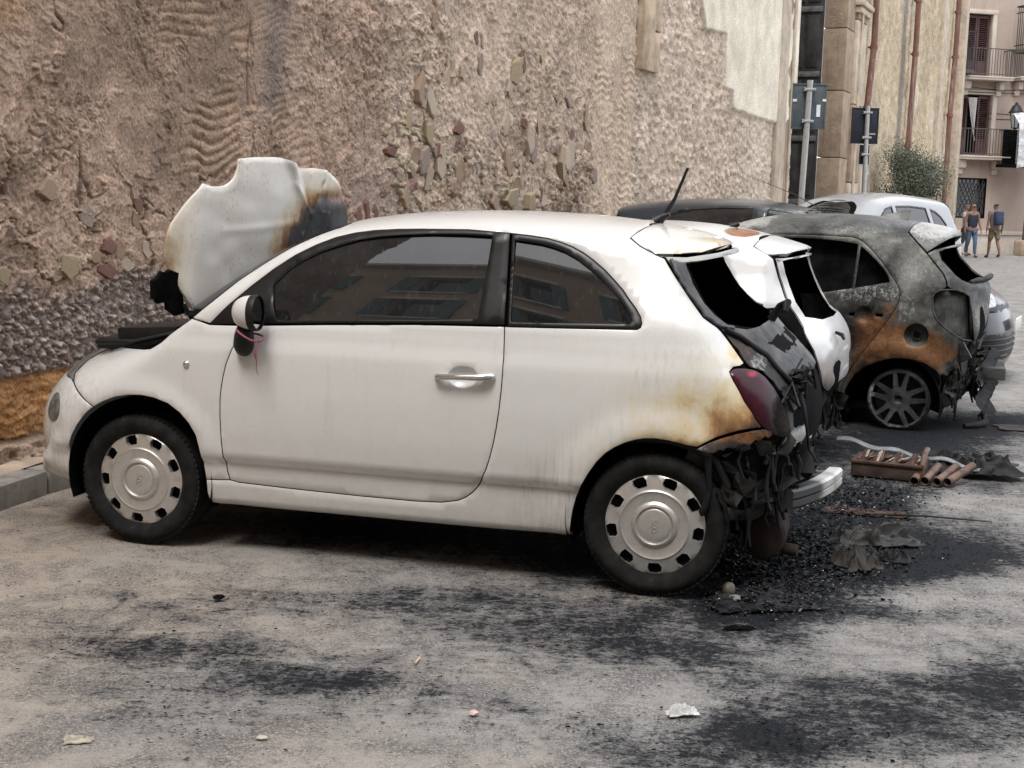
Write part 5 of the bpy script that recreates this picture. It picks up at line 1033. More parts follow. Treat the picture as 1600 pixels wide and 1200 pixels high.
    for dx, dy, z0, z1 in ((2.70, -.66, .40, .24), (2.76, -.52, .40, .06), (2.66, -.70, .40, .30)):
        h2 = MB(); h2.tube([(dx, dy, z0), (dx+.01, dy+.01, (z0+z1)/2), (dx, dy, z1)], [.006, .004, .008], 5); h2.build('hanging_strip', M_['charred'], root, 60)
    bm_ = MB(); bm_.box((2.95, .05, .385), (.16, .62, .085), Matrix.Rotation(R(6), 3, 'Z'), .008); bm_.build('bumper_beam', M_['charred'], root, 40)
    sf = MB(); V = [(2.08, -.028, 1.478), (2.08, .028, 1.478), (2.28, .028, 1.462), (2.28, -.028, 1.462), (2.26, -.006, 1.535), (2.26, .006, 1.535), (2.30, .006, 1.53), (2.30, -.006, 1.53)]
    sf.add(V, [(0, 1, 5, 4), (3, 7, 6, 2), (0, 4, 7, 3), (1, 2, 6, 5), (4, 5, 6, 7), (0, 3, 2, 1)]); sf.build('roof_fin', M_['spoilerash'], root, 30)
    liners(root, (-.02, 2.36), .325, .20); seats(root, 1.05, .42)
    fl = MB(); fl.box((1.2, 0, .14), (2.6, 1.3, .05)); fl.build('floor_pan', M_['soot'], root, None)
    for x, y, s, sp_ in ((-.02, -.745, -1, 12), (-.02, .745, 1, 40), (2.40, -.745, -1, 3), (2.40, .745, 1, 20)): bare_wheel(root, x, y, s, sp_, M_['burntrim'], M_['burntrim2'])
    return root
M_['reflectglass'] = simple('pale_reflection_glass', (.50, .51, .52), .35, 0, .5, var=.25, vscale=5)  # pale grey puts the reflection on the quarter glass into its colour
M_['burntrim'] = burnt_metal('burnt_alloy', ash=[((0, 0, -.2), (.2, .2, .06), .6), ((-.2, 0, 0), (.05, .2, .2), .6)], tone=((.020, .020, .022), (.06, .06, .064)))
M_['burntrim2'] = burnt_metal('burnt_barrel', tone=((.03, .03, .03), (.09, .09, .09)), dark=.4)
M_['spoilerash'] = burnt_metal('burnt_spoiler', ash=[((2.50, -.2, 1.42), (.3, .8, .2), .9)], tone=((.12, .12, .118), (.24, .24, .235)))
CAR2 = build_car2(); CAR3 = build_car3()

# --- sound cars
def plain_car(label, O, yaw, B, pm, DL_, ws, rw, arches, near, headx=None, roofz=None):
    root = empty('parked_car', (*O, 0), yaw, label=label, cat='car')
    far = []
    return root
def shift_prof(P, f): return [(*f(p[0], p[1]), p[2], p[3]) for p in P]
def build_car4():
    root = empty('parked_car', (3.93, 12.61, 0), 154.2, label='dark grey-blue hatchback parked nose outwards behind the rust-streaked burnt car', cat='car')
    K = 1.14; kx = lambda P: [(x*K if x > 0 else x, z) for x, z in P]; f = lambda x, z: (x*K if x > 0 else x, z+.085*sstep(.2, .9, z)+.015 if z > .2 else z+.06)
    Pf = shift_prof(PK, f); Wt = [(a+.13, b*1.03) for a, b in WK]; B = Body([(x, z, r*.72 if z > 1.3 else r, n) for x, z, r, n in Pf], Wt, ())
    pm = paint('blue_grey_paint', (.022, .028, .037), (), .06, coat=.1)
    far = kx([(2.72, .30), (2.70, .34), (2.66, .45), (2.56, .56), (2.36, .61), (2.16, .56), (2.06, .45), (2.02, .30), (2.01, .17), (1.2, .16), (.35, .16), (.33, .35), (.26, .50), (.14, .58), (-.02, .615), (-.2, .57), (-.31, .47), (-.36, .33), (-.355, .135)])
    fw = kx([(.48, 1.06), (.70, 1.23), (.92, 1.385), (1.08, 1.475), (1.28, 1.508), (1.28, 1.085)]); rw_ = kx([(1.39, 1.09), (1.39, 1.512), (1.64, 1.510), (1.90, 1.490), (2.12, 1.432), (2.27, 1.33), (2.36, 1.21), (2.33, 1.14)])
    lo = [(-.40, .30), (-.40, .46), (-.47, .48)]
    body = cat(arc(B, (-.32, .13), (.22*K, 1.035)), kx([(.30, 1.04), (.36, 1.035), (.55, 1.175), (.80, 1.34), (.98, 1.45), (1.03, 1.485)]), arc(B, (.97*K, 1.46), (2.64*K, 1.47)), kx([(2.56, 1.39), (2.55, 1.34), (2.60, 1.25), (2.66, 1.18), (2.74, 1.14)]), arc(B, (2.86*K, 1.11), (2.74*K, .18)), far)
    panel('body', B, body, pm, root, both=True, holes=[fw, rw_], dens=.04)
    for s in (-1, 1):
        for q in (fw, rw_):
            g = panel('side_window', B, q, M_['glass'], root, s, dens=.06, gap=.012, off=-.008, roll=0, hem=0); panel('window_trim', B, offset_poly(np.array(q), -.012), M_['trim'], g, s, holes=[offset_poly(np.array(q), .008)], dens=.05, gap=0, off=.001, roll=0)
        panel('headlight', B, smooth_poly([(-.60, .70), (-.54, .79), (-.40, .86), (-.30, .86), (-.38, .78), (-.50, .70)], .03), M_['headclear'], root, s, dens=.03, gap=0, off=.006, hem=.02)
        panel('tail_light', B, smooth_poly(kx([(2.60, 1.05), (2.72, 1.05), (2.82, .90), (2.80, .75), (2.70, .80), (2.62, .92)]), .03), M_['redlamp'], root, s, dens=.03, gap=0, off=.006, hem=.02)
        seam = MB()
        for pts in ([(1.335, 1.53), (1.335, 1.0), (1.33, .6), (1.32, .22)], [(.42, 1.03), (.38, .8), (.40, .45), (.42, .24)], [(2.05, 1.35), (2.30, 1.10), (2.28, .85), (2.12, .62)]):
            seam.tube([(x, s*(B.Y([(x, z)])[0]-.002), z) for x, z in resamp(np.array(kx(pts)), .05, False)], .004, 5)
        seam.build('door_seam', M_['trim'], root, 60, kind='stuff')
        for hx in (1.39, 2.28): h = MB(); yy = B.Y([(hx, .93)])[0]; h.tube([(hx-.1, s*yy, .925), (hx-.08, s*(yy+.025), .928), (hx+.08, s*(yy+.025), .933), (hx+.1, s*yy, .935)], .011, 7); h.build('door_handle', pm, root, 50)
        m = MB(); m.lathe([(0, -.05), (.06, -.045), (.085, -.02), (.09, .03), (0, .035)], 16, 'x', (.62, s*.93, 1.06)); m.box((.63, s*.84, 1.03), (.06, .12, .05), None, .01); m.build('door_mirror', pm, root, 50)
    panel('windscreen', B, cat(kx([(.305, 1.045), (.36, 1.04), (.55, 1.18), (.80, 1.345), (.98, 1.455), (1.025, 1.485)]), arc(B, (.97*K, 1.46), (.23*K, 1.04), True)), M_['glass'], root, both=True, dens=.06, gap=.002, off=-.004, roll=0)
    panel('rear_window', B, cat(kx([(2.57, 1.385), (2.56, 1.34), (2.61, 1.25), (2.67, 1.185), (2.745, 1.145)]), arc(B, (2.857*K, 1.112), (2.645*K, 1.465), True)), M_['glass'], root, both=True, dens=.05, gap=.002, off=-.004, roll=0)
    # nose: upper slot, lower intake with bars, plate
    panel('upper_grille', B, cat(arc(B, (-.70, .655), (-.655, .715)), [(-.55, .715), (-.47, .70), (-.46, .655), (-.55, .645)]), M_['plastic'], root, both=True, dens=.03, gap=0, off=.002, hem=.01, roll=0)
    lg = panel('lower_grille', B, cat(arc(B, (-.712, .22), (-.735, .46)), [(-.60, .46), (-.50, .44), (-.47, .30), (-.52, .22)]), M_['plastic'], root, both=True, dens=.03, gap=0, off=.002, hem=.01, roll=0)
    for z in (.26, .31, .36, .41):
        b = MB(); pts = [(x, -B.Y([(x, z)])[0]) for x in np.linspace(-.49, -.735, 14)]; pts = [(x-.006, y-.004, z) for x, y in pts if y < -.01]; b.tube(pts+[(x, -y, z) for x, y, z in pts[::-1]], .008, 6); b.build('grille_bar', M_['trim'], lg, 60)
    pl = MB(); pl.box((-.765, 0, .53), (.012, .46, .105), None, .003); pl.build('number_plate', simple('plate_white', (.72, .72, .70), .4, var=.05), root, 40)
    ae = MB(); ae.lathe([(.02, 0), (.012, .02), (0, .03)], 10, 'z', (1.12, .0, 1.50)); ae.tube([(1.12, 0, 1.52), (1.35, 0, 1.64), (1.60, 0, 1.735), (1.80, 0, 1.80)], [.006, .004, .003, .0025], 6); ae.build('aerial', M_['plastic'], root, 60)
    panel('blackout_shell', B, cat(arc(B, (-.30, .13), (2.72*K, .2)), kx([(2.6, .4), (2.36, .66), (2.1, .5), (1.99, .2)])+[(.4, .2), (.3, .5), (-.02, .66), (-.33, .4)]), M_['soot'], root, both=True, dens=.08, gap=0, off=-.04, hem=0, roll=0)  # added black liner, keeps light out of the closed body
    liners(root, (-.02, 2.69), .33, .29)
    for x, y, s, sp_ in ((-.02, -.70, -1, 12), (-.02, .70, 1, 40), (2.69, -.70, -1, 3), (2.69, .70, 1, 20)): shod_wheel(root, x, y, s, sp_, M_['cover'])
    return root
def build_car5():
    root = empty('parked_car', (3.72, 17.9, 0), 44.5, label='silver-white tall family car, only its roof and upper windows showing past the burnt cars', cat='car')
    f = lambda x, z: (x*1.08 if x > 0 else x, z+.23*sstep(.3, 1.1, z)+.02 if z > .2 else z+.06)
    Pf = shift_prof(PK, f); Pf = [(x+(.22*sstep(1.3, 1.7, z) if x > 2.3 else 0) if x > 2.3 else x-.12*sstep(1.1, 1.6, z)*(x < 1.2), z, r, n) for x, z, r, n in Pf]
    Wt = [(a*1.12+.05, b*1.06) for a, b in WK]; B = Body(Pf, Wt, ())
    pm = paint('silver_white_paint', (.27, .28, .295), (), .25, coat=.3)
    far = [(2.95, .35), (2.86, .48), (2.74, .60), (2.55, .65), (2.36, .60), (2.24, .48), (2.2, .30), (2.19, .17), (1.2, .16), (.35, .16), (.33, .35), (.26, .50), (.14, .60), (-.02, .64), (-.2, .60), (-.31, .48), (-.36, .33), (-.355, .135)]
    fw = [(.55, 1.16), (.72, 1.30), (.88, 1.42), (1.05, 1.52), (1.22, 1.55), (1.22, 1.175)]; mw = [(1.33, 1.18), (1.33, 1.555), (1.7, 1.56), (2.12, 1.535), (2.16, 1.20)]; qw = [(2.27, 1.215), (2.24, 1.525), (2.38, 1.49), (2.50, 1.42), (2.58, 1.33), (2.60, 1.25)]
    body = cat(arc(B, (-.32, .13), (.20, 1.13)), [(.24, 1.16), (.30, 1.15), (.45, 1.28), (.68, 1.46), (.85, 1.56), (.93, 1.61)], arc(B, (.85, 1.60), (2.76, 1.62)), [(2.80, 1.53), (2.82, 1.45), (2.84, 1.36), (2.90, 1.27)], arc(B, (3.06, 1.25), (2.96, .18)), far)
    panel('body', B, body, pm, root, both=True, holes=[fw, mw, qw], dens=.045)
    for s in (-1, 1):
        for q in (fw, mw, qw):
            g = panel('side_window', B, q, M_['glass'], root, s, dens=.07, gap=.012, off=-.008, roll=0, hem=0); panel('window_trim', B, offset_poly(np.array(q), -.012), M_['trim'], g, s, holes=[offset_poly(np.array(q), .008)], dens=.05, gap=0, off=.001, roll=0)
        panel('headlight', B, smooth_poly([(-.60, .75), (-.54, .86), (-.40, .94), (-.30, .93), (-.38, .84), (-.50, .75)], .03), M_['headclear'], root, s, dens=.03, gap=0, off=.006, hem=.02)
        m = MB(); m.lathe([(0, -.05), (.06, -.045), (.085, -.02), (.09, .03), (0, .035)], 16, 'x', (.60, s*.98, 1.20)); m.box((.61, s*.88, 1.17), (.06, .14, .05), None, .01); m.build('door_mirror', pm, root, 50)
    panel('windscreen', B, cat([(.245, 1.165), (.30, 1.155), (.45, 1.285), (.68, 1.465), (.85, 1.565), (.925, 1.61)], arc(B, (.85, 1.60), (.20, 1.135), True)), M_['glass'], root, both=True, dens=.06, gap=.002, off=-.004, roll=0)
    panel('blackout_shell', B, cat(arc(B, (-.30, .13), (2.9, .2)), [(2.8, .4), (2.55, .7), (2.25, .5), (2.17, .2), (.4, .2), (.3, .5), (-.02, .68), (-.33, .4)]), M_['soot'], root, both=True, dens=.09, gap=0, off=-.04, hem=0, roll=0)  # black liner added inside to block light
    liners(root, (-.02, 2.55), .34, .29)
    for x, y, s, sp_ in ((-.02, -.74, -1, 12), (-.02, .74, 1, 40), (2.55, -.74, -1, 3), (2.55, .74, 1, 20)): shod_wheel(root, x, y, s, sp_, M_['cover'])
    return root
M_['headclear'] = lampmat('clear_lamp', (.45, .46, .47), .08); M_['redlamp'] = lampmat('red_lamp', (.30, .01, .015), .15)
CAR4 = build_car4(); CAR5 = build_car5()

# ------------------------------------------------------------ church portal and the rendered wall beyond
BW = Matrix((WU, (0, 0, 1), WN)).transposed()
def wbox(mb, t0, t1, z0, z1, h0, h1, bev=0):
    return mb.box(wpt((t0+t1)/2, (z0+z1)/2, (h0+h1)/2), (t1-t0, z1-z0, h1-h0), BW, bev)
def stone_mat(name, c, var=.22, vs=3.5, streak=.35, bump=.5):
    t = NT(name); p = t.geo(); n = t.noise(p, vs, 7, .65); s = t.noise(t.scale(p, (5, 5, .5)), 1.6, 5, .6); f = t.noise(p, 30, 5, .7)
    col = t.mix(t.mr(n, .3, .7), tuple(q*(1-var) for q in c), tuple(min(1, q*(1+var)) for q in c)); col = t.mix(t.m('MULTIPLY', t.mr(s, .5, .75), streak), col, (.10, .085, .075)); col = t.mix(t.m('MULTIPLY', t.mr(f, .6, .75), .3), col, (.14, .11, .09))
    return t.done(col, .9, 0, t.bump(t.m('ADD', n, f), bump, .03), .25)
SB, SP, SD = stone_mat('portal_stone', (.33, .25, .18)), stone_mat('pale_stone', (.50, .42, .33)), stone_mat('dark_stain_stone', (.10, .09, .085), .3)
def build_portal():
    root = empty('church_portal', wpt(17.0, 0), 0, label='tall stone church portal with a dark panelled door leaf in its deep reveal', cat='portal')
    inv = Matrix.Translation(-root.location)
    def P(nm, boxes, mat, par=None, sm=30):
        m = MB()
        for b in boxes: wbox(m, *b)
        m.V = [tuple(Vector(v)-root.location) for v in m.V]; return m.build(nm, mat, par or root, sm)
    P('jamb', [(16.55, 17.15, 0, 12, -.3, .075, .02)], SP); P('jamb', [(17.16, 17.66, 0, 12, -.9, .06, .03)], SB); P('moulding', [(17.40, 17.52, 0, 12, .06, .09, .015)], SP)
    P('reveal_back', [(17.6, 20.9, 0, 12, -1.25, -1.05)], M_['soot'])
    z = 0
    for h in (1.35, 1.1, 1.25, 1.15, 1.3, 1.2, 1.3, 1.3): P('reveal_stone', [(20.80, 21.55, z+.006, z+h-.006, -.14, .30, .02)], SB); z += h
    lf = P('door_leaf', [(20.74, 20.84, 0, 12, -1.06, -.145, .004)], M_['doorwood'])
    for zz in (.3, 1.55, 2.75, 3.95, 5.15, 6.4):
        P('door_rail', [(20.70, 20.74, zz, zz+.10, -1.04, -.16, .01)], M_['doorwood2'], lf)
        for k in range(3): P('door_panel', [(20.715, 20.74, zz+.18, zz+1.14, -1.02+.29*k, -.79+.29*k, .012)], M_['doorwood'], lf)
    z = 0
    for h in (2.0, 1.5, 1.6, 1.3, 2.4, 2.4): P('pilaster_block', [(21.56, 22.55, z+.006, z+h-.006, -.2, .36+.01*random.random(), .03)], SB if random.random() < .6 else SP); z += h
    P('capital', [(21.45, 22.65, 5.35, 5.45, .0, .47, .03)], SP); P('capital', [(21.50, 22.6, 5.22, 5.34, .0, .42, .03)], SP)
    P('moulding', [(21.8, 21.95, 0, 12, .36, .40, .02)], SP)
    return root
M_['doorwood'] = simple('dark_door_panels', (.040, .038, .037), .6, 0, .4, var=.4, vscale=5, bump=.4, bscale=30); M_['doorwood2'] = simple('door_rails_weathered', (.13, .125, .12), .6, 0, .4, var=.35, vscale=9, bump=.3)
PORTAL = build_portal()
def build_wall2():
    T, Z = np.meshgrid(np.linspace(22.5, 41.6, 320), np.linspace(-.1, 13, 220), indexing='ij'); f = fbm
    b = 1-np.abs(f(T*3.2, Z*3.2, 4, 61)); h = .035*b**2+.02*f(T*8, Z*8, 3, 62)+.03*f(T*.7, Z*.5, 3, 63); n = f(T*1.2, Z*.8, 5, 64)
    k = np.array; col = k((.47, .385, .275))*(1+.2*n[..., None]); col = col*(1-.30*sstep(.55, .2, b)[..., None])
    pale = sstep(.25, .5, f(T*.5, Z*.9, 4, 65)+.12*np.exp(-((T-30)/.9)**2))[..., None]; col = col*(1-.5*pale)+.5*pale*k((.58, .54, .47))
    for tc_, wd, c, am in ((23.35, .28, (.075, .07, .068), .85), (29.75, .42, (.11, .105, .10), .7), (36.9, .35, (.55, .47, .36), .7), (41.2, .35, (.52, .44, .36), .7)):
        m = (np.exp(-(np.abs(T-tc_+.05*n)/wd)**4)*am)[..., None]; col = col*(1-m)+m*k(c)*(1+.2*n[..., None]); h = h*(1-m[..., 0]*.8)
    lo = sstep(1.9, 1.2, Z+.4*n)[..., None]; col = col*(1-.3*lo)
    o = npmesh('church_wall', wp(T.ravel(), Z.ravel())+h.ravel()[:, None]*WN, grid_faces(320, 220)[:, ::-1], M_['wall2'], None, 180, {'col': np.clip(col, .01, .9).reshape(-1, 3)}, label='long rough beige church wall beyond the portal with red drainpipes on it', cat='wall')
    m = MB()
    for a, b_, z1, hh in ((23.75, 24.05, 12, .10), (24.0, 24.35, 2.45, .16), (22.62, 23.0, 12, .12), (36.4, 37.3, 12, .13), (41.0, 41.7, 13, .25)):
        m = MB(); wbox(m, a, b_, -.1, z1, -.1, hh, .02); m.build('pilaster_strip', SP, o, 30)
    return o
M_['wall2'] = vcol('rough_render', scale=24, fine=90, bump=.6, dist=.02)
WALL2 = build_wall2()
def drainpipe(label, pts, r, gap, broken=False):
    t, z = pts[0]; root = empty('drainpipe', wpt(t, 0, .14), 0, label=label, cat='drainpipe', group='drainpipes on the church wall')
    pm = M_['pipe']; P3 = [wpt(a, b, .17)-root.location for a, b in pts]
    for a, b in zip(P3[:-1], P3[1:]):
        m = MB(); m.tube([a, b], r, 12); m.build('pipe_length', pm, root, 50)
    zz = pts[0][1]
    for (ta, za), (tb, zb) in zip(pts[:-1], pts[1:]):
        L = abs(zb-za); n = max(1, int(L/gap))
        for i in range(n):
            q = i/n; p = wpt(ta+(tb-ta)*q, za+(zb-za)*q, .17)-root.location; m = MB(); m.tube([p-Vector((0, 0, .05)), p+Vector((0, 0, .05))], r*1.22, 12); wv = Vector(WN); m.box(p-wv*.1, (.03, .2, .03), Matrix.Rotation(R(-24), 3, 'Z')); m.build('pipe_collar', M_['pipe2'], root, 40)
    return root
t = NT('terracotta_pipe'); p = t.geo(); n = t.noise(p, 5, 5, .6); s = t.noise(t.scale(p, (9, 9, .8)), 1.5, 4)
M_['pipe'] = t.done(t.mix(t.mr(s, .45, .75, 0, .8), t.mix(t.mr(n, .3, .7), (.19, .095, .075), (.14, .072, .06)), (.33, .27, .22)), .75, 0, None, .3); M_['pipe2'] = simple('pipe_collar', (.20, .075, .06), .7, var=.3, vscale=9)
drainpipe('broken terracotta drainpipe nearest the portal, ending above the second road sign', [(24.55, 11), (24.55, 4.9), (24.15, 3.6), (24.15, 3.45)], .068, 1.1)
drainpipe('full-length red drainpipe in the middle of the church wall, above the olive tree', [(30.7, 12), (30.7, 5.4), (30.45, 3.1), (30.45, .1)], .072, 1.25)
drainpipe('brownish red drainpipe at the far end of the church wall', [(39.3, 13), (39.3, 6.2), (38.9, 4.4), (38.9, .1)], .08, 1.35)

# ------------------------------------------------------------ road signs seen from behind
def sign(label, base, lean, plates, hgt, seed):
    root = empty('road_sign', base, 0, label=label, cat='road sign', group='road signs seen from behind')
    m = MB(); m.tube([(0, 0, 0), (lean*hgt, 0, hgt)], .042, 14); m.build('pole', M_['steel'], root, 50)
    for (x0, x1, z0, z1, mt) in plates:
        zc = (z0+z1)/2; xc = (x0+x1)/2; b = MB(); b.box((xc, .065, zc), (x1-x0, .012, z1-z0), None, .004)
        for e in ((xc, z0+.012, x1-x0, .02), (xc, z1-.012, x1-x0, .02)): b.box((e[0], .054, e[1]), (e[2], .012, e[3]))
        for xx in (x0+.012, x1-.012): b.box((xx, .0545, zc), (.02, .011, z1-z0-.05))
        pl = b.build('plate', mt, root, 30)
        for zz in (z0+.17*(z1-z0), z0+.86*(z1-z0)) if z1-z0 > .5 else (zc,):
            c = MB(); c.box((lean*zz, .0, zz), (.17, .10, .035), None, .008); c.box((lean*zz-.075, .0, zz), (.02, .12, .05)); c.build('clamp', M_['steel'], pl, 40)
    return root, pl
t = NT('sign_back_grey'); M_['signb'] = simple('sign_back_grey', (.085, .105, .12), .55, .3, .4, var=.15); M_['signd'] = simple('sign_back_dark', (.018, .022, .032), .5, .2, .4, var=.15)
s1, pl1 = sign('grey-backed road sign on a leaning pole, in front of the dark portal', (4.05, 19.5, 0), .022, [(-.16, .33, 2.62, 3.26, M_['signb'])], 3.30, 1)
for (x, z, w_, h_) in ((-.12, 3.02, .06, .035), (.30, 3.03, .05, .035), (.22, 2.88, .055, .17)):
    b = MB(); b.box((x, .050, z), (w_, .004, h_)); b.build('sticker', simple('sticker_white', (.62, .64, .66), .5, var=.1), pl1, None)
s2, pl2 = sign('dark-backed road sign with a small plate below, before the beige wall', (6.40, 25.0, 0), -.012, [(-.31, .19, 2.68, 3.33, M_['signd']), (-.13, .05, 2.31, 2.66, M_['signd'])], 3.36, 2)
b = MB(); b.box((.08, .050, 2.86), (.12, .004, .025)); b.build('sticker', M_['steel'], pl2, None)

# ------------------------------------------------------------ small olive tree
def build_olive():
    root = empty('olive_tree', (8.95, 31, 0), 0, label='small grey-green olive tree against the beige church wall', cat='tree')
    rr = random.Random(5); br = MB(); tips = []
    br.tube([(0, 0, .0), (.03, 0, .5), (-.02, .03, 1.0), (.02, 0, 2.0)], [.075, .06, .055, .05], 9)
    for i in range(36):
        a = rr.uniform(0, 6.28); e = rr.uniform(.2, 1.35); L = rr.uniform(.5, .95); p0 = Vector((0, 0, rr.uniform(1.0, 2.05))); d = Vector((math.cos(a)*math.cos(e), math.sin(a)*math.cos(e), math.sin(e))); p1 = p0+d*L*.55+Vector((0, 0, .04)); p2 = p0+d*L+Vector((rr.uniform(-.1, .1), rr.uniform(-.1, .1), rr.uniform(-.06, .12)))
        br.tube([p0, p1, p2], [.024, .014, .005], 6); tips += [p1, p2, (p1+p2)/2]
    br.build('trunk', simple('olive_bark', (.16, .13, .10), .9, var=.3, bump=.6), root, 60)
    V, F = [], []
    for i in range(24000):
        c = rr.choice(tips); g = c+Vector((rr.gauss(0, .15), rr.gauss(0, .15), rr.gauss(0, .14)))
        if g.z < .95: continue
        L = rr.uniform(.035, .065); w_ = L*.22; d = Vector((rr.gauss(0, 1), rr.gauss(0, 1), rr.gauss(.3, 1))).normalized(); s = d.cross(Vector((rr.gauss(0, 1), rr.gauss(0, 1), rr.gauss(0, 1)))).normalized()
        o = len(V); V += [g, g+d*L*.5+s*w_, g+d*L, g+d*L*.5-s*w_]; F.append((o, o+1, o+2, o+3))
    t = NT('olive_leaves'); n = t.noise(t.obj, 4, 3); isl = t.n('NewGeometry').outputs['Random Per Island']
    m = t.done(t.mix(isl, t.mix(t.mr(n, .35, .65), (.055, .072, .040), (.085, .10, .065)), (.125, .14, .105)), .6, 0, None, .4)
    mesh('crown', V, F, m, root, None)
    pot = MB(); pot.lathe([(0, 0), (.24, 0), (.30, .02), (.36, .42), (.39, .44), (.39, .50), (.34, .50), (.32, .44), (0, .44)], 28, 'z'); pot.build('pot', simple('clay_pot', (.30, .16, .10), .8, var=.2), root, 40)
build_olive()

# ------------------------------------------------------------ house across the end of the street
F0 = Vector((14.75, 46.8, 0)); FD = Vector((.97, .243, 0)).normalized(); FN = Vector((FD.y, -FD.x, 0))
FB = Matrix((FD, (0, 0, 1), FN)).transposed()
def build_far_house():
    root = empty('corner_house', F0, 0, label='beige plastered house with brown shutters and two balconies across the street end', cat='house')
    fb = Matrix((FD, FN*-1, (0, 0, 1))).transposed()   # x along, y into the house, z up
    def P(nm, boxes, mat, par=None, sm=30):
        m = MB()
        for (x0, x1, y0, y1, z0, z1, *bv) in boxes: m.box(fb @ Vector(((x0+x1)/2, (y0+y1)/2, (z0+z1)/2)), (x1-x0, y1-y0, z1-z0), fb, bv[0] if bv else 0)
        return m.build(nm, mat, par or root, sm)
    wm = stone_mat('beige_plaster', (.385, .305, .255), .10, .6, .22, .15); tm = stone_mat('pale_trim', (.50, .43, .37), .1, 2, .15, .1); sh = simple('brown_shutter', (.075, .035, .032), .6, var=.25, vscale=4); dk = M_['soot']
    # wall as a sheet with three real openings
    ops = [(.36, 1.34, 6.02, 8.10), (.33, 1.55, 3.40, 5.42), (.36, 1.58, 1.22, 2.60), (3.4, 4.4, 6.02, 8.1), (3.4, 4.4, 3.4, 5.42)]
    xs = sorted({-1.0, 14.0, *[a for o in ops for a in o[:2]]}); zs = sorted({-.1, 12.5, *[a for o in ops for a in o[2:]]}); w_ = []
    for a, b in zip(xs[:-1], xs[1:]):
        for c, d in zip(zs[:-1], zs[1:]):
            if not any(o[0] <= (a+b)/2 <= o[1] and o[2] <= (c+d)/2 <= o[3] for o in ops): w_.append((a, b, 0, .32, c, d))
    P('wall', w_, wm, sm=None); P('wall', [(-1, 14, 6.0, 6.3, -.1, 12.5)], wm)
    P('corner_strip', [(-.30, .12, -.10, .2, -.1, 12.5, .02)], tm); P('plinth', [(.12, 14, -.09, .0, -.1, .66, .02)], tm); P('ledge', [(.12, 14, -.15, .0, .66, .80, .02)], tm); P('string_course', [(.12, 14, -.04, 0, 8.9, 9.05, .01)], tm)
    for i, (a, b, c, d) in enumerate(ops):
        if i == 2:
            wn = P('window', [(a+.02, b-.02, .20, .24, c, d)], M_['glass']); g = MB()
            for k in range(13):
                u0 = a-.7+k*.16
                for s in (-1, 1):
                    x0, x1 = (u0, u0+.72) if s > 0 else (u0+.72, u0)
                    g.tube([fb @ Vector((min(max(x0, a), b), .05, c+.02 if True else c)), fb @ Vector((min(max(x1, a), b), .05, d-.02))], .012, 5)
            P('window_frame', [(a-.0, a+.05, .0, .2, c, d), (b-.05, b, .0, .2, c, d), (a, b, .0, .2, d-.05, d), (a, b, .0, .2, c, c+.05)], dk, wn); g.build('window_grille', simple('iron_grille', (.06, .055, .055), .6), wn, 50); continue
        f = P('balcony_door', [(a, b, .22, .26, c, d)], dk)
        fr = .13; P('door_surround', [(a-fr-.03, a-.005, -.07, .05, c, d+.1, .015), (b+.005, b+fr+.03, -.07, .05, c, d+.1, .015), (a-fr-.05, b+fr+.05, -.08, .05, d+.005, d+.15, .015)], tm, f)
        mid = (a+b)/2
        leaves = [(a+.03, mid-.01), (mid+.01, b-.03)] if i != 1 else [(a+.03, a+.36), (mid+.15, b-.03)]
        for x0, x1 in leaves:
            lv = P('shutter', [(x0, x0+.06, .10, .15, c+.02, d-.03), (x1-.06, x1, .10, .15, c+.02, d-.03), (x0+.06, x1-.06, .10, .15, d-.13, d-.03), (x0+.06, x1-.06, .10, .15, c+.02, c+.55)], sh, f)
            m = MB(); z = c+.60
            while z < d-.16: m.box(fb @ Vector(((x0+x1)/2, .125, z)), (x1-x0-.12, .045, .012), fb @ Matrix.Rotation(R(35), 3, 'X')); z += .062
            o = m.build('louvre_slats', sh, f, None); o['kind'] = 'stuff'
        if i == 1:
            V = []; 
            for j in range(16):
                for k in range(10):
                    q = k/9; xx = .62+(.34*(1-q)**1.2)*(j/15)+.30*q+.05*math.sin(j*1.9)*.3; V.append(fb @ Vector((xx, -.02-.05*q+.03*math.sin(j*1.7+k*.3), 5.32-1.45*q)))
            mesh('curtain', V, [tuple(int(v) for v in q) for q in grid_faces(16, 10)], simple('pale_curtain', (.50, .47, .45), .9, var=.1), f, 180)
    def balcony(x0, x1, z, dep, par, rm, rail_h=.92, step=.105, slabm=None):
        sl = P('balcony_slab', [(x0, x1, -dep, -.005, z-.13, z, .02), (x0-.03, x1+.03, -dep-.03, -.006, z-.05, z-.012, .01)], slabm or tm)
        for xx in (x0+.12, x1-.32): P('bracket', [(xx, xx+.2, -dep*.55, -.005, z-.42, z-.135, .05), (xx, xx+.2, -dep*.25, -.006, z-.62, z-.42, .05)], tm, sl)
        P('handrail', [(x0, x1, -dep, -dep+.04, z+rail_h-.03, z+rail_h), (x0, x0+.04, -dep, -.01, z+rail_h-.03, z+rail_h), (x1-.04, x1, -dep, -.01, z+rail_h-.03, z+rail_h), (x0, x1, -dep+.008, -dep+.03, z+.06, z+.085)], rm, sl)
        n = int((x1-x0)/step)
        for k in range(n+1): P('baluster', [(x0+.012+k*(x1-x0-.04)/n, x0+.028+k*(x1-x0-.04)/n, -dep+.012, -dep+.028, z, z+rail_h-.03)], rm, sl)
        for k in range(1, int(dep/step)):
            for xx in (x0+.012, x1-.03): P('baluster', [(xx, xx+.016, -dep+k*step, -dep+k*step+.016, z, z+rail_h-.03)], rm, sl)
    rm = simple('balcony_iron', (.085, .075, .072), .55, .3, var=.15)
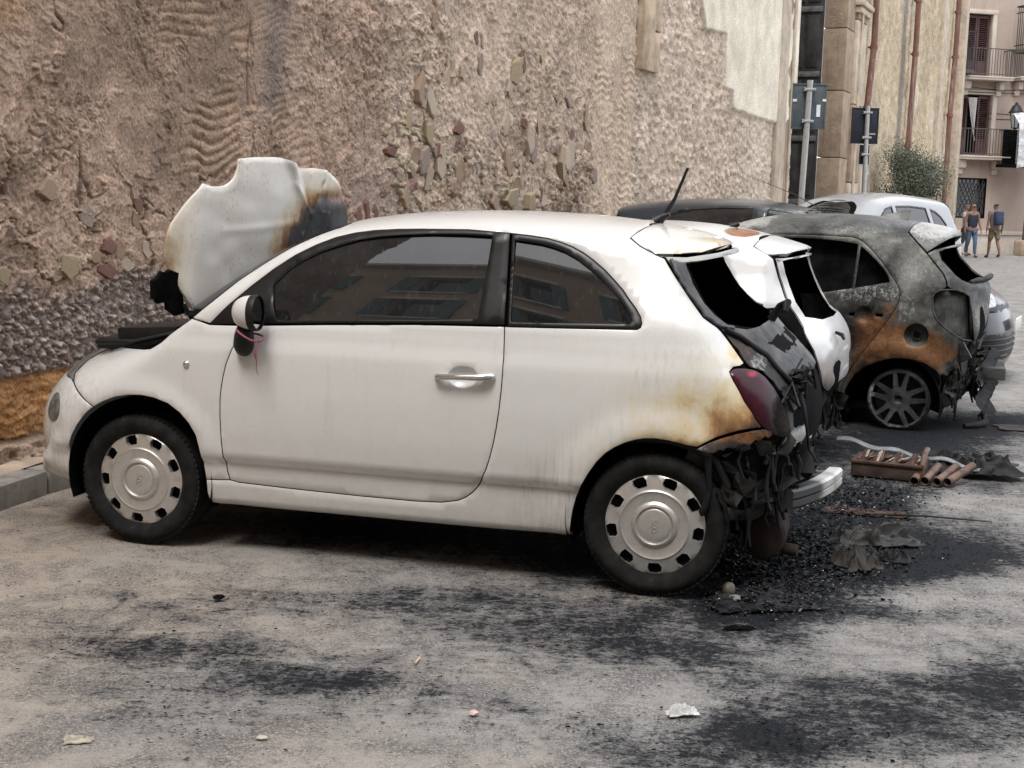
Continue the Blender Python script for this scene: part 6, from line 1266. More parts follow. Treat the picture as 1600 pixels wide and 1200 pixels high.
    balcony(.20, 1.92, 6.00, .62, root, rm); balcony(.22, 1.98, 3.34, .62, root, rm); balcony(2.20, 5.2, 6.05, .62, root, rm)
    return root
build_far_house()
def build_side_balcony(name, label, x0, x1, z, dep, y0, cloth=None, h=1.25):
    """black iron balcony projecting from a wall at right angles, seen end-on"""
    root = empty(name, F0+FD*x0+FN*y0+Vector((0, 0, z)), 0, label=label, cat='balcony'); fb = Matrix((FD, FN*-1, (0, 0, 1))).transposed(); rm = M_['blackiron']; w_ = x1-x0
    def P(nm, bx, mat, par=None):
        m = MB()
        for (a, b, c, d, e, f) in bx: m.box(fb @ Vector(((a+b)/2, (c+d)/2, (e+f)/2)), (b-a, d-c, f-e), fb)
        return m.build(nm, mat, par or root, 30)
    P('balcony_slab', [(0, w_, 0, dep, -.12, 0)], SD); P('handrail', [(0, w_, 0, .04, h-.04, h), (0, w_, dep-.04, dep, h-.04, h), (0, .04, .04, dep-.04, h-.04, h), (w_-.04, w_, .04, dep-.04, h-.04, h), (0, .03, 0, dep, .12, .15), (0, .03, 0, dep, h-.25, h-.22)], rm)
    n = max(3, int(w_/.09))
    for k in range(n+1): P('baluster', [(k*(w_-.016)/n, k*(w_-.016)/n+.016, .01, .026, 0, h-.04)], rm)
    for k in range(1, int(dep/.11)): P('baluster', [(.006, .022, k*.11, k*.11+.016, 0, h-.04)], rm)
    if cloth: P('cloth', [(.05, w_, .05, .07, .15, h-.2)], cloth)
    return root
M_['blackiron'] = simple('black_iron', (.022, .022, .024), .5, .4, var=.2)
build_side_balcony('iron_balcony', 'narrow black iron balcony on the church corner beside the brown shutters', -.16, .22, 6.15, .9, .9, h=1.25)
build_side_balcony('iron_balcony', 'black iron balcony with blue cloth at the top right edge', 2.12, 3.6, 6.95, 1.0, 1.2, simple('blue_cloth', (.025, .055, .12), .9), h=1.45)
# lantern
def build_lantern():
    root = empty('street_lantern', F0+FD*2.15+FN*.55+Vector((0, 0, 4.2)), 0, label='old black lantern on an iron arm beside the lower balcony', cat='street lamp'); ir = M_['blackiron']
    g = MB(); g.lathe([(.11, .12), (.19, .62), (.19, .63), (0, .63)], 6, 'z'); g.build('glass', simple('lantern_glass', (.30, .31, .31), .2, var=.1), root, None)
    h = MB(); h.lathe([(.25, .62), (.25, .65), (.20, .70), (.15, .82), (.10, .88), (.05, .90), (.05, .96), (0, .98)], 16, 'z'); h.build('hood', ir, root, 40)
    a = MB()
    for k in range(6): t_ = 2*math.pi*k/6; a.tube([(.115*math.cos(t_), .115*math.sin(t_), .11), (.195*math.cos(t_), .195*math.sin(t_), .63)], .014, 5)
    a.lathe([(.12, .10), (.12, .13), (.05, .08), (0, .05)], 6, 'z'); a.build('cage', ir, root, None)
    p = MB(); fb = Matrix((FD, FN*-1, (0, 0, 1))).transposed(); p.tube([fb @ Vector(q) for q in ((0, 0, .06), (.10, .05, -.06), (.25, .2, -.08), (.35, .55, .05))], .022, 7); p.tube([fb @ Vector(q) for q in ((-1.3, .54, .62), (.4, .54, .60))], .010, 5); p.tube([fb @ Vector(q) for q in ((-1.3, .54, .42), (.4, .54, .43))], .010, 5); p.build('arm', ir, root, 50)
build_lantern()
def build_box_stall():
    root = empty('covered_balcony_box', F0+FD*1.70+FN*1.4+Vector((0, 0, 3.05)), 0, label='slatted grey box draped in clear plastic on a dark post at the right edge', cat='stall'); fb = Matrix((FD, FN*-1, (0, 0, 1))).transposed()
    sm_ = simple('grey_slats', (.20, .195, .19), .7, var=.2)
    for k in range(9): m = MB(); m.box(fb @ Vector((.8, .0, .08+.125*k)), (1.6, .03, .115), fb @ Matrix.Rotation(R(10), 3, 'X')); m.build('slat', sm_, root, 30)
    m = MB(); m.box(fb @ Vector((.8, .5, -.02)), (1.7, 1.1, .1), fb); m.box(fb @ Vector((.8, .8, .6)), (1.6, .04, 1.2), fb); m.build('tray', M_['soot'], root, None)
    V = []
    for i in range(14):
        for j in range(12):
            q = j/11; V.append(fb @ Vector((-.02+1.7*i/13, -.10-.04*math.sin(i*1.3+j*.4)+.5*max(0, q-.72)/.28, -.12+2.0*min(q, .9)+.35*max(0, q-.6)*(i/13)+.05*math.sin(i*.8))))
    t = NT('clear_plastic'); n = t.noise(t.obj, 7, 5, .6); tr = t.n('BsdfTransparent'); gl = t.n('BsdfPrincipled', {'Base Color': (.62, .63, .65, 1), 'Roughness': .3}); mx_ = t.n('MixShader', {0: t.mr(n, .35, .65, .45, .9), 1: tr, 2: gl}); t.t.links.new(mx_.outputs[0], t.out.inputs[0])
    mesh('plastic_sheet', V, [tuple(int(v) for v in q) for q in grid_faces(14, 12)], t.mat, root, 180)
    pm = simple('dark_bark_post', (.085, .06, .05), .9, var=.3, vscale=6, bump=.6); m = MB(); m.tube([fb @ Vector(q) for q in ((.92, .3, -3.05), (.90, .3, -1.8), (.92, .3, -.1))], [.22, .17, .17], 12); m.build('post', pm, root, 60)
    m = MB(); m.box(fb @ Vector((.85, .25, -2.80)), (.75, .5, .55), fb, .10); m.build('base_stone', SB, root, 40)
build_box_stall()
def cable(label, a, b, sag, r=.012):
    m = MB(); a, b = Vector(a), Vector(b); m.tube([a.lerp(b, i/16)-Vector((0, 0, sag*4*(i/16)*(1-i/16))) for i in range(17)], r, 5); o = m.build('cable', M_['blackiron'], None, 60); props(o, label, 'cable')
cable('thin dark cable strung across the house below the upper balcony', F0+FD*.1+FN*.12+Vector((0, 0, 5.72)), F0+FD*5+FN*.12+Vector((0, 0, 5.95)), .22)
cable('thin dark cable along the house just above the lower balcony door', F0+FD*.1+FN*.12+Vector((0, 0, 5.50)), F0+FD*5+FN*.12+Vector((0, 0, 5.58)), .03)

# ------------------------------------------------------------ house behind the camera, seen in the car windows
def build_house_opposite():
    root = empty('street_house', (0, -8.0, 0), 0, label='ochre terrace with shuttered windows, mirrored in the tinted car windows', cat='house')
    wm = stone_mat('ochre_plaster', (.42, .30, .21), .15, .5, .25, .2); tm = stone_mat('ochre_trim', (.60, .54, .45), .1, 2, .2, .1); sh = simple('green_shutter', (.07, .10, .095), .6, var=.2)
    X0, X1, H = -44., 62., 16.4; cols = np.arange(-42, 61, 3.1); rows = ((.3, 2.6), (4.0, 6.1), (7.0, 9.1), (10.0, 12.1), (13.0, 15.0)); w_ = MB(); xs = [X0]
    for c in cols: xs += [c-.6, c+.6]
    xs.append(X1)
    for i, (a, b) in enumerate(zip(xs[:-1], xs[1:])):
        zs = [0] if i % 2 == 0 else [0]
        if i % 2 == 0: w_.box(((a+b)/2, 0, H/2), (b-a, .4, H))
        else:
            z = 0
            for c, d in rows: w_.box(((a+b)/2, 0, (z+c)/2), (b-a, .4, c-z)); z = d
            w_.box(((a+b)/2, 0, (z+H)/2), (b-a, .4, H-z))
    w_.build('wall', wm, root, None); m = MB(); m.box((0, .15, H+.15), (X1-X0+.6, .9, .3), None, .05); m.build('cornice', tm, root, 30)
    for c in cols:
        for a, b in rows:
            g = MB(); g.box((c, -.12, (a+b)/2), (1.2, .03, b-a)); wn = g.build('window', M_['glass'], root, None)
            f = MB(); f.box((c, .22, b+.09), (1.7, .16, .20), None, .02); f.box((c, .24, a-.06), (1.7, .24, .12), None, .02); f.build('window_trim', tm, wn, 30)
            for s in (-1, 1): q = MB(); q.box((c+s*.80, .24, (a+b)/2), (.42, .05, b-a-.05)); q.build('shutter', sh, wn, None)
build_house_opposite()

# ------------------------------------------------------------ raised, bent bonnet of the first car
def build_bonnet():
    P0, U_, V_, N_ = (np.array(q) for q in ((.17, -.60, .985), (.292, .956, 0), (.166, -.051, .985), (.942, -.288, -.174)))
    O = catmull([(.02, .018), (-.055, .129), (-.108, .23), (-.126, .301), (-.123, .376), (-.082, .468), (-.044, .538), (-.001, .60)], .02)
    O = cat(O, catmull([(-.001, .600), (.046, .590), (.107, .597), (.145, .628), (.163, .677), (.165, .717)], .02)[1:], catmull([(.165, .717), (.264, .731), (.387, .736), (.475, .725), (.545, .698), (.588, .683), (.638, .686), (.682, .694), (.753, .686), (.84, .651), (.923, .585), (.996, .519), (1.05, .455), (1.068, .40), (1.06, .30), (1.02, .16), (.95, .02)], .02)[1:], [(.6, .0), (.3, .0)])
    O = clean(resamp(O, .02), .004)
    lo, hi = O.min(0), O.max(0); gx, gy = np.meshgrid(np.arange(lo[0], hi[0], .012), np.arange(lo[1], hi[1], .012)); G = np.stack([gx.ravel(), gy.ravel()], 1); G = G[inpoly(G, O)]; G = G[polydist(G, O)[0] > .007]
    P, T = cdt(O, [], G); u, v = P[:, 0], P[:, 1]
    def seg(a, b):
        a, b = np.array(a), np.array(b); d = b-a; L = d@d; t = np.clip(((P-a)@d)/L, 0, 1); return np.hypot(*(P-a-t[:, None]*d).T), t
    h = .055*(1-((u-.45)/.60)**2)-.02*(v/.7)**2
    d, t = seg((.669, .475), (.592, .70)); h -= (.014+.062*t)*np.exp(-d/.024)*sstep(.0, .12, t)
    d, t = seg((.669, .475), (.56, .70)); h += (.006+.022*t)*np.exp(-d/.010)
    d, t = seg((.669, .475), (.71, .70)); h += (.006+.030*t)*np.exp(-d/.012)
    d, t = seg((.52, .62), (.66, .50)); h += .010*np.exp(-d/.012)
    d, t = seg((.640, .50), (.47, .74)); h += (.004+.028*t)*np.exp(-(d/.030)**2)
    d, t = seg((.690, .50), (.70, .70)); h += (.004+.030*t)*np.exp(-(d/.028)**2)
    d, t = seg((.74, .56), (.96, .55)); h -= .014*np.exp(-(d/.03)**2)
    d, t = seg((.12, .40), (.56, .44)); h += .005*np.exp(-(d/.018)**2)
    h -= .45*np.clip(u-.84, 0, 1)**1.6+.05*sstep(.0, -.12, u)+.02*fbm(u*3, v*3, 3, 71)+.006*fbm(u*11, v*11, 3, 72)*sstep(.5, .8, u)
    ed = polydist(P, O)[0]; h -= .006*np.clip(1-ed/.008, 0, 1)
    X = P0+u[:, None]*U_+v[:, None]*V_+h[:, None]*N_
    m = M_['bonnet']; F = [tuple(q) for q in T]
    n = np.cross(X[T[:, 1]]-X[T[:, 0]], X[T[:, 2]]-X[T[:, 0]]).sum(0)
    if n@N_ < 0: F = [q[::-1] for q in F]
    from collections import Counter
    ec = Counter(); de = {}
    for f in F:
        for a, b in ((f[0], f[1]), (f[1], f[2]), (f[2], f[0])): k = (min(a, b), max(a, b)); ec[k] += 1; de[k] = (a, b)
    V = [tuple(x) for x in X]; k0 = len(V); V += [tuple(x-N_*.014) for x in X]; FF = list(F)
    mp = {}
    for k, c in ec.items():
        if c == 1:
            a, b = de[k]
            for q in (a, b):
                if q not in mp: mp[q] = len(V); V.append(V[q]); V.append(V[q+k0])
            FF.append((mp[b], mp[a], mp[a]+1, mp[b]+1))
    o = mesh('bonnet', V, FF, m, CAR1, 180); back = mesh('bonnet_frame', [tuple(x-N_*.0145) for x in X], [q[::-1] for q in F], M_['charred'], o, 180)
    b = MB(); c = lambda p, e=0: tuple(P0+p[0]*U_+p[1]*V_+e*N_)
    pts = [(-.212, .172), (-.185, .185), (-.163, .212), (-.14, .205), (-.117, .218), (-.06, .20), (-.03, .10), (-.005, .02), (-.06, .01), (-.108, .038), (-.121, .078), (-.17, .07), (-.185, .10), (-.20, .092)]
    b.add([c(p, -.03) for p in pts]+[c(p, -.05) for p in pts], [tuple(range(len(pts))), tuple(range(2*len(pts)-1, len(pts)-1, -1))]+[(i, (i+1) % len(pts), len(pts)+(i+1) % len(pts), len(pts)+i) for i in range(len(pts))]); b.build('hinge_cover', M_['soot'], CAR1, None)
    b = MB(); b.tube([c((-.02, .06), -.03), c((.02, .0), -.01), c((.06, -.06), .02)], .010, 6); b.tube([c((.0, .03)), c((.03, .03), .03), c((.05, .0), .05)], .008, 6); b.build('bonnet_hinge', M_['charred'], CAR1, 50)
M_['bonnet'] = paint('bonnet_paint_warmlit_scorched', (.74, .715, .665), [((.49, .22, 1.30), (.50, .56, .36), 1.55), ((.66, .46, 1.24), (.34, .36, .62), 1.7), ((.12, -.72, 1.26), (.14, .12, .45), .42), ((.30, -.10, 1.70), (.3, .5, .10), .2)], 1.1, coat=.05, specks=.32, stops=[(0, (.74, .715, .665)), (.22, (.66, .61, .51)), (.38, (.46, .33, .20)), (.5, (.20, .10, .055)), (.6, (.045, .033, .032)), (.8, (.020, .020, .022)), (1, (.035, .035, .038))])  # warm light on the bonnet is put into its lighter, warmer base colour
build_bonnet()
# melted trim, drips and torn metal under the burnt tails
def tail_scraps(root, body, x0, x1, z0, z1, y0, y1, n, seed, off):
    rg_ = random.Random(seed)
    for nm, mt in (('melted_trim', M_['charred']), ('melted_drips', M_['melt'])):
        m = MB()
        for i in range(n):
            x, z = rg_.uniform(x0, x1), rg_.uniform(z0, z1); yb = float(body.Y([(x, z)])[0])-off; y = -min(yb, rg_.uniform(y0, y1)) if yb > .1 else -.1
            if rg_.random() < .6: y = -max(.05, yb+rg_.uniform(-.03, .02))
            if nm == 'melted_drips':
                L = rg_.uniform(.05, .20); q = [(x, y, z)]
                for k in range(4): q.append((q[-1][0]+rg_.uniform(-.012, .016), q[-1][1]+rg_.uniform(-.012, .012), q[-1][2]-L/4))
                m.tube(q, [rg_.uniform(.004, .012) for _ in q], 6)
            else:
                a, b = rg_.uniform(.02, .075), rg_.uniform(.015, .05); rt = Matrix.Rotation(rg_.uniform(-.7, .7), 3, 'Y') @ Matrix.Rotation(rg_.uniform(-.6, .9), 3, 'Z') @ Matrix.Rotation(rg_.uniform(-.8, .8), 3, 'X'); V = []
                for u in range(4):
                    for w_ in range(3): V.append(Vector((x, y, z))+rt @ Vector(((u-1.5)*a/1.5+rg_.uniform(-.008, .008), rg_.uniform(-.012, .012), (w_-1)*b+rg_.uniform(-.01, .01))))
                m.add(V, [(u*3+w_, u*3+w_+1, (u+1)*3+w_+1, (u+1)*3+w_) for u in range(3) for w_ in range(2)])
        o = m.build(nm, mt, root, 30); o['kind'] = 'stuff'
tail_scraps(CAR1, B500, 2.56, 2.84, .34, .66, .2, .72, 44, 3, .05)
tail_scraps(CAR3, BK, 2.70, 2.86, .25, .60, .1, .70, 34, 4, .03)
tail_scraps(CAR2, B2, 2.66, 2.82, .20, .46, .1, .62, 24, 5, .03)
# ribbon on the mirror
r = MB(); q = [(.60+.055*math.cos(a), -.880+.058*math.sin(a), .962+.006*math.sin(a*2)-.02*math.cos(a)) for a in np.linspace(0, 6.28, 18)]
r.tube(q, .0045, 6); r.tube([(.645, -.915, .955), (.650, -.925, .915), (.646, -.925, .885), (.652, -.925, .86), (.648, -.922, .83), (.655, -.92, .805)], [.005, .004, .006, .003, .002, .0015], 6)
o = r.build('ribbon', simple('pink_ribbon', (.24, .075, .10), .7, var=.3, vscale=40), None, 60); o.matrix_world = Matrix.Translation(CAR1.location) @ Matrix.Rotation(CAR1.rotation_euler[2], 4, 'Z'); props(o, 'faded pink and red ribbon knotted round the door mirror foot of the white car', 'ribbon')

# ------------------------------------------------------------ litter and fire debris on the asphalt
def lump(name, label, cat, loc, size, mat, seed, flat=.4, res=3, group=None, rz=0, rough=.35, sm=35):
    bm = bmesh.new(); bmesh.ops.create_icosphere(bm, subdivisions=res, radius=.5); r_ = random.Random(seed)
    P = np.array([v.co[:] for v in bm.verts]); k = 1+rough*fbm(P[:, 0]*3+seed, P[:, 1]*3+P[:, 2]*2.3, 4, seed); P = P*k[:, None]; P[:, 2] *= flat; P[:, 2] -= P[:, 2].min()
    F = [[v.index for v in f.verts] for f in bm.faces]; bm.free(); P = P*np.array(size)
    o = mesh(name, P, F, mat, None, sm); o.location = loc; o.rotation_euler = (0, 0, R(rz)); return props(o, label, cat, group)
def crumple(name, label, cat, loc, size, mat, seed, amp=.06, rz=0, n=34, thick=.004, ragged=.12, freq=3.0, group=None):
    X, Y = np.meshgrid(np.linspace(-.5, .5, n), np.linspace(-.5, .5, n), indexing='ij'); x = X+ragged*fbm(X*4, Y*4, 3, seed); y = Y+ragged*fbm(X*4, Y*4, 3, seed+4)
    z = (1-np.abs(fbm(X*freq*.7, Y*freq*.7, 4, seed+7))*1.6)**2*amp*.8+amp*.25*fbm(X*freq*3, Y*freq*3, 3, seed+9); z = z*(1-.8*sstep(.34, .5, np.maximum(np.abs(X), np.abs(Y)))); z = z-z.min()+.002
    V = np.stack([x.ravel()*size[0], y.ravel()*size[1], z.ravel()], 1); q = grid_faces(n, n); k = len(V); V2 = V-np.array([0, 0, thick])
    e = [i*n for i in range(n)]+[(n-1)*n+j for j in range(1, n)]+[i*n+n-1 for i in range(n-2, -1, -1)]+[j for j in range(n-2, 0, -1)]
    F = [tuple(map(int, f)) for f in q]+[tuple(int(a+k) for a in f[::-1]) for f in q]+[(e[(i+1) % len(e)], e[i], e[i]+k, e[(i+1) % len(e)]+k) for i in range(len(e))]
    o = mesh(name, np.vstack([V, V2]), F, mat, None, 40); o.location = loc; o.rotation_euler = (0, 0, R(rz)); return props(o, label, cat, group)
def build_debris():
    rust = simple('rust_flaky', (.06, .033, .023), .85, .1, .3, var=.5, vscale=18, bump=.5, bscale=60); cop = simple('scorched_copper', (.115, .07, .05), .6, .3, .4, var=.6, vscale=14, bump=.3); ash = simple('ash_white', (.34, .28, .23), .9, var=.3, vscale=20); alu = simple('sooty_aluminium', (.16, .16, .165), .55, .5, var=.45, vscale=10)
    # burnt heat exchanger
    root = empty('radiator_block', (2.22, 7.72, 0), -24, label='rusty burnt heat-exchanger block with copper fins, lying on the soot', cat='car part')
    b = MB(); b.box((0, 0, .045), (.40, .30, .08), None, .012); b.build('case', simple('burnt_case', (.045, .028, .022), .8, var=.5, vscale=12, bump=.5), root, 40)
    b = MB(); b.box((0, -.005, .090), (.405, .31, .016), None, .005); b.build('rim', rust, root, 40)
    for k in range(24): b = MB(); b.box((-.17+.0148*k, 0,   .100+.004*math.sin(k*1.9)), (.006, .25, .022), Matrix.Rotation(R(55), 3, 'Y') @ Matrix.Rotation(R(8*math.sin(k)), 3, 'Z')); b.build('fin', (cop, rust, ash, cop, rust)[k % 5], root, None)
    b = MB(); b.tube([(.19, -.13, .02), (.20, -.14, .10), (.195, -.05, .15), (.19, .12, .15)], .018, 8); b.build('edge_pipe', cop, root, 50)
    root = empty('tube_bundle', (2.36, 7.42, 0), 0, label='four short scorched copper tubes lying side by side in front of a black rag', cat='car part')
    for k in range(4): b = MB(); x = -.085+.062*k; b.lathe([(.022, 0), (.026, 0), (.026, .02), (.024, .06), (.024, .30), (.018, .30)], 14, 'y', (0, 0, 0)); b.lathe([(.022, 0), (.020, .28)], 14, 'y'); o = b.build('tube', cop, root, 50); o.location = (x, .0+.012*math.sin(k*2), .028); o.rotation_euler = (R(5+2*k), 0, R(-24-7*k))
    b = MB(); V = []; n = 22
    for i in range(n):
        q = i/(n-1); w_ = .030*(1-.6*q)*(1+.15*math.sin(i*1.7)); z = .165-.11*q+.012*math.sin(i*.9)
        for s in (-1, 1): V.append((-.42+.84*q, s*w_+.02*math.sin(i*.5), z+.006*s)); V.append((-.42+.84*q, s*w_+.02*math.sin(i*.5), z+.006*s-.006))
    F = [(4*i, 4*i+2, 4*i+6, 4*i+4) for i in range(n-1)]+[(4*i+1, 4*i+5, 4*i+7, 4*i+3) for i in range(n-1)]+[(4*i, 4*i+4, 4*i+5, 4*i+1) for i in range(n-1)]+[(4*i+2, 4*i+3, 4*i+7, 4*i+6) for i in range(n-1)]
    b.add(V, F); o = b.build('metal_strip', alu, None, 40); o.location = (2.36, 7.84, 0); o.rotation_euler = (0, 0, R(-21)); props(o, 'long bent strip of sooty grey metal lying across the burnt block', 'metal strip')
    crumple('rag', 'charred black cloth heap behind the copper tubes', 'rag', (2.72, 7.90, .01), (.60, .42), M_['melt'], 11, .11, -15, 44, freq=4.5)
    crumple('rust_sheet', 'flat strip of rust-brown sheet metal lying in the soot behind the white car', 'metal sheet', (1.83, 6.72, .002), (.42, .13), rust, 13, .014, -14)
    b = MB(); b.tube([(0, 0, .012), (.30, .0, .018), (.62, -.01, .012)], .005, 6); o = b.build('wire', M_['charred'], None, 60); o.location = (1.80, 6.66, 0); o.rotation_euler = (0, 0, R(-9)); props(o, 'thin straight blackened wire beside the rusty strip', 'wire')
    crumple('plastic_scrap', 'crumpled dark grey plastic panel in the black ash behind the white car', 'plastic scrap', (1.70, 6.10, 0), (.42, .20), simple('scorched_grey', (.012, .011, .010), .65, var=.4, vscale=9), 17, .085, 8, 40, freq=3)
    crumple('scorched_cloth', 'small stiff scrap of brown scorched cloth standing in the ash', 'rag', (1.50, 5.66, 0), (.17, .18), simple('brown_scrap', (.024, .019, .015), .8, var=.4, vscale=14), 19, .10, 20, 30, freq=3)
    crumple('scorched_cloth', 'small dark folded scrap just right of the brown cloth scrap', 'rag', (1.70, 5.78, 0), (.15, .10), M_['melt'], 23, .05, -10)
    crumple('tar_sheet', 'sheet of melted black plastic stuck to the ground behind the rear wheel', 'melted plastic', (1.02, 5.14, 0), (.42, .26), M_['melt'], 29, .022, 8, 44, freq=4)
    lump('cap', 'small round dusty brass-coloured cap standing beside the rear tyre', 'cap', (.885, 5.20, 0), (.052, .045, .085), simple('dusty_brass', (.14, .125, .10), .6, .2, var=.3), 31, .7, 3, rough=.12, rz=20)
    lump('rag_stub', 'tiny torn scrap under the brass-coloured cap', 'scrap', (.90, 5.14, 0), (.05, .05, .04), simple('torn_scrap', (.18, .16, .14), .9), 33, .6, 2)
    crumple('tissue', 'white crumpled paper tissue on the asphalt', 'tissue', (.545, 3.925, 0), (.095, .042), simple('tissue_white', (.60, .60, .59), .9, var=.06), 37, .036, 12, 36, thick=.002, freq=4)
    lump('blossom', 'small faded pink blossom on the asphalt before the car', 'flower', (-.09, 3.88, 0), (.032, .03, .022), simple('faded_pink', (.52, .38, .36), .9), 41, .7, 2, rough=.6)
    crumple('dry_leaf', 'curled pale dry leaf lying on the asphalt at the lower left', 'leaf', (-1.20, 3.62, 0), (.075, .035), simple('dry_leaf', (.40, .36, .29), .85), 43, .018, 15, 20)
    lump('pebble', 'small pale flat pebble near the bottom edge', 'pebble', (-.69, 3.67, 0), (.034, .026, .016), simple('pebble', (.42, .38, .32), .8), 45, .6, 2, rough=.15)
    b = MB(); b.tube([(0, 0, .004), (.012, .05, .006)], .004, 6); o = b.build('cigarette_end', simple('filter', (.48, .36, .24), .9), None, 60); o.location = (-.30, 4.32, 0); props(o, 'tan cigarette end on the asphalt in front of the door', 'cigarette end')
    lump('char_lump', 'black crumb of char on bare asphalt left of the rear wheel', 'char', (-1.10, 4.98, 0), (.045, .035, .028), M_['soot'], 47, .7, 2, rough=.5)
    crumple('char_scrap', 'black thin scrap lying flat in front of the rear wheel', 'char', (.86, 4.79, 0), (.11, .025), M_['soot'], 49, .010, 5, 16)
    crumple('burnt_mat', 'flat round blackened mat behind the rust-streaked car', 'car part', (3.70, 9.55, 0), (.40, .26), simple('burnt_mat', (.03, .022, .02), .9, var=.4), 51, .02, 0, 24)
    lump('char_lump', 'black lump of char on the road behind the bumper scraps', 'char', (4.22, 9.42, 0), (.16, .12, .13), M_['melt'], 53, .8, 3, rough=.6)
    # ash and flakes nobody could count
    rg = np.random.default_rng(3); V, F, C = [], [], []
    def flakes(name, label, n, mat, size, place, lift=.35):
        V = np.zeros((n*4, 3)); s = size[0]+(size[1]-size[0])*rg.random(n)**3; a = rg.random(n)*6.28; xy = place(n)
        for k in range(4):
            t_ = a+k*1.57+rg.normal(0, .35, n); rr = s*(.5+.7*rg.random(n)); V[k::4, 0] = xy[:, 0]+rr*np.cos(t_); V[k::4, 1] = xy[:, 1]+rr*np.sin(t_)*.6; V[k::4, 2] = .004+rg.random(n)*s*lift
        Q = np.arange(n*4).reshape(n, 4); props(npmesh(name, V, Q, mat, None, None), None, None, None, 'stuff')
    S = np.array([q for q in SOOT_SHADE if q[6] > .25]); wts = S[:, 6]*np.abs(S[:, 2]*S[:, 5]-S[:, 3]*S[:, 4])**.5; wts /= wts.sum()
    def around(n):
        i = rg.choice(len(S), n, p=wts); u, v = rg.normal(0, .62, n), rg.normal(0, .62, n); return S[i, :2]+S[i, 2:4]*u[:, None]+S[i, 4:6]*v[:, None]
    def pile(n):
        i = rg.choice([0, 1, 5, 19], n, p=[.5, .15, .2, .15]); T = np.array(SOOT_SHADE)[i]; u, v = rg.normal(0, .45, n), rg.normal(0, .45, n); return T[:, :2]+T[:, 2:4]*u[:, None]+T[:, 4:6]*v[:, None]
    flakes('char_flakes', '', 18000, M_['soot'], (.002, .011), around); flakes('ash_heap', '', 26000, M_['ashbits'], (.002, .016), pile, 1.3); flakes('glass_crumbs', '', 700, simple('pale_glint_crumbs', (.50, .52, .54), .4), (.003, .010), pile, .9)  # pale crumbs carry the glints of broken glass in their colour
    flakes('wind_blown_char', '', 9000, M_['soot'], (.0015, .008), lambda n: np.stack([rg.uniform(-2.6, 4.0, n), rg.uniform(3.4, 8.0, n)], 1))
t = NT('ash_bits'); isl = t.n('NewGeometry').outputs['Random Per Island']; M_['ashbits'] = t.done(t.ramp(isl, [(0, (.005, .0055, .007)), (.7, (.011, .012, .015)), (.93, (.03, .032, .036)), (1, (.12, .12, .12))]), t.mr(isl, 0, 1, .5, .95), 0, None, .25)
build_debris()

# ------------------------------------------------------------ people at the end of the street
def skinmesh(name, verts, edges, mat, parent=None, sub=2, root_i=0):
    me = bpy.data.meshes.new(name); me.from_pydata([v[:3] for v in verts], edges, []); o = bpy.data.objects.new(name, me); COL.objects.link(o)
    o.modifiers.new('skin', 'SKIN').use_smooth_shade = True
    for i, v in enumerate(me.skin_vertices[0].data): r = verts[i][3]; r = r if isinstance(r, tuple) else (r, r); v.radius = r; v.use_root = (i == root_i)
    s = o.modifiers.new('sub', 'SUBSURF'); s.levels = s.render_levels = sub
    dg = bpy.context.evaluated_depsgraph_get(); nm = bpy.data.meshes.new_from_object(o.evaluated_get(dg)); bpy.data.objects.remove(o); nm.name = name; nm.materials.clear(); nm.materials.append(mat); nm.polygons.foreach_set('use_smooth', [True]*len(nm.polygons))
    q = bpy.data.objects.new(name, nm); return link(q, parent)
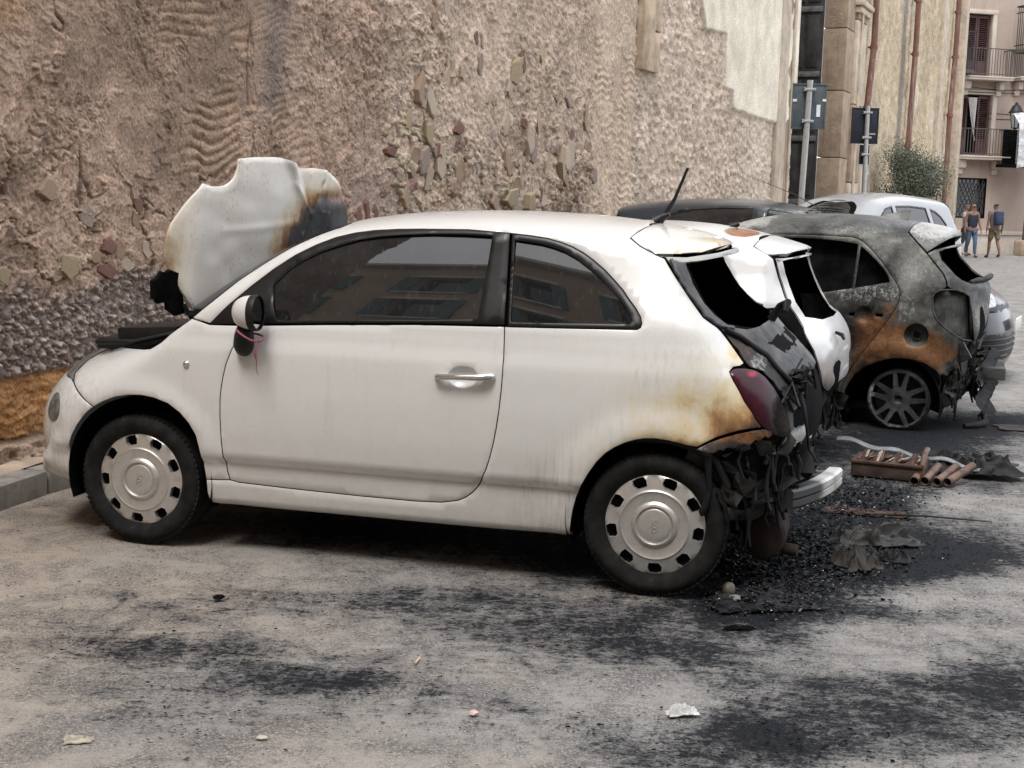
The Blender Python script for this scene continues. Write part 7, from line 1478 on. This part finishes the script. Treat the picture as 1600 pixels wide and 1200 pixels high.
def person(label, loc, face, skin, tops, legs, hair, h=1.74, stride=.18, arms=((.25, -.05), (.25, .05)), long_hair=False, shorts=False, sleeves=.0, female=False, bend=0., elbow_out=0., shoes=(.05, .04, .035), group=None):
    root = empty('person', loc, face, label=label, cat='person', group=group); root.scale = (h/1.74,)*3; sw = .175 if female else .20
    V, E = [], []
    def a(p, r, prev=None):
        V.append((*p, r)); i = len(V)-1
        if prev is not None: E.append((prev, i))
        return i
    by = -bend
    pel = a((0, 0, .93), (.135, .10)); wa = a((0, by*.3, 1.10), (.125, .09), pel); che = a((0, by*.8, 1.30), (.145, .10), wa); ub = a((0, by, 1.41), (.11, .08), che); nk = a((0, by-.005, 1.50), .052, ub); hd = a((0, by-.015, 1.58), (.068, .078), nk); h2 = a((0, by-.012, 1.66), (.074, .09), hd); h3 = a((0, by-.005, 1.715), (.05, .06), h2); nose = a((0, by-.115, 1.615), .010, hd)
    hands = []
    for s, (fx, fy) in zip((-1, 1), arms):
        sh = a((s*sw, by+.005, 1.425), .055, ub); el = a((s*(sw+.05+elbow_out), by+.02+fy*.2, 1.15), .042, sh); wr = a((s*(fx+.0), by+fy, .92), .028, el); pm = a((s*fx, by+fy-.015, .86), (.032, .018), wr); hands.append(pm)
        for k, (dx, L) in enumerate(((-.024, .062), (-.008, .075), (.008, .07), (.024, .055))): f1 = a((s*fx+.2*dx, by+fy-.02+dx, .83), .009, pm); a((s*fx+.2*dx, by+fy-.03+dx, .83-L), .007, f1)
        th = a((s*(fx-.02), by+fy-.05, .84), .010, pm); a((s*(fx-.02), by+fy-.065, .80), .008, th)
    for s in (-1, 1):
        fw = s*stride; hp = a((s*.085, 0, .88), (.085, .09), pel); kn = a((s*.09, -.03-fw*.45, .49), .055, hp); cf = a((s*.092, .0-fw*.55+(.05 if fw < 0 else 0), .32), .052, kn); an = a((s*.095, .03-fw*.9, .09+(.06 if fw < 0 else 0)), .035, cf); a((s*.105, -.10-fw*.9, .035+(.02 if fw < 0 else 0)), (.042, .025), an)
    b = skinmesh('body', V, E, skin, root)
    def torso(name, mat, top_z, r=1.36):
        W = [(0, 0, .90, (.165, .13)), (0, by*.3, 1.10, (.135*r, .105)), (0, by*.8, 1.29, (.155*r, .115)), (0, by, 1.40, (.125*r, .092))]; Ed = [(0, 1), (1, 2), (2, 3)]
        if sleeves:
            for s, (fx, fy) in zip((-1, 1), arms): i = len(W); W += [(s*sw*.98, by+.005, 1.425, .068), (s*(sw+.05*sleeves+elbow_out*sleeves), by+.01+fy*.2*sleeves, 1.425-.275*sleeves, .060)]; Ed += [(3, i), (i, i+1)]
        else:
            for s in (-1, 1): i = len(W); W += [(s*.10, by-.0, 1.46, .028)]; Ed += [(3, i)]
        return skinmesh(name, W, Ed, mat, root)
    torso('top', tops, 1.4)
    W = [(0, 0, .95, (.150, .115))]; Ed = []
    for s in (-1, 1):
        fw = s*stride; i = len(W); W += [(s*.085, 0, .86, (.10, .105)), (s*.09, -.03-fw*.45+(.02 if shorts else 0), .54 if shorts else .49, .085 if shorts else .068)]; Ed += [(0, i), (i, i+1)]
        if not shorts: W += [(s*.092, -fw*.55+(.05 if fw < 0 else 0), .32, .062), (s*.095, .03-fw*.9, .10+(.06 if fw < 0 else 0), .052)]; Ed += [(i+1, i+2), (i+2, i+3)]
    skinmesh('shorts' if shorts else 'trousers', W, Ed, legs, root)
    for s in (-1, 1):
        fw = s*stride; dz = .06 if fw < 0 else 0; skinmesh('shoe', [(s*.096, .055-fw*.9, .045+dz, .042), (s*.10, -.02-fw*.9, .04+dz*.7, .045), (s*.107, -.125-fw*.9, .032+dz*.3, (.045, .028))], [(0, 1), (1, 2)], simple('shoe', shoes, .7), root)
    if hair is not None:
        W = [(0, by+.03, 1.70, (.082, .088)), (0, by+.045, 1.63, (.078, .06))]; Ed = [(0, 1)]
        if long_hair: W += [(-.075, by+.005, 1.58, .035), (-.085, by-.01, 1.46, .03), (.075, by+.005, 1.58, .035), (.085, by-.01, 1.46, .03), (0, by+.06, 1.50, (.085, .04))]; Ed += [(1, 2), (2, 3), (1, 4), (4, 5), (1, 6)]
        skinmesh('hair', W, Ed, hair, root)
    return root
SK = simple('tanned_skin', (.22, .12, .085), .6, var=.12); SK2 = simple('brown_skin', (.15, .082, .06), .6, var=.12)
wm = person('woman in a navy vest and blue jeans with long brown hair walking this way', (14.58, 43.3, 0), 8, SK, simple('navy_vest', (.012, .014, .030), .8), simple('blue_jeans', (.055, .105, .17), .85, var=.25), simple('brown_hair', (.06, .03, .022), .6), 1.72, .16, ((.24, .02), (.27, -.08)), True, False, 0, True)
g = MB()
for s in (-1, 1): g.box((s*.036, -.108, 1.625), (.058, .012, .036), None, .005)
g.box((0, -.108, 1.632), (.02, .008, .008)); g.build('sunglasses', M_['plastic'], wm, 40)
mn = person('man in khaki shorts with a blue backpack walking away', (15.32, 43.34, 0), 190, SK2, simple('grey_brown_shirt', (.15, .125, .115), .9), simple('khaki_shorts', (.16, .125, .085), .9), simple('cropped_dark_hair', (.05, .04, .035), .8), 1.76, .20, ((.29, -.06), (.30, .06)), False, True, .55)
bp = MB(); bp.box((0, 0, 0), (.30, .17, .44), None, .06); bp.box((0, -.09, -.07), (.24, .07, .22), None, .03)
bo = bp.build('backpack', simple('navy_backpack', (.022, .036, .075), .8, var=.2), None, 50); bo.matrix_world = Matrix.Translation((15.32, 43.34, 0)) @ Matrix.Rotation(R(190), 4, 'Z') @ Matrix.Translation((0, .19, 1.27)) @ Matrix.Rotation(R(180), 4, 'Z'); props(bo, 'dark blue backpack on the back of the man in khaki shorts', 'backpack')
person('person in a pale grey T-shirt with dark hair, half hidden behind the woman in navy', (14.92, 45.0, 0), 60, SK2, simple('pale_grey_tee', (.36, .36, .35), .9), simple('dark_trousers', (.04, .04, .045), .9), simple('black_hair', (.015, .013, .012), .6), 1.70, .12, ((.32, -.12), (.28, -.10)), False, False, .55)
t = NT('patterned_shirt'); v = t.vor(t.obj, 22); M_['pattern'] = t.done(t.mix(t.mr(v, .28, .36), (.50, .49, .46), (.13, .125, .12)), .85)
person('person in a black-and-white patterned shirt cut off by the right edge', (11.70, 30.0, 0), -70, SK2, M_['pattern'], simple('dark_trousers_b', (.05, .05, .055), .9), simple('dark_hair_b', (.03, .025, .02), .6), 1.72, .10, ((.30, -.10), (.30, -.12)), False, False, .95, elbow_out=.08)
